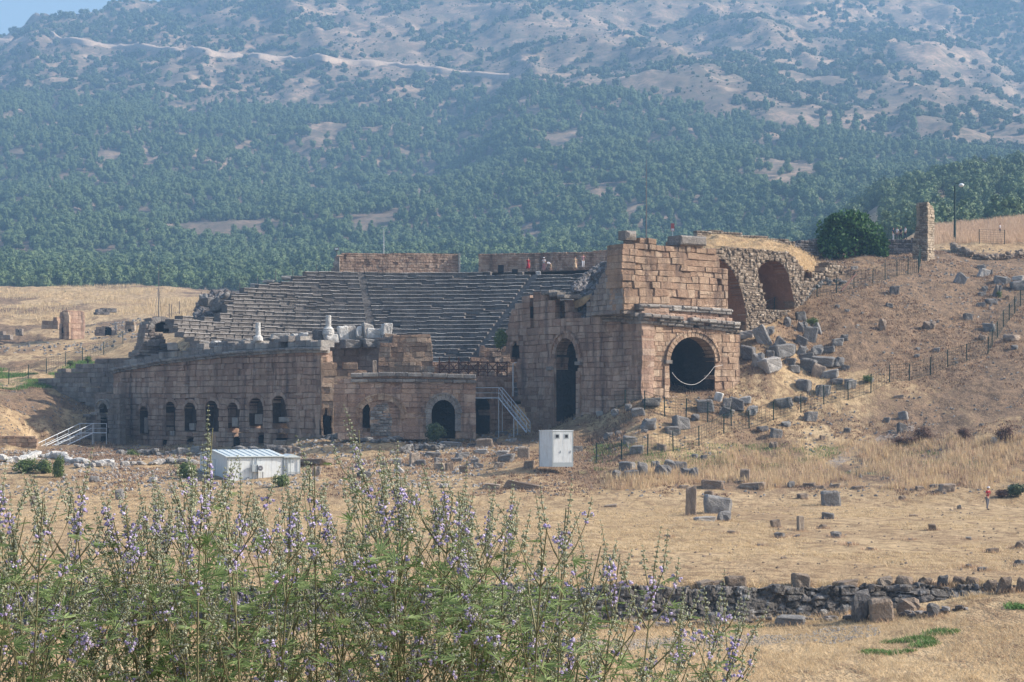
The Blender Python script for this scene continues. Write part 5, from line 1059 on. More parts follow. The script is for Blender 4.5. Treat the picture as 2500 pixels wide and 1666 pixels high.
stones(5, [(440, 1215, 170, 70, 'block', None, -.2), (362, 1305, 145, 75, 'block', 'pale_rock', -.3, 'large pale squared block lying at the front left of the rubble pile'), (480, 1272, 80, 45), (550, 1140, 90, 50, 'block', None, .3), (560, 1215, 80, 70, 'boulder'), (660, 1205, 110, 65, 'boulder'), (590, 1245, 110, 45, 'slab'), (600, 1310, 120, 70, 'block', None, .2), (690, 1275, 180, 50, 'slab', None, .12), (808, 1285, 95, 65, 'boulder'), (650, 1345, 100, 75, 'block', 'tan_rock', .4), (510, 1322, 75, 40), (750, 1355, 120, 45, 'slab'), (850, 1308, 60, 28), (795, 1148, 80, 42, 'slab'), (845, 1115, 75, 45, 'boulder'), (740, 1190, 90, 35, 'slab'), (500, 1190, 90, 60, 'boulder')], 'in the lower rubble pile right of the gate', 'fallen stones right of the gate')
stones(5, [(580, 1428, 88, 52, 'block'), (695, 1478, 98, 70, 'block'), (790, 1398, 80, 28, 'slab'), (880, 1418, 70, 45, 'block'), (450, 1548, 110, 50, 'block'), (550, 1512, 80, 25, 'slab'), (125, 1552, 85, 50, 'boulder'), (190, 1515, 70, 35, 'slab', 'pale_rock'), (110, 1325, 70, 55, 'block'), (60, 1560, 60, 70, 'block')], 'below the rubble pile outside the gate', 'fallen stones right of the gate')
stones(5, [(190, 1095, 120, 45, 'slab', 'pale_rock', 0, 'flat pale slab beside the right corner of the gate tower'), (1090, 1045, 80, 75, 'boulder', 'tan_rock'), (1170, 810, 65, 55, 'block'), (910, 648, 48, 22, 'slab', 'pale_rock'), (1140, 892, 45, 25), (800, 902, 50, 25), (860, 932, 40, 25), (1450, 1188, 50, 25), (1320, 1232, 50, 25), (1400, 1035, 110, 55, 'boulder', 'tan_rock'), (1660, 975, 60, 42), (1800, 1048, 85, 45), (1750, 1115, 70, 40, 'boulder', 'tan_rock'), (1940, 1115, 125, 48, 'boulder', 'tan_rock'), (1970, 1172, 70, 30), (1010, 1390, 60, 35, 'boulder'), (1330, 1180, 30, 20), (960, 940, 30, 18)], 'on the bare slope below the pillar', 'scattered stones on the slope')
stones(5, [(1745, 642, 62, 27, 'block'), (1752, 690, 75, 50, 'block', 'pale_rock', .3), (1803, 680, 42, 32), (1870, 735, 95, 45, 'block'), (1912, 742, 50, 45), (1985, 722, 80, 32, 'slab', 'pale_rock'), (1995, 772, 110, 52, 'block'), (1590, 732, 80, 62, 'block', None, .5), (1832, 822, 62, 88, 'boulder', None, .3, 'tall pointed grey boulder near the top right fence'), (1770, 792, 55, 38), (1748, 818, 55, 26, 'slab'), (1812, 875, 75, 35, 'block'), (1740, 895, 62, 30, 'slab'), (1865, 855, 35, 18), (1918, 842, 28, 20, 'block', 'tan_rock')], 'on the upper slope near the right edge', 'stones at the top right')
stones(6, [(1200, 108, 78, 48, 'block'), (1298, 143, 78, 50, 'block'), (1375, 78, 60, 25, 'slab'), (1445, 103, 58, 38, 'block'), (1100, 197, 100, 36, 'block'), (1185, 170, 70, 18, 'slab'), (750, 168, 46, 42, 'post', 'marble', .3, 'small bright white stone standing on a grey block below the gate'), (690, 222, 95, 55, 'block'), (845, 210, 85, 50, 'block', None, .2), (895, 182, 75, 30, 'slab', 'pale_rock'), (925, 248, 80, 55, 'boulder'), (790, 247, 65, 42, 'block', None, .4), (640, 267, 70, 32, 'boulder'), (1235, 270, 68, 44, 'block'), (1115, 302, 80, 28, 'boulder'), (1050, 358, 68, 42, 'block', None, .3), (990, 327, 60, 25)], 'on the slope below the gate', 'stones below the gate')
stones(6, [(220, 248, 75, 38, 'boulder'), (140, 247, 42, 24, 'block', 'pale_rock'), (400, 312, 108, 56, 'boulder'), (560, 308, 90, 55, 'block'), (520, 343, 85, 40, 'block'), (290, 222, 60, 35), (340, 243, 75, 34), (405, 195, 100, 34, 'slab'), (185, 368, 65, 36, 'boulder'), (290, 393, 75, 35, 'block'), (370, 337, 50, 20), (1040, 418, 60, 40, 'boulder', 'tan_rock'), (330, 438, 75, 38, 'slab'), (460, 432, 55, 34, 'block', 'tan_rock'), (635, 467, 38, 24), (682, 477, 32, 26), (20, 432, 60, 28, 'slab'), (235, 350, 45, 25)], 'between the booth and the tower foot', 'stones between booth and tower')
stones(6, [(225, 578, 72, 50, 'boulder'), (280, 532, 88, 42, 'block'), (370, 558, 85, 70, 'boulder'), (425, 522, 60, 42, 'boulder'), (460, 562, 115, 62, 'boulder'), (500, 522, 75, 40, 'block', None, .4), (555, 532, 75, 44, 'block'), (590, 562, 105, 48, 'boulder'), (632, 572, 52, 60, 'boulder'), (300, 562, 75, 32, 'slab')], 'in the grey stone heap in the tall grass', 'stone heap in the tall grass')
stones(6, [(610, 768, 62, 152, 'post', 'tan_rock', .03, 'tall upright slab casting a long shadow, left of the lying fluted block'), (742, 755, 158, 88, 'block', 'grey_rock', .22, 'big rough pale block tilted against the upright slab'), (710, 674, 54, 34, 'block', 'tan_rock', 0, 'small dark block resting behind the tilted rough block'), (778, 797, 95, 60, 'boulder', 'grey_rock', .1, 'rough pale boulder at the right foot of the tilted block'), (682, 797, 112, 26, 'slab', 'pale_rock', .02, 'flat slab lying before the upright slab')], 'beside the tall upright slab', 'monument fragments in the field')
stones(6, [(893, 592, 56, 66, 'post', 'tan_rock', .05, 'squat upright block with a sunlit edge before the tall grass'), (868, 600, 60, 15, 'slab', 'tan_rock'), (727, 625, 132, 42, 'block', 'tan_rock'), (938, 622, 142, 28, 'slab', 'tan_rock'), (1043, 622, 36, 22, 'boulder', 'tan_rock'), (1130, 621, 54, 36, 'boulder'), (985, 588, 46, 18, 'boulder'), (1235, 618, 72, 22, 'block', 'tan_rock'), (1290, 628, 52, 18, 'block', 'tan_rock'), (1365, 622, 64, 20, 'slab', 'tan_rock'), (1485, 628, 62, 16, 'slab', 'tan_rock'), (575, 626, 52, 16, 'slab', 'tan_rock'), (1197, 679, 52, 27, 'block', 'tan_rock'), (1342, 716, 108, 76, 'block', 'grey_rock', 0, 'large square pitted grey block alone in the right field'), (1715, 686, 52, 26, 'boulder', 'tan_rock')], 'in the row before the tall grass', 'stones along the edge of the tall grass')
stones(6, [(1328, 786, 74, 34, 'block'), (1060, 832, 54, 44, 'block', 'tan_rock'), (1185, 851, 36, 84, 'post', 'tan_rock', 0, 'short dark square post stone in the open field'), (1300, 838, 56, 28, 'boulder', 'tan_rock'), (1078, 885, 52, 30, 'block'), (820, 865, 44, 20, 'slab', 'tan_rock'), (1370, 885, 52, 28, 'block'), (1440, 925, 38, 22, 'boulder'), (1165, 880, 38, 12, 'slab'), (975, 926, 38, 12, 'slab'), (1875, 846, 44, 34, 'block', 'tan_rock'), (2065, 895, 32, 18), (2330, 937, 66, 42, 'boulder', 'tan_rock'), (195, 725, 72, 16, 'slab', 'tan_rock'), (490, 882, 32, 16), (1775, 775, 50, 14, 'slab', 'tan_rock'), (1760, 895, 30, 14), (1550, 948, 34, 16)], 'in the open straw field', 'stones in the open field')
stones(6, [(1945, 642, 85, 42, 'block', 'tan_rock', 0, 'low broad block half hidden in tall grass left of the standing man'), (1810, 636, 45, 22, 'block', 'tan_rock'), (2015, 736, 28, 26, 'boulder'), (2195, 388, 44, 32, 'boulder', 'pale_rock'), (1725, 268, 54, 38, 'block'), (1712, 338, 50, 48, 'block'), (1635, 282, 38, 24), (1430, 332, 38, 22), (2130, 305, 32, 18), (1300, 370, 30, 20, 'block', 'tan_rock'), (1880, 620, 40, 16), (1700, 155, 60, 16, 'slab', 'tan_rock')], 'on the right slope above the tall grass', 'stones on the right slope')
stones(3, [(1085, 1345, 90, 105, 'block', 'tan_rock'), (1148, 1348, 85, 48, 'block'), (945, 1342, 95, 62, 'boulder', 'pale_rock'), (990, 1412, 70, 72, 'post', 'marble', -.8, 'bright white leaning marble piece in front of the lower wall'), (1235, 1282, 145, 48, 'block'), (1290, 1322, 75, 38, 'block'), (1305, 1388, 95, 58, 'block', 'tan_rock'), (1385, 1392, 72, 72, 'block', 'tan_rock'), (1490, 1288, 125, 50, 'slab'), (1655, 1248, 115, 36, 'slab', 'pale_rock'), (1450, 1312, 100, 30, 'slab'), (1510, 1412, 85, 58, 'block', 'tan_rock'), (820, 1357, 62, 32, 'slab'), (1420, 1422, 42, 26, 'boulder', 'marble', 0, 'small round white stone among the fallen blocks'), (1630, 1372, 95, 42, 'block'), (1600, 1332, 80, 42, 'block'), (1010, 1242, 75, 32, 'boulder'), (670, 1452, 95, 58, 'block')], 'among fallen blocks before the lower wall', 'fallen blocks before the lower wall', tilt=.1)
stones(3, [(1690, 1192, 165, 74, 'block', 'tan_rock'), (2010, 1288, 115, 98, 'block', 'tan_rock', .1), (1990, 1222, 120, 34, 'slab', 'pale_rock'), (1870, 1312, 145, 58, 'slab'), (1800, 1372, 90, 50, 'block', 'tan_rock'), (1840, 1262, 115, 42, 'slab', 'pale_rock'), (2060, 1372, 95, 62, 'block', 'tan_rock'), (1580, 1192, 85, 28, 'slab'), (1390, 1182, 205, 38, 'slab'), (1760, 1150, 60, 30), (1930, 1150, 70, 40, 'boulder'), (1820, 1095, 110, 40, 'block'), (1780, 1020, 80, 34, 'block', 'tan_rock')], 'between the lower wall and the booth', 'fallen blocks left of the booth', tilt=.1)
stones(3, [(1990, 1548, 215, 70, 'post', 'tan_rock', .25, 'long dark broken shaft lying on the bank below the booth'), (1745, 1548, 150, 46, 'slab', 'tan_rock'), (1330, 1540, 90, 45, 'boulder', 'pale_rock')], 'on the low bank below the booth', 'stones on the low bank', tilt=.1)
for o in COL.objects:
    if o.get('label', '').startswith('long dark broken shaft'): o.scale = (2.6, .8, .75); o.rotation_euler = (0, .2, -.15); o.data = BM['block', 1, 'tan_rock']
stones(3, [(250, 1440, 100, 95, 'boulder', 'tan_rock'), (90, 1232, 85, 42, 'block', 'tan_rock'), (20, 1252, 55, 62, 'boulder'), (250, 1332, 300, 42, 'slab', 'tan_rock', 0, 'long low brown stone sill to the right of the cabin'), (440, 1182, 95, 26, 'boulder', 'tan_rock'), (-60, 1180, 120, 50, 'block', 'tan_rock'), (620, 1450, 70, 45, 'boulder')], 'on the bank right of the cabin', 'stones right of the cabin')
stones(8, [(690, 402, 62, 66, 'boulder'), (205, 438, 82, 74, 'boulder', 'tan_rock'), (1130, 130, 70, 36, 'block', 'pale_rock'), (1035, 150, 60, 50, 'boulder', 'pale_rock'), (1630, 130, 90, 42, 'block', 'tan_rock'), (540, 300, 70, 40, 'boulder'), (880, 300, 60, 34, 'boulder', 'pale_rock'), (1440, 560, 60, 48), (1960, 1370, 10, 10), (1220, 660, 60, 80, 'block')], 'in the brown field left of the cabin', 'stones left of the cabin')
stones(2, [(385, 800, 110, 90, 'boulder'), (400, 705, 130, 60, 'block'), (450, 780, 110, 50, 'slab'), (520, 840, 150, 60, 'block'), (520, 720, 110, 50, 'slab', None, -.5), (600, 690, 110, 60, 'boulder'), (600, 880, 120, 50, 'boulder')], 'tumbled at the left end of the seating', 'tumbled blocks at the end of the seating', D0=236, D1=237, tilt=.5)
for o in COL.objects:
    if o.get('group') == 'tumbled blocks at the end of the seating':   # rest them on the broken shoulder of the bowl
        u = o.location.x / o.location.y * FPX + CX; it = o.location; o.location.z = P(u, np.interp(u, [440, 480, 520, 560], [770, 765, 757, 752]) + random.uniform(-22, 6), it.y)[2]
for x0, x1, yt, yb, lab in [(1130, 1230, 445, 485, 'pale flat block on the stepped upper left edge of the seating'), (830, 930, 522, 560, 'rough pale block lower on the stepped left edge of the seating'), (950, 1050, 485, 510, 'small pale block midway on the stepped left edge of the seating')]:
    u0, yb_ = c(2, x0, yb); u1, yt_ = c(2, x1, yt); tag(stone('stone_block', P((u0 + u1) / 2, yb_, 250), (u1 - u0) / FPX * 250, 1, (yb_ - yt_) / FPX * 250, 'block', 'pale_rock', rz=0, sink=0), lab, 'stone', 'blocks on the edge of the seating')
for u, y, lab in [(1223, 663, 'dark speaker box at the top row left of the red tourist'), (1257, 664, 'small dark box at the top row nearest the red tourist')]:
    mb = MB(); a = P(u, y, 249); mb.box(-.35, .35, -.2, .3, -.2, .75 if u < 1240 else .3, Matrix.Translation(a)); mb.box(-.28, .28, -.24, -.2, -.1, .5 if u < 1240 else .2, Matrix.Translation(a), m=0); tag(mb.obj('speaker_box', M['dark']), lab, 'box')
b = stone('stone_block', P(c(4, 460, 0)[0], c(4, 0, 372)[1], 248), .6, .5, .65, 'block', 'marble', rz=0); tag(b, 'pale square stone block on the top row below the white-clothed tourists', 'stone')

# dry-stone walls of many small pieces
def drywall(name, label, k, pts, hpx, mat, D, n=2.2, D1=None, size=.4, cat='wall', thick=.9):
    """a wall of piled irregular stones that follows the ground between photo points (foot line)"""
    mb = MB(); tpl = []
    for v in range(4):
        V = ICO1[0].copy(); V = np.sign(V) * np.abs(V) ** .55; V *= 1 + .22 * vnoise(V[:, :1] * 2 + v * 7, V[:, 1:2] * 2 + V[:, 2:3], v); tpl.append(V / np.abs(V).max(0) * .5)
    A = [c(k, *q[:2]) for q in pts]; hs = [q[2] if len(q) > 2 else hpx for q in pts]
    G = [on_ground(u, y, D[0], D[1]) for u, y in A]; pos = [[] for _ in range(4)]; sc_l = [[] for _ in range(4)]; s_ = CR[k][0]
    for i in range(len(G) - 1):
        a, b = G[i], G[i + 1]; L = (b - a).length; hh = [hs[i] / s_ / FPX * a[1], hs[i + 1] / s_ / FPX * b[1]]
        m = int(L / size * n * max(1, max(hh) / size))
        for _ in range(m):
            f = random.random(); p = a.lerp(b, f); h = (hh[0] * (1 - f) + hh[1] * f) * (.75 + .35 * vnoise(p.x * .9, 0, 3)); z = random.random() * max(h - size * .3, .05)
            g0 = float(gz(p.x, p.y)); sz_ = size * random.uniform(.6, 1.5); v = random.randrange(4)
            pos[v].append((p.x, p.y + random.uniform(-.35, .45) * thick - z * .08, g0 + z + sz_ * .1)); sc_l[v].append((sz_ * random.uniform(1, 1.6), sz_, sz_ * random.uniform(.6, .85)))
    for v in range(4):
        if pos[v]:
            m = len(pos[v]); a_ = rng.normal(0, .3, m); Rm = np.zeros((m, 3, 3)); Rm[:, 0, 0] = np.cos(a_); Rm[:, 0, 1] = -np.sin(a_); Rm[:, 1, 0] = np.sin(a_); Rm[:, 1, 1] = np.cos(a_); Rm[:, 2, 2] = 1; t_ = rng.normal(0, .12, m); Rm[:, 2, 0] = t_
            scatter(mb, tpl[v], ICO1[1], np.array(pos[v]), Rm, np.array(sc_l[v]))
    t = thing(name, label, cat, loc=G[0]); adopt(mb, 'piled_stones', mat, t); return t
drywall('dry_stone_wall', 'pale broken dry-stone wall below the left stairs and doorway', 1, [(-40, 1370), (60, 1380), (150, 1375), (240, 1345), (400, 1365), (520, 1385), (640, 1395), (720, 1390)], 42, M['pale_rock'] if False else M['marble'], (180, 205), size=.5, n=2.2)
drywall('dry_stone_wall', 'second lower course of pale rubble left of the cabin', 1, [(480, 1420), (620, 1418), (760, 1400), (900, 1398), (1060, 1390), (1260, 1395)], 38, M['pale_rock'], (176, 200), size=.42, n=1.5)
drywall('rubble_bank', 'grey rubble bank along the foot of the stage wall', 1, [(740, 1330), (900, 1335), (1050, 1345), (1270, 1345), (1500, 1330), (1700, 1325), (1829, 1330)], 60, M['grey_rock'], (180, 230), size=.6, n=1.2, cat='rubble')
drywall('rubble_bank', 'grey tumbled rubble at the foot of the lower arched wall', 3, [(310, 1110), (420, 1120), (560, 1130), (700, 1150), (850, 1150), (1000, 1140), (1150, 1130)], 70, M['grey_rock'], (180, 198), size=.45, n=1.2, cat='rubble')
drywall('rubble_bank', 'bluish chipped rubble heap before the open arch of the lower wall', 3, [(985, 1245), (1080, 1225), (1160, 1215), (1250, 1225), (1330, 1215)], 55, M['grey_rock'], (170, 195), size=.3, n=2, cat='rubble')
drywall('rubble_bank', 'ruined grey masonry scatter across the broken vault end on the right slope', 5, [(560, 885), (620, 800), (700, 740), (760, 700), (850, 690)], 60, M['grey_rock'], (196, 225), size=.35, n=1.2, cat='rubble')
drywall('dry_stone_wall', 'brown shadowed dry-stone terrace below the lamp post at the right edge', 5, [(1560, 520), (1680, 575), (1800, 582), (1900, 580), (2060, 572)], 60, M['tan_rock'], (236, 268), size=.45, n=1.6)
# near retaining wall
def worley(x, y, seed=0):
    xi = np.floor(x).astype(int); yi = np.floor(y).astype(int); best = np.full(x.shape, 9.0); sec = best.copy(); cid = np.zeros(x.shape)
    for dx in (-1, 0, 1):
        for dy in (-1, 0, 1):
            cx_ = xi + dx; cy_ = yi + dy; jx = .5 + .45 * vnoise(cx_ * 1.0, cy_ * 1.0, seed + 1); jy = .5 + .45 * vnoise(cx_ * 1.0, cy_ * 1.0, seed + 2)
            d = np.hypot(cx_ + jx - x, cy_ + jy - y); m = d < best; sec = np.where(m, best, np.minimum(sec, d)); cid = np.where(m, vnoise(cx_ * 1.0, cy_ * 1.0, seed + 3) * .5 + .5, cid); best = np.where(m, d, best)
    return best, sec, cid
rw = thing('retaining_wall', 'long dark lichen-covered retaining wall of rough stones crossing the lower field', 'wall', loc=(0, 75, -8))
ss = np.arange(-22, 27, .055); hh = np.concatenate([np.linspace(0, 1, 26), 1 + np.linspace(.1, 1, 8)]); S_, H_ = np.meshgrid(ss, hh)
foot = gz(S_, np.full_like(S_, 74.2)) - .25; topz = -6.92 + .10 * fbm(S_ / 1.5, S_ * 0, 3, 8) + .12 * (worley(S_ / .55, S_ * 0 + 3, 5)[2] - .3); hf = np.minimum(H_, 1); Zw = foot + (topz - foot) * hf - .12 * np.clip(H_ - 1, 0, 1) ** 2
f1, f2, cid = worley(S_ / (.36 + .12 * vnoise(S_ / 4, S_ * 0, 2)) + .8 * fbm(S_ * 1.5, Zw, 3, 3), Zw / .24 + H_ * 2.2 * (H_ > 1), 9)
rough_ = sm(S_, 9.5, 12.5) * .5 + .5; disp = (.05 + .24 * rough_) * np.clip((f2 - f1) * 1.6, 0, .45) + .12 * (cid - .5) + .24 * fbm(S_ / .7, Zw / .5, 5, 4)
Yw = 75.0 + .75 * hf + np.clip(H_ - 1, 0, 1) * 1.5 - disp * (1 - .6 * np.clip(H_ - 1, 0, 1)) - .35 * vnoise(S_ / 3.2, S_ * 0, 6) * (1 - hf * .5) - .5 * (1 - hf) * np.maximum(0, vnoise(S_ / 1.7, S_ * 0 + 2, 16)); Zw = Zw + .5 * disp * (H_ > .9)
nS = len(ss); nH = len(hh); I = np.arange(nS * nH).reshape(nH, nS); Qw = np.stack([I[:-1, :-1], I[:-1, 1:], I[1:, 1:], I[1:, :-1]], -1).reshape(-1, 4); mb = MB(); mb.add(np.stack([S_, Yw, Zw], -1).reshape(-1, 3), Qw, tint=cid.ravel()[Qw[:, 0]]); adopt(mb, 'wall_face', M['near_rock'], rw)
w_ = drywall('loose_rubble', 'dark fallen rubble along the foot of the near retaining wall', 7, [(-1200, 470), (-300, 470), (300, 462), (700, 455), (1000, 440), (1250, 420), (1500, 425), (1750, 412), (1950, 398), (2080, 372)], 30, M['dark_rock'], (68, 75), size=.22, n=1.6, thick=.7, cat='rubble')
stones(7, [(975, 268, 105, 52, 'block', 'tan_rock', 0, 'long flat-topped block on the near wall, left of its square cap stone'), (1285, 268, 92, 62, 'block', 'tan_rock', 0, 'square cap stone standing proud on the near wall'), (1565, 428, 118, 158, 'boulder', 'grey_rock', 0, 'tall rounded grey boulder in front of the near wall'), (1668, 428, 125, 108, 'block', 'tan_rock', 0, 'big square brown block leaning on the rounded boulder by the near wall')], 'on the near wall', 'large stones of the near wall', D0=70, D1=90)
for o in COL.objects:
    if o.get('group') == 'large stones of the near wall': o.rotation_euler = (0, 0, .1)
stones(7, [(1800, 390, 145, 80, 'boulder', 'tan_rock'), (1915, 405, 95, 70, 'boulder'), (1400, 392, 55, 38, 'boulder', 'pale_rock'), (1232, 442, 150, 46, 'slab'), (865, 455, 70, 70, 'block'), (1490, 400, 60, 60, 'boulder')], 'at the foot of the near wall', 'stones at the foot of the near wall', D0=66, D1=75.2)
stones(7, [(1685, 262, 95, 48, 'boulder', 'tan_rock'), (1775, 258, 98, 52, 'boulder', 'tan_rock'), (1880, 262, 90, 42, 'boulder', 'tan_rock'), (1970, 262, 72, 52, 'boulder'), (2040, 258, 70, 44, 'boulder', 'tan_rock'), (2100, 265, 75, 55, 'boulder', 'tan_rock'), (2190, 285, 78, 65, 'boulder', 'tan_rock'), (2265, 285, 88, 82, 'boulder', 'tan_rock'), (2340, 285, 72, 72, 'boulder', 'tan_rock'), (1500, 262, 110, 28, 'slab', 'tan_rock'), (820, 266, 80, 30, 'slab', 'tan_rock'), (890, 264, 60, 30, 'block', 'tan_rock'), (420, 266, 80, 26, 'slab', 'tan_rock')], 'along the top of the near wall', 'cap stones of the near wall', D0=74, D1=80)
stones(7, [(2090, 172, 46, 24, 'boulder'), (2335, 78, 70, 42, 'boulder', 'tan_rock'), (2200, 100, 60, 26, 'slab', 'tan_rock'), (2330, 158, 62, 32, 'boulder'), (1180, 24, 50, 24, 'block'), (2150, 185, 40, 20, 'slab'), (1515, 58, 34, 16), (1455, 20, 50, 26, 'block')], 'in the straw just above the near wall', 'stones above the near wall', D0=77)
# ---------------------------------------------------------------- plants
def crown(nl, leaf, R0, H, shape='round', lobes=8, tsz=(.35, .6), seed=0, core=.82):
    """tree crown: dark inner lobes plus leaf-clump faces through the outer volume"""
    r = np.random.default_rng(seed); mb = MB(); C = []
    for i in range(lobes):
        f = r.random()
        if shape == 'cone': z = H * (.12 + .8 * f); rr = R0 * (1.05 - f * .85); a = r.random() * 6.28; d = rr * .5 * r.random(); s_ = rr * .62
        else: z = H * (.25 + .55 * f); a = r.random() * 6.28; d = R0 * .55 * r.random() ** .6; s_ = R0 * r.uniform(.42, .62)
        C.append((d * math.cos(a), d * math.sin(a), z, s_))
    for x, y, z, s_ in C:
        V = ICO1[0] * (1 + .25 * vnoise(ICO1[0][:, :1] * 2, ICO1[0][:, 1:2] * 2 + z, 3)) * s_ * core; mb.add(V + (x, y, z), T=ICO1[1], tint=r.uniform(0, .25))
    k = r.integers(0, lobes, nl); d = r.normal(size=(nl, 3)); d /= np.linalg.norm(d, axis=1)[:, None]; Ca = np.array(C)
    pos = Ca[k, :3] + d * (Ca[k, 3] * r.uniform(min(.8, core), 1.12 + (.82 - core) * .5, nl))[:, None]; tV, tF = leaf
    t = np.clip(.55 + r.normal(0, .12, nl), 0, 1)
    nn_ = d + r.normal(size=(nl, 3)) * .45; nn_ /= np.linalg.norm(nn_, axis=1)[:, None]; a_ = np.cross(nn_, r.normal(size=(nl, 3))); a_ /= np.linalg.norm(a_, axis=1)[:, None]; b_ = np.cross(nn_, a_)
    scatter(mb, tV, tF, pos, np.stack([a_, b_, nn_], -1), r.uniform(*tsz, (nl, 1)), t); return mb
QL = (np.array([(-.5, -.35, 0), (.5, -.35, .1), (.5, .35, 0), (-.5, .35, .12)]), np.array([(0, 1, 2, 3)]))
TL = (np.array([(-.5, -.3, 0), (.5, -.2, .1), (0, .6, -.05)]), np.array([(0, 1, 2)]))
pineC = [crown(900, TL, 2.5, 5.4, 'round', 8, (.35, .65), s_).mesh('pine_crown', M['pine']) for s_ in range(3)] + [crown(900, TL, 2.2, 6.6, 'cone', 10, (.35, .65), 7 + s_).mesh('pine_crown', M['pine']) for s_ in range(2)]
def trunkmesh(h, r):
    mb = MB(); mb.tube([(0, 0, -.5), (0.05, 0, h * .5), (0, .05, h)], [r, r * .7, r * .3], 6)
    for k in range(4): a = k * 1.7; z = h * (.4 + .13 * k); mb.tube([(0, 0, z), (.9 * math.cos(a), .9 * math.sin(a), z + .5)], [r * .4, r * .15], 4)
    return mb.mesh('pine_trunk', M['bark'])
pineT = trunkmesh(3.6, .16)
scrubC = [crown(260, TL, 1.5, 1.9, 'round', 6, (.4, .75), 20 + s_).mesh('scrub_crown', M['scrub']) for s_ in range(3)]
def seen_top(u):   # skyline of everything in front of the forest
    return np.interp(u, [0, 400, 500, 570, 690, 800, 830, 1120, 1121, 1167, 1168, 1500, 1520, 1700, 1720, 1900, 1990, 2000, 2070, 2150, 2172, 2240, 2290, 2380, 2500],
                     [700, 697, 706, 722, 700, 664, 618, 618, 664, 664, 618, 612, 575, 575, 560, 580, 585, 530, 510, 560, 585, 560, 562, 552, 528])
ftop = lambda u: np.interp(u, [-400, 0, 400, 800, 1000, 1150, 1250, 1500, 1700, 1900, 2100, 2300, 2500, 3000], [235, 235, 250, 268, 262, 225, 210, 225, 268, 318, 345, 372, 395, 400])
# random ground positions, uniform over the ground area
def rand_ground(n, D0, D1, u0=-500, u1=3000):
    D = np.sqrt(rng.uniform(D0 ** 2, D1 ** 2, n)); u = rng.uniform(u0, u1, n); X = (u - CX) / FPX * D; z = gz(X, D); return u, D, X, z, yof(X, D, z)
u, D, X, Z, Yp = rand_ground(84000, 385, 2300)
openg = fbm(X / 45, D / 90, 4, 71); pf = np.where(Yp > ftop(u) + 14 * fbm(u / 60, D / 80, 3, 5), np.where(openg + .5 * fbm(X / 14, D / 22, 2, 73) < .36, .58, .05), 0)
pf = np.where(D < 575, np.where((u > 2120) & (D > 392), .75, 0), pf); frontband = (D < 640) & (u < 2150) & (Yp < 760); pf = np.where((D < 640) & (u < 2150), 0, pf)
pf = pf * np.clip(1.4 - (D - 600) / 2400, .5, 1)
keep = rng.random(len(u)) < pf; P3 = np.stack([X, D, Z], 1)[keep]; up = u[keep]; yp = Yp[keep]
vis = (up > -15) & (up < 2515) & (yp - 4.5 * FPX / P3[:, 1] * .6 < seen_top(np.clip(up, 0, 2500)) )
order = np.argsort(np.where(vis, P3[:, 1], 1e9)); ind = order[:286]; rest = np.setdiff1d(np.arange(len(P3)), ind)
def pine(p, s_, v, label, group, rz=None):
    t = thing('pine_tree', label, 'pine tree', group, (p[0], p[1], p[2] - .15)); t.scale = (s_, s_, s_ * random.uniform(.9, 1.15)); t.rotation_euler = (0, 0, random.random() * 6.28)
    c_ = mkobj('crown', pineC[v], t); c_.location = (0, 0, .9); mkobj('trunk', pineT, t); return t
for i in ind:
    uu_ = up[i]; lab = 'round dark pine on the near spur at the right' if uu_ > 2120 else 'round dark pine along the lower front edge of the forest'
    pine(P3[i], random.uniform(.75, 1.25), random.randrange(5) if random.random() < .4 else random.randrange(3), lab, 'pines on the right spur' if uu_ > 2120 else 'pines along the forest front')
rowp = [(1330, 612, 95), (1430, 602, 92), (1490, 612, 120), (1580, 615, 105), (1703, 617, 118), (1845, 612, 105), (2038, 617, 90), (2185, 720, 75), (2230, 735, 70), (2290, 755, 80), (1380, 72, 50), (1205, 372, 95), (1165, 520, 90), (1700, 505, 60)]
names = ['first tall conical pine from the left in the spaced row below the bare slope', 'second tall pine from the left in the spaced row below the bare slope', 'third tall pine from the left in the spaced row below the bare slope', 'fourth slim pine from the left in the spaced row below the bare slope', 'fifth broad pine from the left in the spaced row below the bare slope', 'sixth tall pine from the left in the spaced row below the bare slope', 'lone small conical pine at the right end of the spaced row',
         'left pine of three standing clear above the spur at the right', 'middle pine of three standing clear above the spur at the right', 'right pine of three standing clear above the spur at the right', 'small lone tree high on the bare slope near the top edge', 'lone bushy tree standing on the bare slope above the forest edge', 'tall pine just left of the spaced row at the forest edge', 'round tree directly above the fifth pine of the spaced row']
for (x, y, h), nm in zip(rowp, names):
    uu_, yy_ = c(10, x, y); Dd = hit(uu_, yy_, 700, 2300); Xx = (uu_ - CX) / FPX * Dd; t = pine((Xx, Dd, float(gz(Xx, Dd))), h / 1.882 / FPX * Dd / 7.3, 3 + random.randrange(2) if 'round' not in nm else 0, nm, None)
# scrub on the bare mountain
u, D, X, Z, Yp = rand_ground(90000, 950, 2330, -400, 2900)
dens = fbm(X / 60, D / 60, 5, 91) + .25 * fbm(X / 14, D / 25, 3, 92); left = 1 - sm(u, 560, 950); right = sm(u, 2260, 2420) * (Yp < (u - 2250) * .8)
ps = np.where(Yp < ftop(u) + 30, np.clip(.05 + .85 * sm(dens, .10, .30) + .4 * left * sm(dens, -.25, .05) + .7 * right, 0, .9), 0) * .6
ps *= 1 - .9 * (np.abs(Yp - np.interp(u, tuu, tyy) - 4) < 10) * (u < 1260)
keep = rng.random(len(u)) < ps; S3 = np.stack([X, D, Z], 1)[keep]; us2 = u[keep]; ys2 = Yp[keep]
vis = (us2 > 0) & (us2 < 2500) & (ys2 > 5); o_ = np.argsort(np.where(vis, S3[:, 1], 1e9)); sind = o_[:290]; srest = np.setdiff1d(np.arange(len(S3)), sind)
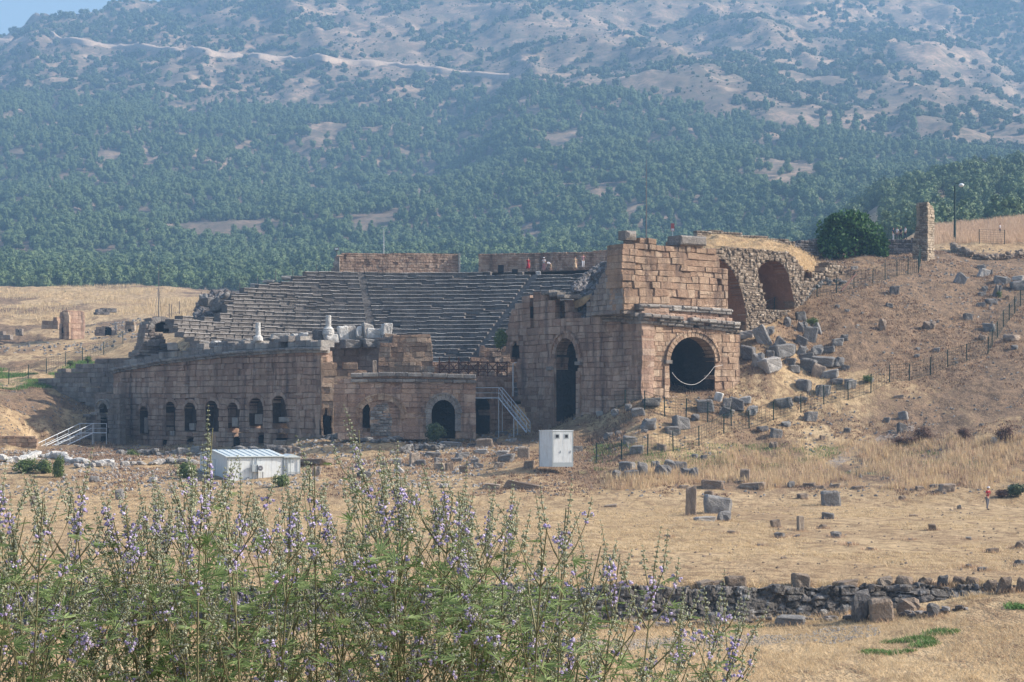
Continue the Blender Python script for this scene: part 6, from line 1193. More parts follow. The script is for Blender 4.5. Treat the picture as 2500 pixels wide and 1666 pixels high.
for i in sind:
    o = mkobj('mountain_shrub', scrubC[random.randrange(3)], loc=(S3[i, 0], S3[i, 1], S3[i, 2] - .3)); q = random.uniform(1.0, 2.1); o.scale = (q * 1.15, q * 1.15, q); o.rotation_euler = (0, 0, random.random() * 6.28)
    tag(o, 'dark rounded evergreen shrub scattered on the mountain just above the forest', 'shrub', 'shrubs on the mountainside')
def stuff_mesh(name, pos, templates, smin, smax, label, mat, cat):
    """far trees too many to count: instanced on points by geometry nodes"""
    me = bpy.data.meshes.new(name); me.vertices.add(len(pos)); me.vertices.foreach_set('co', np.asarray(pos, np.float32).reshape(-1))
    o = mkobj(name, me); tag(o, label, cat, None, 'stuff')
    ng = bpy.data.node_groups.new(name, 'GeometryNodeTree'); ng.interface.new_socket('Geometry', in_out='INPUT', socket_type='NodeSocketGeometry'); ng.interface.new_socket('Geometry', in_out='OUTPUT', socket_type='NodeSocketGeometry')
    N = ng.nodes; L = ng.links; gi = N.new('NodeGroupInput'); go = N.new('NodeGroupOutput'); join = N.new('GeometryNodeJoinGeometry')
    for ob in templates:
        oi = N.new('GeometryNodeObjectInfo'); oi.inputs['Object'].default_value = ob; oi.transform_space = 'ORIGINAL'; oi.inputs['As Instance'].default_value = True; L.new(oi.outputs['Geometry'], join.inputs[0])
    ip = N.new('GeometryNodeInstanceOnPoints'); ip.inputs['Pick Instance'].default_value = True; L.new(gi.outputs[0], ip.inputs['Points']); L.new(join.outputs[0], ip.inputs['Instance'])
    ri = N.new('FunctionNodeRandomValue'); ri.data_type = 'INT'; ri.inputs[4].default_value = 0; ri.inputs[5].default_value = len(templates) - 1; ri.inputs['Seed'].default_value = 3; L.new(ri.outputs[2], ip.inputs['Instance Index'])
    rs_ = N.new('FunctionNodeRandomValue'); rs_.data_type = 'FLOAT'; rs_.inputs[2].default_value = smin; rs_.inputs[3].default_value = smax; L.new(rs_.outputs[1], ip.inputs['Scale'])
    rr = N.new('FunctionNodeRandomValue'); rr.data_type = 'FLOAT_VECTOR'; rr.inputs[0].default_value = (0, 0, 0); rr.inputs[1].default_value = (0, 0, 6.28); L.new(rr.outputs[0], ip.inputs['Rotation'])
    L.new(ip.outputs[0], go.inputs[0]); md = o.modifiers.new('instances', 'NODES'); md.node_group = ng; return o
crowns = {}
for o in COL.objects:
    if o.name.startswith('crown') and o.data in pineC and o.data.name not in crowns: crowns[o.data.name] = o
pt = P3[rest].copy(); pt[:, 2] += .6
stuff_mesh('pine_forest', pt, list(crowns.values())[:5], .8, 1.45, 'dense blue-green pine forest covering the lower mountain', None, 'forest')
u, D, X, Z, Yp = rand_ground(60000, 950, 2330, -300, 2800); kk_ = (Yp < ftop(u) + 40) & (fbm(X / 25, D / 40, 4, 96) > -.05) & (rng.random(len(u)) < .45) & ~((np.abs(Yp - np.interp(u, tuu, tyy) - 3) < 6) & (u < 1260)); small3 = np.stack([X, D, Z - .1], 1)[kk_]
shr = {}
for o in COL.objects:
    if o.name.startswith('mountain_shrub') and o.data.name not in shr: shr[o.data.name] = o
st = S3[srest].copy(); st[:, 2] -= .3
stuff_mesh('mountain_scrub', st, list(shr.values()), .5, 2.6, 'blue-green scrub scattered over the upper mountain', None, 'scrub')

stuff_mesh('low_scrub', small3, list(shr.values()), .18, .7, 'low dark scrub dotting the bare upper mountain', None, 'scrub')
# fig bush
g = P(2081, 628, 240); fb = thing('fig_bush', 'large round glossy dark green fig bush on the mound left of the pillar', 'bush', loc=g)
LEAF = (np.array([(0, -.5, 0), (.42, -.1, .06), (.25, .45, 0), (0, .6, -.05), (-.25, .45, 0), (-.42, -.1, .06)]), np.array([(0, 1, 2), (0, 2, 3), (0, 3, 4), (0, 4, 5)]))
r_ = np.random.default_rng(5); mb = MB(); lob = []
for x, z, s_ in [(-2.9, 1.9, 1.5), (-2.3, 3.3, 1.5), (-1.2, 4.0, 1.5), (.1, 4.1, 1.4), (1.3, 3.3, 1.5), (2.4, 2.4, 1.4), (3.2, 1.3, 1.2), (-2.6, .9, 1.3), (-1.2, 1.6, 2.0), (.5, 1.8, 2.0), (2.0, 1.0, 1.5), (3.4, .5, .8), (-1.9, 2.6, 1.6), (1.0, 2.9, 1.3), (-.5, 3.0, 1.6)]: lob.append((x, r_.uniform(-1, 1), z, s_))
for x, y, z, s_ in lob: mb.add(ICO2[0] * s_ * .62 + (x, y, z), T=ICO2[1], tint=.05)
for _ in range(16): a0_ = r_.uniform(0, math.pi); lob.append((-.1 + 3.9 * math.cos(a0_) * r_.uniform(.8, 1.05), r_.uniform(-1.2, .6), .6 + 4.4 * math.sin(a0_) * r_.uniform(.8, 1.08) * (1 - .12 * math.cos(a0_)), r_.uniform(.35, .75)))
k = r_.integers(0, len(lob), 10500); d = r_.normal(size=(10500, 3)); d /= np.linalg.norm(d, axis=1)[:, None]; La = np.array(lob)
lump = 1 + .3 * fbm(d[:, 0] * 3 + k, d[:, 2] * 3 + d[:, 1] * 2, 3, 4)
pos = La[k, :3] + d * (La[k, 3] * r_.uniform(.6, 1.12, 10500) * lump)[:, None]; pos = pos[pos[:, 2] > -.2]
scatter(mb, LEAF[0], LEAF[1], pos, rotmats(len(pos)), rng.uniform(.22, .42, (len(pos), 1)), rng.random(len(pos)) ** 1.2)
mb.v = [v + np.array(g) + (0, .8, 0) for v in mb.v]; adopt(mb, 'foliage', M['fig'], fb)
mb = MB()
for k in range(6): a = k * 1.05; mb.tube([g + Vector((0, .5, -.4)), g + Vector((math.cos(a) * .8, .5 + math.sin(a) * .5, 1.2)), g + Vector((math.cos(a) * 2.2, .5 + math.sin(a), 2.6))], [.16, .1, .04], 6)
adopt(mb, 'trunk', M['bark'], fb)
def shrub(label, u, y, w, h, D, mat, n=700, cat='bush', name='green_bush', ls=.2, lobes=7):
    a = P(u, y, D) if D else on_ground(u, y); W_ = w / FPX * a[1]; H_ = h / FPX * a[1]; s_ = random.randrange(999)
    t = thing(name, label, cat, loc=a); f = mkobj('foliage', crown(int(n * 2), TL, 1, 1.4, 'round', lobes + 3, (ls * .6, ls * 1.3), s_, .5).mesh('shrub_foliage', M[mat]), t); f.scale = (W_ / 2, W_ / 2.4, H_ / 1.75)
    mb = MB()
    for k in range(4): aa = k * 1.6; mb.tube([(0, 0, -.2), (math.cos(aa) * W_ * .15, math.sin(aa) * W_ * .15, H_ * .5)], [.05, .02], 4)
    mkobj('stem', mb.mesh('shrub_stem', M['bark']), t); return t
shrub('dark green bush growing at the edge of the seating beside the gate tower', 1222, 850, 36, 52, 203, 'bush_green')
shrub('small green bush at the foot of the left stage wall', *c(1, 850, 1372), 36, 30, 196, 'bush_green')
shrub('yellowish green bush at the left edge before the stone wall', *c(1, 160, 1450), 60, 38, None, 'bush_green'); shrub('tall yellow-green bush right of the leftmost bush', *c(1, 375, 1480), 34, 58, None, 'bush_green'); shrub('dark green bush between two yellowish bushes at lower left', *c(1, 280, 1455), 56, 36, None, 'bush_green')
shrub('dense green bush at the left end of the white cabin', *c(1, 1200, 1480), 60, 46, None, 'bush_green'); shrub('small dark green bush in front of the cabin porch', *c(11, 1225, 990), 44, 38, None, 'bush_green')
shrub('dark dense bush inside the shadow of the open arch', *c(3, 1270, 1130), 62, 46, 190.8, 'scrub', 900)
shrub('small green bush beside the pale stones on the far left slope', *c(1, 560, 745), 22, 18, 262, 'bush_green', 300); shrub('round green bush on the crest of the far left field', *c(1, 415, 325), 18, 15, 470, 'scrub', 300); shrub('low green bush on the far left green slope', *c(1, 450, 760), 26, 12, 262, 'bush_green', 300)
shrub('dark green bush at the right edge of the tall grass', *c(6, 2315, 672), 60, 34, None, 'scrub'); shrub('dark low bush between the standing man and the right edge bush', *c(6, 2240, 672), 34, 22, None, 'brown_scrub')
shrub('small green shrub beside the fence on the slope below the gate', *c(5, 990, 1395), 36, 22, None, 'bush_green', 300); shrub('little green plant behind the tall grey slab in the pile', *c(5, 630, 1010), 34, 20, 205, 'bush_green', 300); shrub('green tuft among grey stones by the upper right fence', *c(5, 1862, 835), 20, 20, None, 'bush_green', 300)
for i, (x, y, w, h, l) in enumerate([(1830, 375, 60, 38, 'reddish dead brush on the slope left of the pale stone'), (1740, 400, 70, 26, 'long low reddish dead brush on the right slope'), (2040, 365, 40, 28, 'round dark dead thornbush in the middle right'), (2255, 385, 50, 44, 'spiky reddish dead brush near the right edge')]): shrub(l, *c(6, x, y), w, h, None, 'brown_scrub', 800, 'dead brush', 'dead_brush', .13)
shrub('tall green growth against the far left fence', *c(1, 200, 840), 40, 14, 262, 'bush_green', 300)

# dry grass: tufts of thin blades, far more than can be counted
def blades(n, h, w, spread, lean, seed):
    r = np.random.default_rng(seed); mb = MB(); V = []; 
    for i in range(n):
        a = r.random() * 6.28; p = np.array([r.normal() * spread, r.normal() * spread, -.05]); d = np.array([math.cos(a), math.sin(a), 0]); s_ = np.array([-d[1], d[0], 0]) * w * .5; hh = h * r.uniform(.6, 1.2); ln = lean * r.uniform(.2, 1.4) * hh
        mb.add([p - s_, p + s_, p + d * ln * .4 + s_ * .7 + (0, 0, hh * .6), p + d * ln * .4 - s_ * .7 + (0, 0, hh * .6), p + d * ln + (0, 0, hh)], [(0, 1, 2, 3)], [(3, 2, 4)], tint=r.random())
    return mb
def grass(name, label, pos, tuft, mat, smin, smax, cat='grass'):
    """tufts merged into one sheet of grass"""
    mb = MB(); tV = np.concatenate(tuft.v); tQ = np.concatenate(tuft.q); tT = np.concatenate(tuft.t); n = len(pos); a = rng.uniform(0, 6.28, n); Rm = np.zeros((n, 3, 3)); Rm[:, 0, 0] = np.cos(a); Rm[:, 0, 1] = -np.sin(a); Rm[:, 1, 0] = np.sin(a); Rm[:, 1, 1] = np.cos(a); Rm[:, 2, 2] = 1
    sc_ = rng.uniform(smin, smax, (n, 1)); k = len(tV); V = np.einsum('nij,nkj->nki', Rm, np.broadcast_to(tV, (n, k, 3)) * sc_[:, :, None]) + pos[:, None, :]
    off = (np.arange(n) * k)[:, None, None]; tone = rng.random(n)
    mb.add(V.reshape(-1, 3), (tQ[None] + off).reshape(-1, 4), (tT[None] + off).reshape(-1, 3)); 
    mb.qt[-1] = np.clip(np.repeat(tone, len(tQ)) * .7 + np.tile(np.concatenate(tuft.qt), n) * .3, 0, 1); mb.tt[-1] = np.clip(np.repeat(tone, len(tT)) * .7 + np.tile(np.concatenate(tuft.tt), n) * .3, 0, 1)
    return tag(mb.obj(name, mat), label, cat, None, 'stuff')
def gpos(n, D0, D1, u0, u1, fn=None):
    D = np.sqrt(rng.uniform(D0 ** 2, D1 ** 2, n)); u = rng.uniform(u0, u1, n); X = (u - CX) / FPX * D; z = gz(X, D); 
    k = np.ones(n, bool) if fn is None else fn(u, D, X, yof(X, D, z)); return np.stack([X, D, z], 1)[k]
pn = lambda X, D, s_=5, t=0.: fbm(X / s_, D / s_ * .6, 3, 77) > t
g1 = gpos(26000, 56, 74, -300, 2800, lambda u, D, X, y: pn(X, D, 3, -.25))
grass('near_straw', 'matted pale straw in the strip before the near wall', g1, blades(7, .16, .012, .12, 1.6, 1), M['straw'], .6, 1.5)
g1 = gpos(60000, 77.2, 165, -200, 2700, lambda u, D, X, y: pn(X, D, 6, -.05))
grass('field_straw', 'low dry straw tufts over the open field', g1, blades(6, .14, .02, .16, 1.5, 2), M['straw'], .6, 1.5)
band = lambda u, D, X, y: (y < 1190 + 10 * vnoise(u / 60, 0, 3)) & (y > np.interp(u, [1480, 1700, 2000, 2500], [1160, 1120, 1085, 1065]) + 14 * vnoise(u / 40, 1, 8)) & pn(X, D, 4, -.35)
g1 = gpos(15000, 160, 195, 1480, 3000, band)
grass('tall_dry_grass', 'tall golden and russet dry grass band across the right middle', g1[::2], blades(9, .55, .035, .22, .35, 3), M['straw'], .7, 1.4)
grass('russet_grass', 'russet stretch of the tall dry grass band', g1[1::2], blades(9, .48, .035, .22, .4, 4), M['straw_red'], .7, 1.3)
g1 = gpos(9000, 264, 372, 2270, 3000, lambda u, D, X, y: pn(X, D, 6, -.4))
grass('crest_grass', 'tall russet grass on the crest behind the street lamp', g1, blades(8, .8, .05, .3, .3, 5), M['straw_red'], .6, 1.3)
g1 = gpos(12000, 300, 520, -300, 640, lambda u, D, X, y: pn(X, D, 12, -.1) & (y < 790))
grass('far_straw', 'pale dry grass on the far left ridge', g1, blades(7, .7, .07, .4, .3, 6), M['straw'], .6, 1.3)
g1 = gpos(90000, 160, 262, -100, 2600, lambda u, D, X, y: pn(X, D, 4, .02))
grass('slope_straw', 'thin dry tufts scattered over the right slope', g1[::3], blades(7, .26, .03, .16, .8, 7), M['straw_red'], .6, 1.5)
grass('brown_scrub_tufts', 'dark dead tufts scattered over the right slope', g1[1::2], blades(8, .22, .04, .12, .8, 17), M['brown_scrub'], .5, 1.5)
V_ = np.concatenate([np.array([v.co for v in o.data.vertices]) for o in COL.objects if o.name.startswith('turf_roof')]); g1 = V_[rng.integers(0, len(V_), 2200)] + rng.normal(size=(2200, 3)) * np.array([.25, .25, 0])
grass('roof_grass', 'dry grass growing on the earth above the vaults', g1, blades(7, .22, .03, .15, .8, 18), M['straw'], .5, 1.4)
wl = lambda u, D, X, y: (fbm(X / .9, D / 1.3, 3, 12) > .12) & (((np.abs(y - np.interp(u, [2110, 2200, 2330, 2440], [1592, 1580, 1545, 1540])) < 16) & (u > 2110) & (u < 2440)) | ((np.abs(y - 1525) < 9) & (u > 1790) & (u < 1890)) | ((np.abs(y - 1510) < 8) & (u > 2200) & (u < 2260)) | ((np.abs(y - 1478) < 9) & (u > 2470)))
g1 = gpos(60000, 58, 75, 1750, 2560, wl); g1 = g1[:4200]
grass('green_weeds', 'patches of fresh green weeds in the straw at lower right', g1, blades(8, .14, .045, .08, .9, 8), M['weed'], .6, 1.4, 'weeds')
g1 = gpos(9000, 240, 275, -60, 230, lambda u, D, X, y: pn(X, D, 4, 0)); grass('green_herbs', 'low green herbs on the slope at the far left', g1, blades(7, .3, .05, .3, .6, 9), M['weed'], .6, 1.3, 'herbs')
g1 = gpos(7000, 165, 200, 1450, 2400, lambda u, D, X, y: (y > 1085) & (y < 1150) & (fbm(X / 5, D / 5, 3, 15) > .1)); grass('green_herbs', 'sparse green herbs above the tall dry grass', g1, blades(7, .3, .04, .25, .5, 9), M['weed'], .5, 1.1, 'herbs')
sp_ = [(o.location.x, o.location.y, max(o.scale[0], .4)) for o in COL.objects if o.get('category') == 'stone' and o.name.startswith(('stone_block', 'boulder')) and o.location.y < 262]
q_ = np.array([(x + w_ * .62 * math.cos(a_) * random.uniform(.7, 1.2), y + w_ * .55 * math.sin(a_) * random.uniform(.7, 1.2)) for x, y, w_ in sp_ for a_ in np.arange(0, 6.2, .45)]); q_ = np.column_stack([q_, gz(q_[:, 0], q_[:, 1])])
grass('stone_foot_grass', 'dry grass and dust gathered round the feet of the loose stones', q_, blades(8, .2, .03, .12, .9, 21), M['straw_red'], .5, 1.5)
g1 = np.concatenate([gpos(1500, 75.7, 77, -250, 2520, lambda u, D, X, y: fbm(X / 1.3, D, 3, 31) > .0), gpos(2500, 73.4, 74.8, -250, 2480, lambda u, D, X, y: fbm(X / 1.5, D, 3, 33) > .05)])
grass('wall_grass', 'dry grass hanging over the top and growing at the foot of the near wall', g1, blades(8, .24, .014, .10, .9, 22), M['straw'], .5, 1.6)
# chips and small stones
V = ICO1[0].copy(); V = np.sign(V) * np.abs(V) ** .6; V *= np.array([1, .8, .6])
def chips(name, label, pos, a, b, mat):
    mb = MB(); scatter(mb, V, ICO1[1], pos + np.array([0, 0, .01]), rotmats(len(pos)), rng.uniform(a, b, (len(pos), 1)) ** 1.0); return tag(mb.obj(name, mat), label, 'stones', None, 'stuff')
chips('slope_stones', 'small chips of stone strewn over the bare right slope', gpos(12000, 160, 262, -60, 2600, lambda u, D, X, y: pn(X, D, 3, -.1)), .04, .17, M['grey_rock'])
chips('field_stones', 'small stones strewn in the straw field', gpos(900, 77, 165, -100, 2600), .03, .10, M['tan_rock'])
chips('ruin_stones', 'chips of stone strewn before the ruins', gpos(2600, 165, 200, -60, 1250, lambda u, D, X, y: pn(X, D, 3, -.1)), .05, .2, M['pale_rock'])
chips('far_stones', 'pale rubble strewn over the far left slope', gpos(1500, 300, 370, -200, 380, lambda u, D, X, y: pn(X, D, 8, 0)), .08, .35, M['grey_rock'])
chips('gravel', 'grey gravel strip before the near wall', gpos(5000, 66, 73, 1300, 2150, lambda u, D, X, y: np.abs(D - (69.5 + (u - 1800) / 500)) < 1.4 * (1 + vnoise(u / 70, 0, 2) * .5)), .015, .05, M['pale_rock'])
# ---------------------------------------------------------------- people
def person(label, u, y, Hpx, D, top='red', bottom='grey_cloth', head='hair', face=0.0, lean=0.0, arms='down', skirt=False, stride=.12, hat=None, bare_legs=False, group=None):
    """u,y = photo position of the feet, Hpx = standing height in photo pixels"""
    a = P(u, y, D); S = Hpx / FPX * D / 1.72; t = thing('person', label, 'person', group, loc=a, rz=face); t.scale = (S, S, S)
    def sk(chains, name, mat, sub=1):
        """continuous skinned surface: chains of (point, radius); first point of first chain is the root"""
        me = bpy.data.meshes.new(name); vs = []; es = []; rad = []; look = {}
        def vid(p, r):
            k = tuple(round(q, 4) for q in p)
            if k not in look: look[k] = len(vs); vs.append(p); rad.append(r)
            return look[k]
        for ch in chains:
            ids = [vid(p, r) for p, r in ch]; es += [(i, j) for i, j in zip(ids, ids[1:]) if i != j]
        me.from_pydata(vs, es, []); me.materials.append(mat); o = mkobj(name, me, t); sm_ = o.modifiers.new('skin', 'SKIN'); sm_.use_smooth_shade = True
        for i, r in enumerate(rad): me.skin_vertices[0].data[i].radius = (r if not isinstance(r, tuple) else r[0], r if not isinstance(r, tuple) else r[1])
        me.skin_vertices[0].data[0].use_root = True; md = o.modifiers.new('sub', 'SUBSURF'); md.levels = sub; md.render_levels = sub; return o
    L = lean
    def up(h, off=0.0):    # point on the trunk, bending forward (-y) by the lean above the hips
        k = max(0, h - .95); return (off, -math.sin(L) * k, .95 + math.cos(L) * k) if h > .95 else (off, 0, h)
    hipL, hipR = (.09, 0, .92), (-.09, 0, .92); pel = (0, 0, .95)
    def leg(sg): x = .09 * sg; f = stride * sg; return [((x, 0, .90), .085), ((x * 1.1, f * .4 - .02, .49), .055), ((x * 1.1, f + .03, .09), .036), ((x * 1.1, f - .02, .045), .035), ((x * 1.2, f - .14, .035), .03)]
    sh = 1.42
    def arm(sg):
        s0 = up(sh, .17 * sg)
        if arms == 'down' : e = (s0[0] + .06 * sg, s0[1] + .02, s0[2] - .29); w = (e[0] + .0, e[1] - .06, e[2] - .25)
        elif arms == 'reach': e = (s0[0] + .04 * sg, s0[1] - .12, s0[2] - .26); w = (e[0] - .02 * sg, e[1] - .08, e[2] - .25)
        elif arms == 'chest': e = (s0[0] + .08 * sg, s0[1] - .02, s0[2] - .28); w = (e[0] - .16 * sg, e[1] - .2, e[2] + .12)
        elif arms == 'hips': e = (s0[0] + .18 * sg, s0[1] + .05, s0[2] - .24); w = (e[0] - .13 * sg, e[1] - .1, e[2] - .16)
        elif arms == 'up': e = (s0[0] + .12 * sg, s0[1] - .08, s0[2] - .12); w = (e[0] - .10 * sg, e[1] - .12, e[2] + .22)
        return s0, e, w
    nk = up(1.50); hd = up(1.60); hc = np.array(up(1.63)) + (0, -.015, 0)
    body = [[(pel, .12), (up(1.12), .10), (up(1.30), .125), (up(1.43), .08), (nk, .05), (tuple(hc + (0, .0, -.07)), .062), (tuple(hc), .082), (tuple(hc + (0, .01, .07)), .065)]]
    for sg in (-1, 1):
        s0, e, w = arm(sg); body.append([(up(1.43), .08), (s0, .05), (e, .037), (w, .026)])
        body.append([(pel, .12)] + leg(sg))
    b = sk(body, 'body', M['skin'], 2)
    for sg in (-1, 1):
        s0, e, w = [np.array(q) for q in arm(sg)]; d = unit(w - e); sd = unit(np.cross(d, (0, 1, .1)))
        ch = [[(tuple(w), .026), (tuple(w + d * .05), (.034)), (tuple(w + d * .085), .03)]]
        for k, fl in enumerate((.068, .078, .074, .058)):
            r0_ = w + d * .085 + sd * (.024 - .016 * k); ch.append([(tuple(w + d * .085), .03), (tuple(r0_), .010), (tuple(r0_ + d * fl * .55 + (0, -.008, 0)), .009), (tuple(r0_ + d * fl + (0, -.022, 0)), .008)])
        th_ = w + d * .03 + sd * .03; ch.append([(tuple(w + d * .05), .034), (tuple(th_), .012), (tuple(th_ + d * .05 + sd * .02 + (0, -.015, 0)), .009)]); sk(ch, 'hand', M['skin'], 1)
    # shirt with sleeves
    ch = [[(up(.96), .135 if not skirt else .14), (up(1.12), .122), (up(1.30), .145), (up(1.43), .10), (up(1.47), .065)]]
    for sg in (-1, 1): s0, e, w = arm(sg); m_ = tuple((np.array(s0) * .35 + np.array(e) * .65)); ch.append([(up(1.43), .10), (s0, .068), (m_, .055)])
    sk(ch, 'shirt', M[top], 2)
    if skirt:
        mb = MB(); mb.lathe([(.15, 1.02), (.19, .85), (.24, .55), (.27, .38)], 14); mb.obj('skirt', M[bottom], t, True)
    else:
        ch = [[((0, 0, .97), .14)]]; ch = []
        for sg in (-1, 1):
            l = leg(sg); ch.append([((0, 0, .95), .14), ((.09 * sg, 0, .86), .105), (l[1][0], .075)] + ([] if bare_legs else [(l[2][0], .055)]))
        sk(ch, 'trousers', M[bottom], 2)
    mb = MB()
    for sg in (-1, 1): l = leg(sg); p = np.array(l[3][0]); mb.add(ICO2[0] * np.array([.048, .13, .04]) + p + (0, -.05, -.005), T=ICO2[1])
    mb.obj('shoes', M['hair'], t, True)
    # head: face features and hair
    mb = MB(); hcz = np.array(hc); f = lambda x, y_, z: tuple(hcz + (x, y_, z))
    mb.add(ICO1[0] * np.array([.013, .022, .022]) + f(0, -.088, -.012), T=ICO1[1]); 
    for sg in (-1, 1): mb.add(ICO1[0] * np.array([.012, .02, .03]) + f(.08 * sg, 0, -.01), T=ICO1[1])
    mb.obj('nose_and_ears', M['skin'], t, True)
    mb = MB()
    for sg in (-1, 1): mb.add(ICO1[0] * np.array([.012, .008, .007]) + f(.03 * sg, -.078, .015), T=ICO1[1])
    mb.add(ICO1[0] * np.array([.024, .007, .006]) + f(0, -.078, -.052), T=ICO1[1]); mb.obj('eyes_and_mouth', M['hair'], t)
    V = ICO3[0].copy(); V = V[:, :] ; V = V * np.array([.094, .102, .10]); keepV = (V[:, 1] > -.03) | (V[:, 2] > .045); T_ = ICO3[1][keepV[ICO3[1]].all(1)]
    mb = MB(); mb.add(V + f(0, .012, .02), T=T_); mb.obj('hair' if not hat else 'hair', M[head if head != 'hat' else 'hair'], t, True)
    if hat:
        mb = MB(); mb.lathe([(.15, -.012), (.155, 0), (.108, .01), (.1, .05), (.085, .09), (.0, .1)], 16, Matrix.Translation(Vector(f(0, 0, .055)))); mb.obj('sun_hat', M[hat], t, True)
    return t
person('person in a red T-shirt, grey trousers and pale hat standing in the right field', c(6, 2162, 0)[0], c(6, 0, 737)[1], 55, on_ground(c(6, 2162, 0)[0], c(6, 0, 737)[1])[1], 'red', 'grey_cloth', face=.6, lean=.12, arms='chest', hat='white_cloth')
TD = 249.6
person('person in a red dress standing on the top row of the seating', c(4, 391, 0)[0], c(4, 0, 346)[1], 34, TD, 'red', 'red', face=.3, skirt=True, arms='down')
person('person in white with a white hat standing beside the bending person', c(4, 498, 0)[0], c(4, 0, 340)[1], 32, TD, 'white_cloth', 'pink_cloth', face=-.4, hat='white_cloth', arms='chest')
person('person in a white shirt bending forward on the top row', c(4, 545, 0)[0], c(4, 0, 342)[1], 31, TD, 'white_cloth', 'tan_cloth', face=-1.5, lean=1.15, arms='reach', bare_legs=True)
person('person in a yellow-tan dress, second from the right on the top row', c(4, 711, 0)[0], c(4, 0, 345)[1], 36, TD - .4, 'tan_cloth', 'tan_cloth', face=.2, skirt=True, arms='down')
person('person in pink holding hands to the face, rightmost on the top row', c(4, 766, 0)[0], c(4, 0, 320)[1], 33, TD + 2, 'pink_cloth', 'white_cloth', face=.1, arms='up')
g = on_ground(c(5, 1870, 0)[0], c(5, 0, 417)[1], 262, 400); person('person in a pale top and dark trousers walking through the crest grass at far right', c(5, 1870, 0)[0], c(5, 0, 417)[1], 28, g[1], 'white_cloth', 'navy_cloth', face=1.2, arms='down', stride=.22)
for x, y0, tp_, lg, lab in [(1245, 420, 'white_cloth', 'navy_cloth', 'person in white standing directly left of the tall pillar'), (1215, 425, 'navy_cloth', 'navy_cloth', 'person in dark blue next to the white-clad one behind the rubble wall'), (1190, 425, 'white_cloth', 'grey_cloth', 'person in pale clothes, middle of the group beyond the fig bush'), (1165, 428, 'navy_cloth', 'white_cloth', 'person in dark top nearest the fig bush, left end of the group')]:
    person(lab, c(5, x, 0)[0], c(5, 0, y0 + 28)[1], 32, 258, tp_, lg, face=random.uniform(-2, 2), arms='down', group='visitors beyond the fig bush')

# ---------------------------------------------------------------- foreground chaste-tree shrubs
bud = (ICO0[0] * np.array([1, 1, 1.25]), ICO0[1])
def spike_into(mbs, p, d, L, r, lilac):
    """one flower spike: axis, paired whorls of buds getting smaller to the tip; lower whorls in bloom"""
    stem, green, lil = mbs; p = np.array(p, float); d = unit(np.array(d, float)); bend = np.array([r.normal() * .08, r.normal() * .08, .05]); a = unit(np.cross(d, (0.3, 1, .1))); b = np.cross(d, a)
    nW = max(5, int(L / .0165)); pts = [p + d * L * f + bend * L * f * f for f in (0, .35, .7, 1)]; stem.tube(pts, [.0022, .0017, .0012, .0006], 3)
    for i in range(nW):
        f = ((i + .6) / nW) ** .85; q = p + d * L * f + bend * L * f * f; s_ = (1 - f) ** .6 * .9 + .16; a2, b2 = (a, b) if i % 2 else (b, a)
        nb = 5 if s_ > .5 else 3
        for sg in (-1, 1):
            cpos = q + a2 * sg * .0095 * s_; 
            pos = cpos + r.normal(size=(nb, 3)) * .0034 * s_
            scatter(green, bud[0], bud[1], pos, rotmats(nb, r), np.full((nb, 1), .0036) * (s_ * .8 + .3) * r.uniform(.8, 1.25, (nb, 1)), r.random(nb))
            if lilac[0] <= f <= lilac[1] and r.random() < .85:
                m_ = r.integers(2, 5); pos = cpos + a2 * sg * .005 + r.normal(size=(m_, 3)) * .0048; scatter(lil, bud[0] * np.array([1.15, 1.15, .8]), bud[1], pos, rotmats(m_, r), r.uniform(.0042, .0068, (m_, 1)), r.random(m_))
def palmate(mb, p, d, size, r):
    """hand-shaped leaf: five to seven narrow leaflets"""
    p = np.array(p); d = unit(np.array(d)); nrm = unit(np.array([r.normal() * .4, r.normal() * .4 - .25, 1])); s0 = unit(np.cross(d, nrm)); n = int(r.integers(5, 8)); t_ = r.random(); pet = p + d * size * .35
    for k in range(n):
        a = (k / (n - 1) - .5) * 2.5; l = size * (1 - .38 * abs(a) / 1.25) * r.uniform(.85, 1.1); q = unit(d * math.cos(a) + s0 * math.sin(a)); w = unit(np.cross(q, nrm)) * l * .068; dr_ = nrm * (-l * .14)
        mb.add([pet, pet + q * l * .35 - w + dr_ * .1, pet + q * l * .7 - w * .7 + dr_ * .5, pet + q * l + dr_, pet + q * l * .7 + w * .7 + dr_ * .5, pet + q * l * .35 + w + dr_ * .1, pet + q * l * .5 + dr_ * .35 + nrm * -.002],
               [(0, 1, 6, 5), (1, 2, 3, 6), (5, 6, 3, 4)], tint=min(1, max(0, t_ + r.normal() * .12)))
env_u = [-150, 0, 60, 130, 210, 300, 390, 460, 500, 520, 545, 640, 700, 740, 760, 785, 855, 875, 900, 950, 1010, 1100, 1200, 1330, 1400, 1450, 1530, 1600, 1680, 1730, 1800, 1850]
env_y = [1200, 1170, 1200, 1180, 1170, 1220, 1190, 1180, 1150, 1030, 1170, 1190, 1190, 1170, 1090, 1180, 1170, 1030, 1160, 1120, 1170, 1170, 1200, 1225, 1195, 1270, 1340, 1345, 1340, 1375, 1500, 1560]
bush_lab = ['leftmost chaste-tree shrub with lilac spikes at the left edge', 'second chaste-tree shrub from the left, below the cabin end', 'chaste-tree shrub with the tallest spike, in front of the white cabin', 'chaste-tree shrub in the middle left, spikes reaching the ruin base', 'chaste-tree shrub at bottom centre with open palm-shaped leaves', 'chaste-tree shrub right of centre leaning to the right', 'low rightmost chaste-tree shrub with outward leaning lilac spikes']
roots = [(40, 6.6), (330, 7.6), (560, 6.8), (800, 7.9), (1030, 6.9), (1230, 7.3), (1390, 6.5)]
widths = [330, 340, 330, 340, 330, 330, 430]
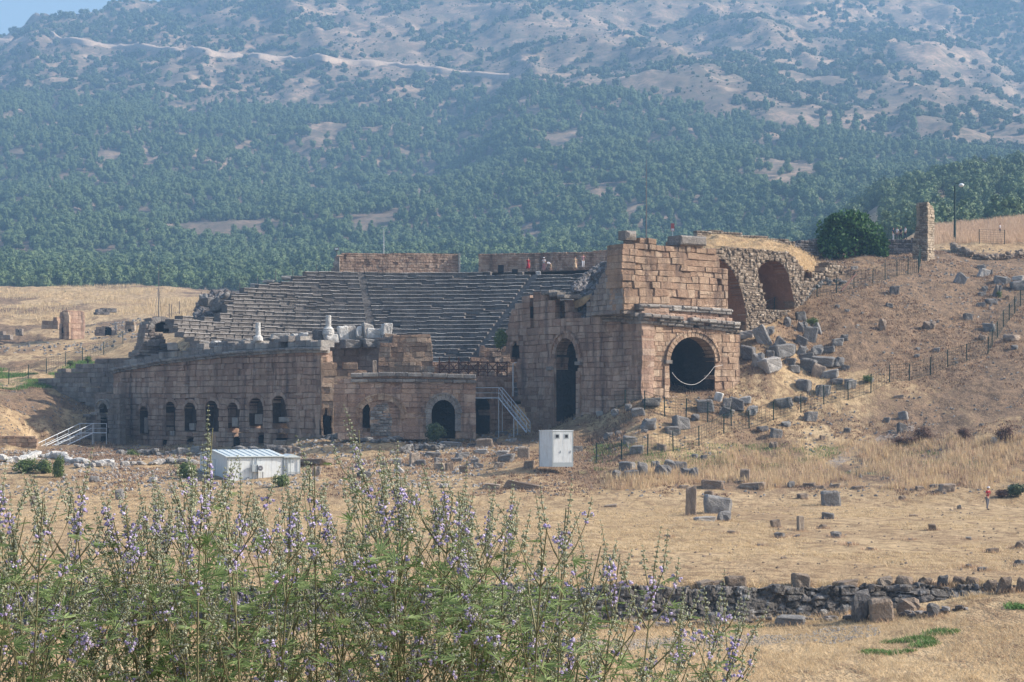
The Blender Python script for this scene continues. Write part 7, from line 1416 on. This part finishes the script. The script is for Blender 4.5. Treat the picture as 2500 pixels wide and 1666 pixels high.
for bi, ((ru, rD), wd_, lab) in enumerate(zip(roots, widths, bush_lab)):
    r = np.random.default_rng(100 + bi); zr = float(gz((ru - CX) / FPX * rD, rD)); root = np.array([(ru - CX) / FPX * rD, rD, zr]); bush = thing('chaste_tree_shrub', lab, 'shrub', 'chaste-tree shrubs in the foreground', loc=root)
    leaf = MB(); nstem = 13 if bi < 6 else 11
    for si in range(nstem):
        # the stem's tip: spread over the shrub, under the outline the shrub has
        tu = ru + (si + r.uniform(.1, .9) - nstem / 2) / nstem * wd_ * 1.12 + (40 if bi == 6 else 0); tD = rD + r.uniform(-.7, .7)
        if bi == 6: tu = 1330 + (si + r.random()) / nstem * 500
        hi = r.random() < .5; ty = np.interp(tu, env_u, env_y) + (r.uniform(0, 60) if hi else r.uniform(60, 420)) + 8
        if (bi, si) == (2, 5): tu, ty = 519, 1045
        if (bi, si) == (3, 10): tu, ty = 876, 1050
        tip = np.array(P(tu, ty, tD)); fl = MB(), MB(), MB(); stm = MB()
        lean = np.array([r.normal() * .10 + (tu - ru) / 1600, r.normal() * .1, 1.0]); 
        mid = root * .35 + tip * .65 + np.array([-(tu - ru) / FPX * rD * .12 + r.normal() * .09, r.normal() * .09, -.05]); base_d = tip - root
        def sp(f):      # stem curve
            return (1 - f) ** 2 * root + 2 * f * (1 - f) * mid + f * f * tip
        fs = np.linspace(0, 1, 12); stm.tube([sp(f) for f in fs], list(np.linspace(.0075, .0018, 12)), 5)
        dtip = unit(sp(1) - sp(.95)); tall = .20 + .08 * r.random()
        spike_into(fl, sp(1) - dtip * tall * .75, unit(dtip + lean * .25 + np.array([r.normal() * .12, 0, 0])), tall * (1.0 if not hi else 1.15), r, (r.choice([0, .1]), r.choice([.15, .35, .5, .6])))
        f = .42; lenS = np.linalg.norm(tip - root); par = r.integers(0, 2)
        while f < .93:
            p = sp(f); dd = unit(sp(min(1, f + .02)) - sp(f)); ang = r.uniform(0, math.pi) if r.random() < .3 else (0 if par else math.pi / 2) + r.normal() * .4; par = 1 - par
            for sg in (-1, 1):
                sdv = unit(np.array([math.cos(ang), math.sin(ang), 0])) * sg; bd = unit(dd * 1.0 + sdv * r.uniform(.6, 1.0))
                bl = (1.0 - f) * lenS * r.uniform(.28, .5) + .05; up_ = unit(bd + np.array([0, 0, .5])); q1 = p + bd * bl * .5; q2 = q1 + up_ * bl * .5
                yq = HZ - q2[2] / q2[1] * FPX; uq = CX + q2[0] / q2[1] * FPX
                if yq < np.interp(uq, env_u, env_y) + 25: q2 = q1 + up_ * bl * .15
                stm.tube([p, q1, q2], [.003, .0022, .0014], 4)
                for _ in range(2 if r.random() < .45 else 1): palmate(leaf, p + bd * bl * r.uniform(.05, .8), unit(sdv + np.array([r.normal() * .5, r.normal() * .5, .15])), r.uniform(.045, .08) * (1.15 - f * .35), r)
                if f > .45 or r.random() < .5: spike_into(fl, q2, unit(up_ + np.array([r.normal() * .15, r.normal() * .15, .4])), r.uniform(.07, .15), r, (0, r.choice([0, 0, 0, .25, .4])))
            f += r.uniform(.06, .095)
        for k in range(5): f = r.uniform(.25, .75); palmate(leaf, sp(f), unit(np.array([r.normal(), r.normal(), .2])), r.uniform(.07, .11), r)
        so = child(stm.obj('stem', M['vitex_stem']), bush); V_ = [x for x in fl if x.n]
        pan = MB()
        for mi_, src in enumerate(fl):
            if src.n: 
                if src.q: pan.add(np.concatenate(src.v), Q=np.concatenate(src.q), T=np.concatenate(src.t), tint=0.5, m=mi_); pan.qt[-1] = np.concatenate(src.qt); pan.tt[-1] = np.concatenate(src.tt)
                else: pan.add(np.concatenate(src.v), T=np.concatenate(src.t), tint=np.concatenate(src.tt), m=mi_)
        child(pan.obj('flower_panicle', [M['vitex_stem'], M['bud'], M['lilac']]), bush)
    # lower leafy mass
    nl = 330 if bi < 6 else 150
    for _ in range(nl):
        uu_ = ru + r.normal() * wd_ * .42; yy_ = np.interp(uu_, env_u, env_y) + 210 + abs(r.normal()) * 260; Dd = rD + r.normal() * .4
        if yy_ > 1800: continue
        palmate(leaf, P(uu_, yy_, Dd), unit(np.array([r.normal(), r.normal(), .3])), r.uniform(.04, .075), r)
    child(leaf.obj('foliage', M['vitex_leaf']), bush)

# ---------------------------------------------------------------- air
mb = MB(); mb.box(-1500, 1900, -12, 2850, -130, 505); hz_ = mb.obj('haze', []); hm = bpy.data.materials.new('haze'); hm.use_nodes = True; ht = hm.node_tree; ht.nodes.clear()
ho = ht.nodes.new('ShaderNodeOutputMaterial'); hv = ht.nodes.new('ShaderNodeVolumePrincipled'); hv.inputs['Color'].default_value = (.36, .64, 1, 1); hv.inputs['Density'].default_value = .00034; hv.inputs['Anisotropy'].default_value = .1
ht.links.new(hv.outputs[0], ho.inputs['Volume']); hz_.data.materials.append(hm); tag(hz_, 'pale blue summer haze in the air', 'haze', None, 'stuff')
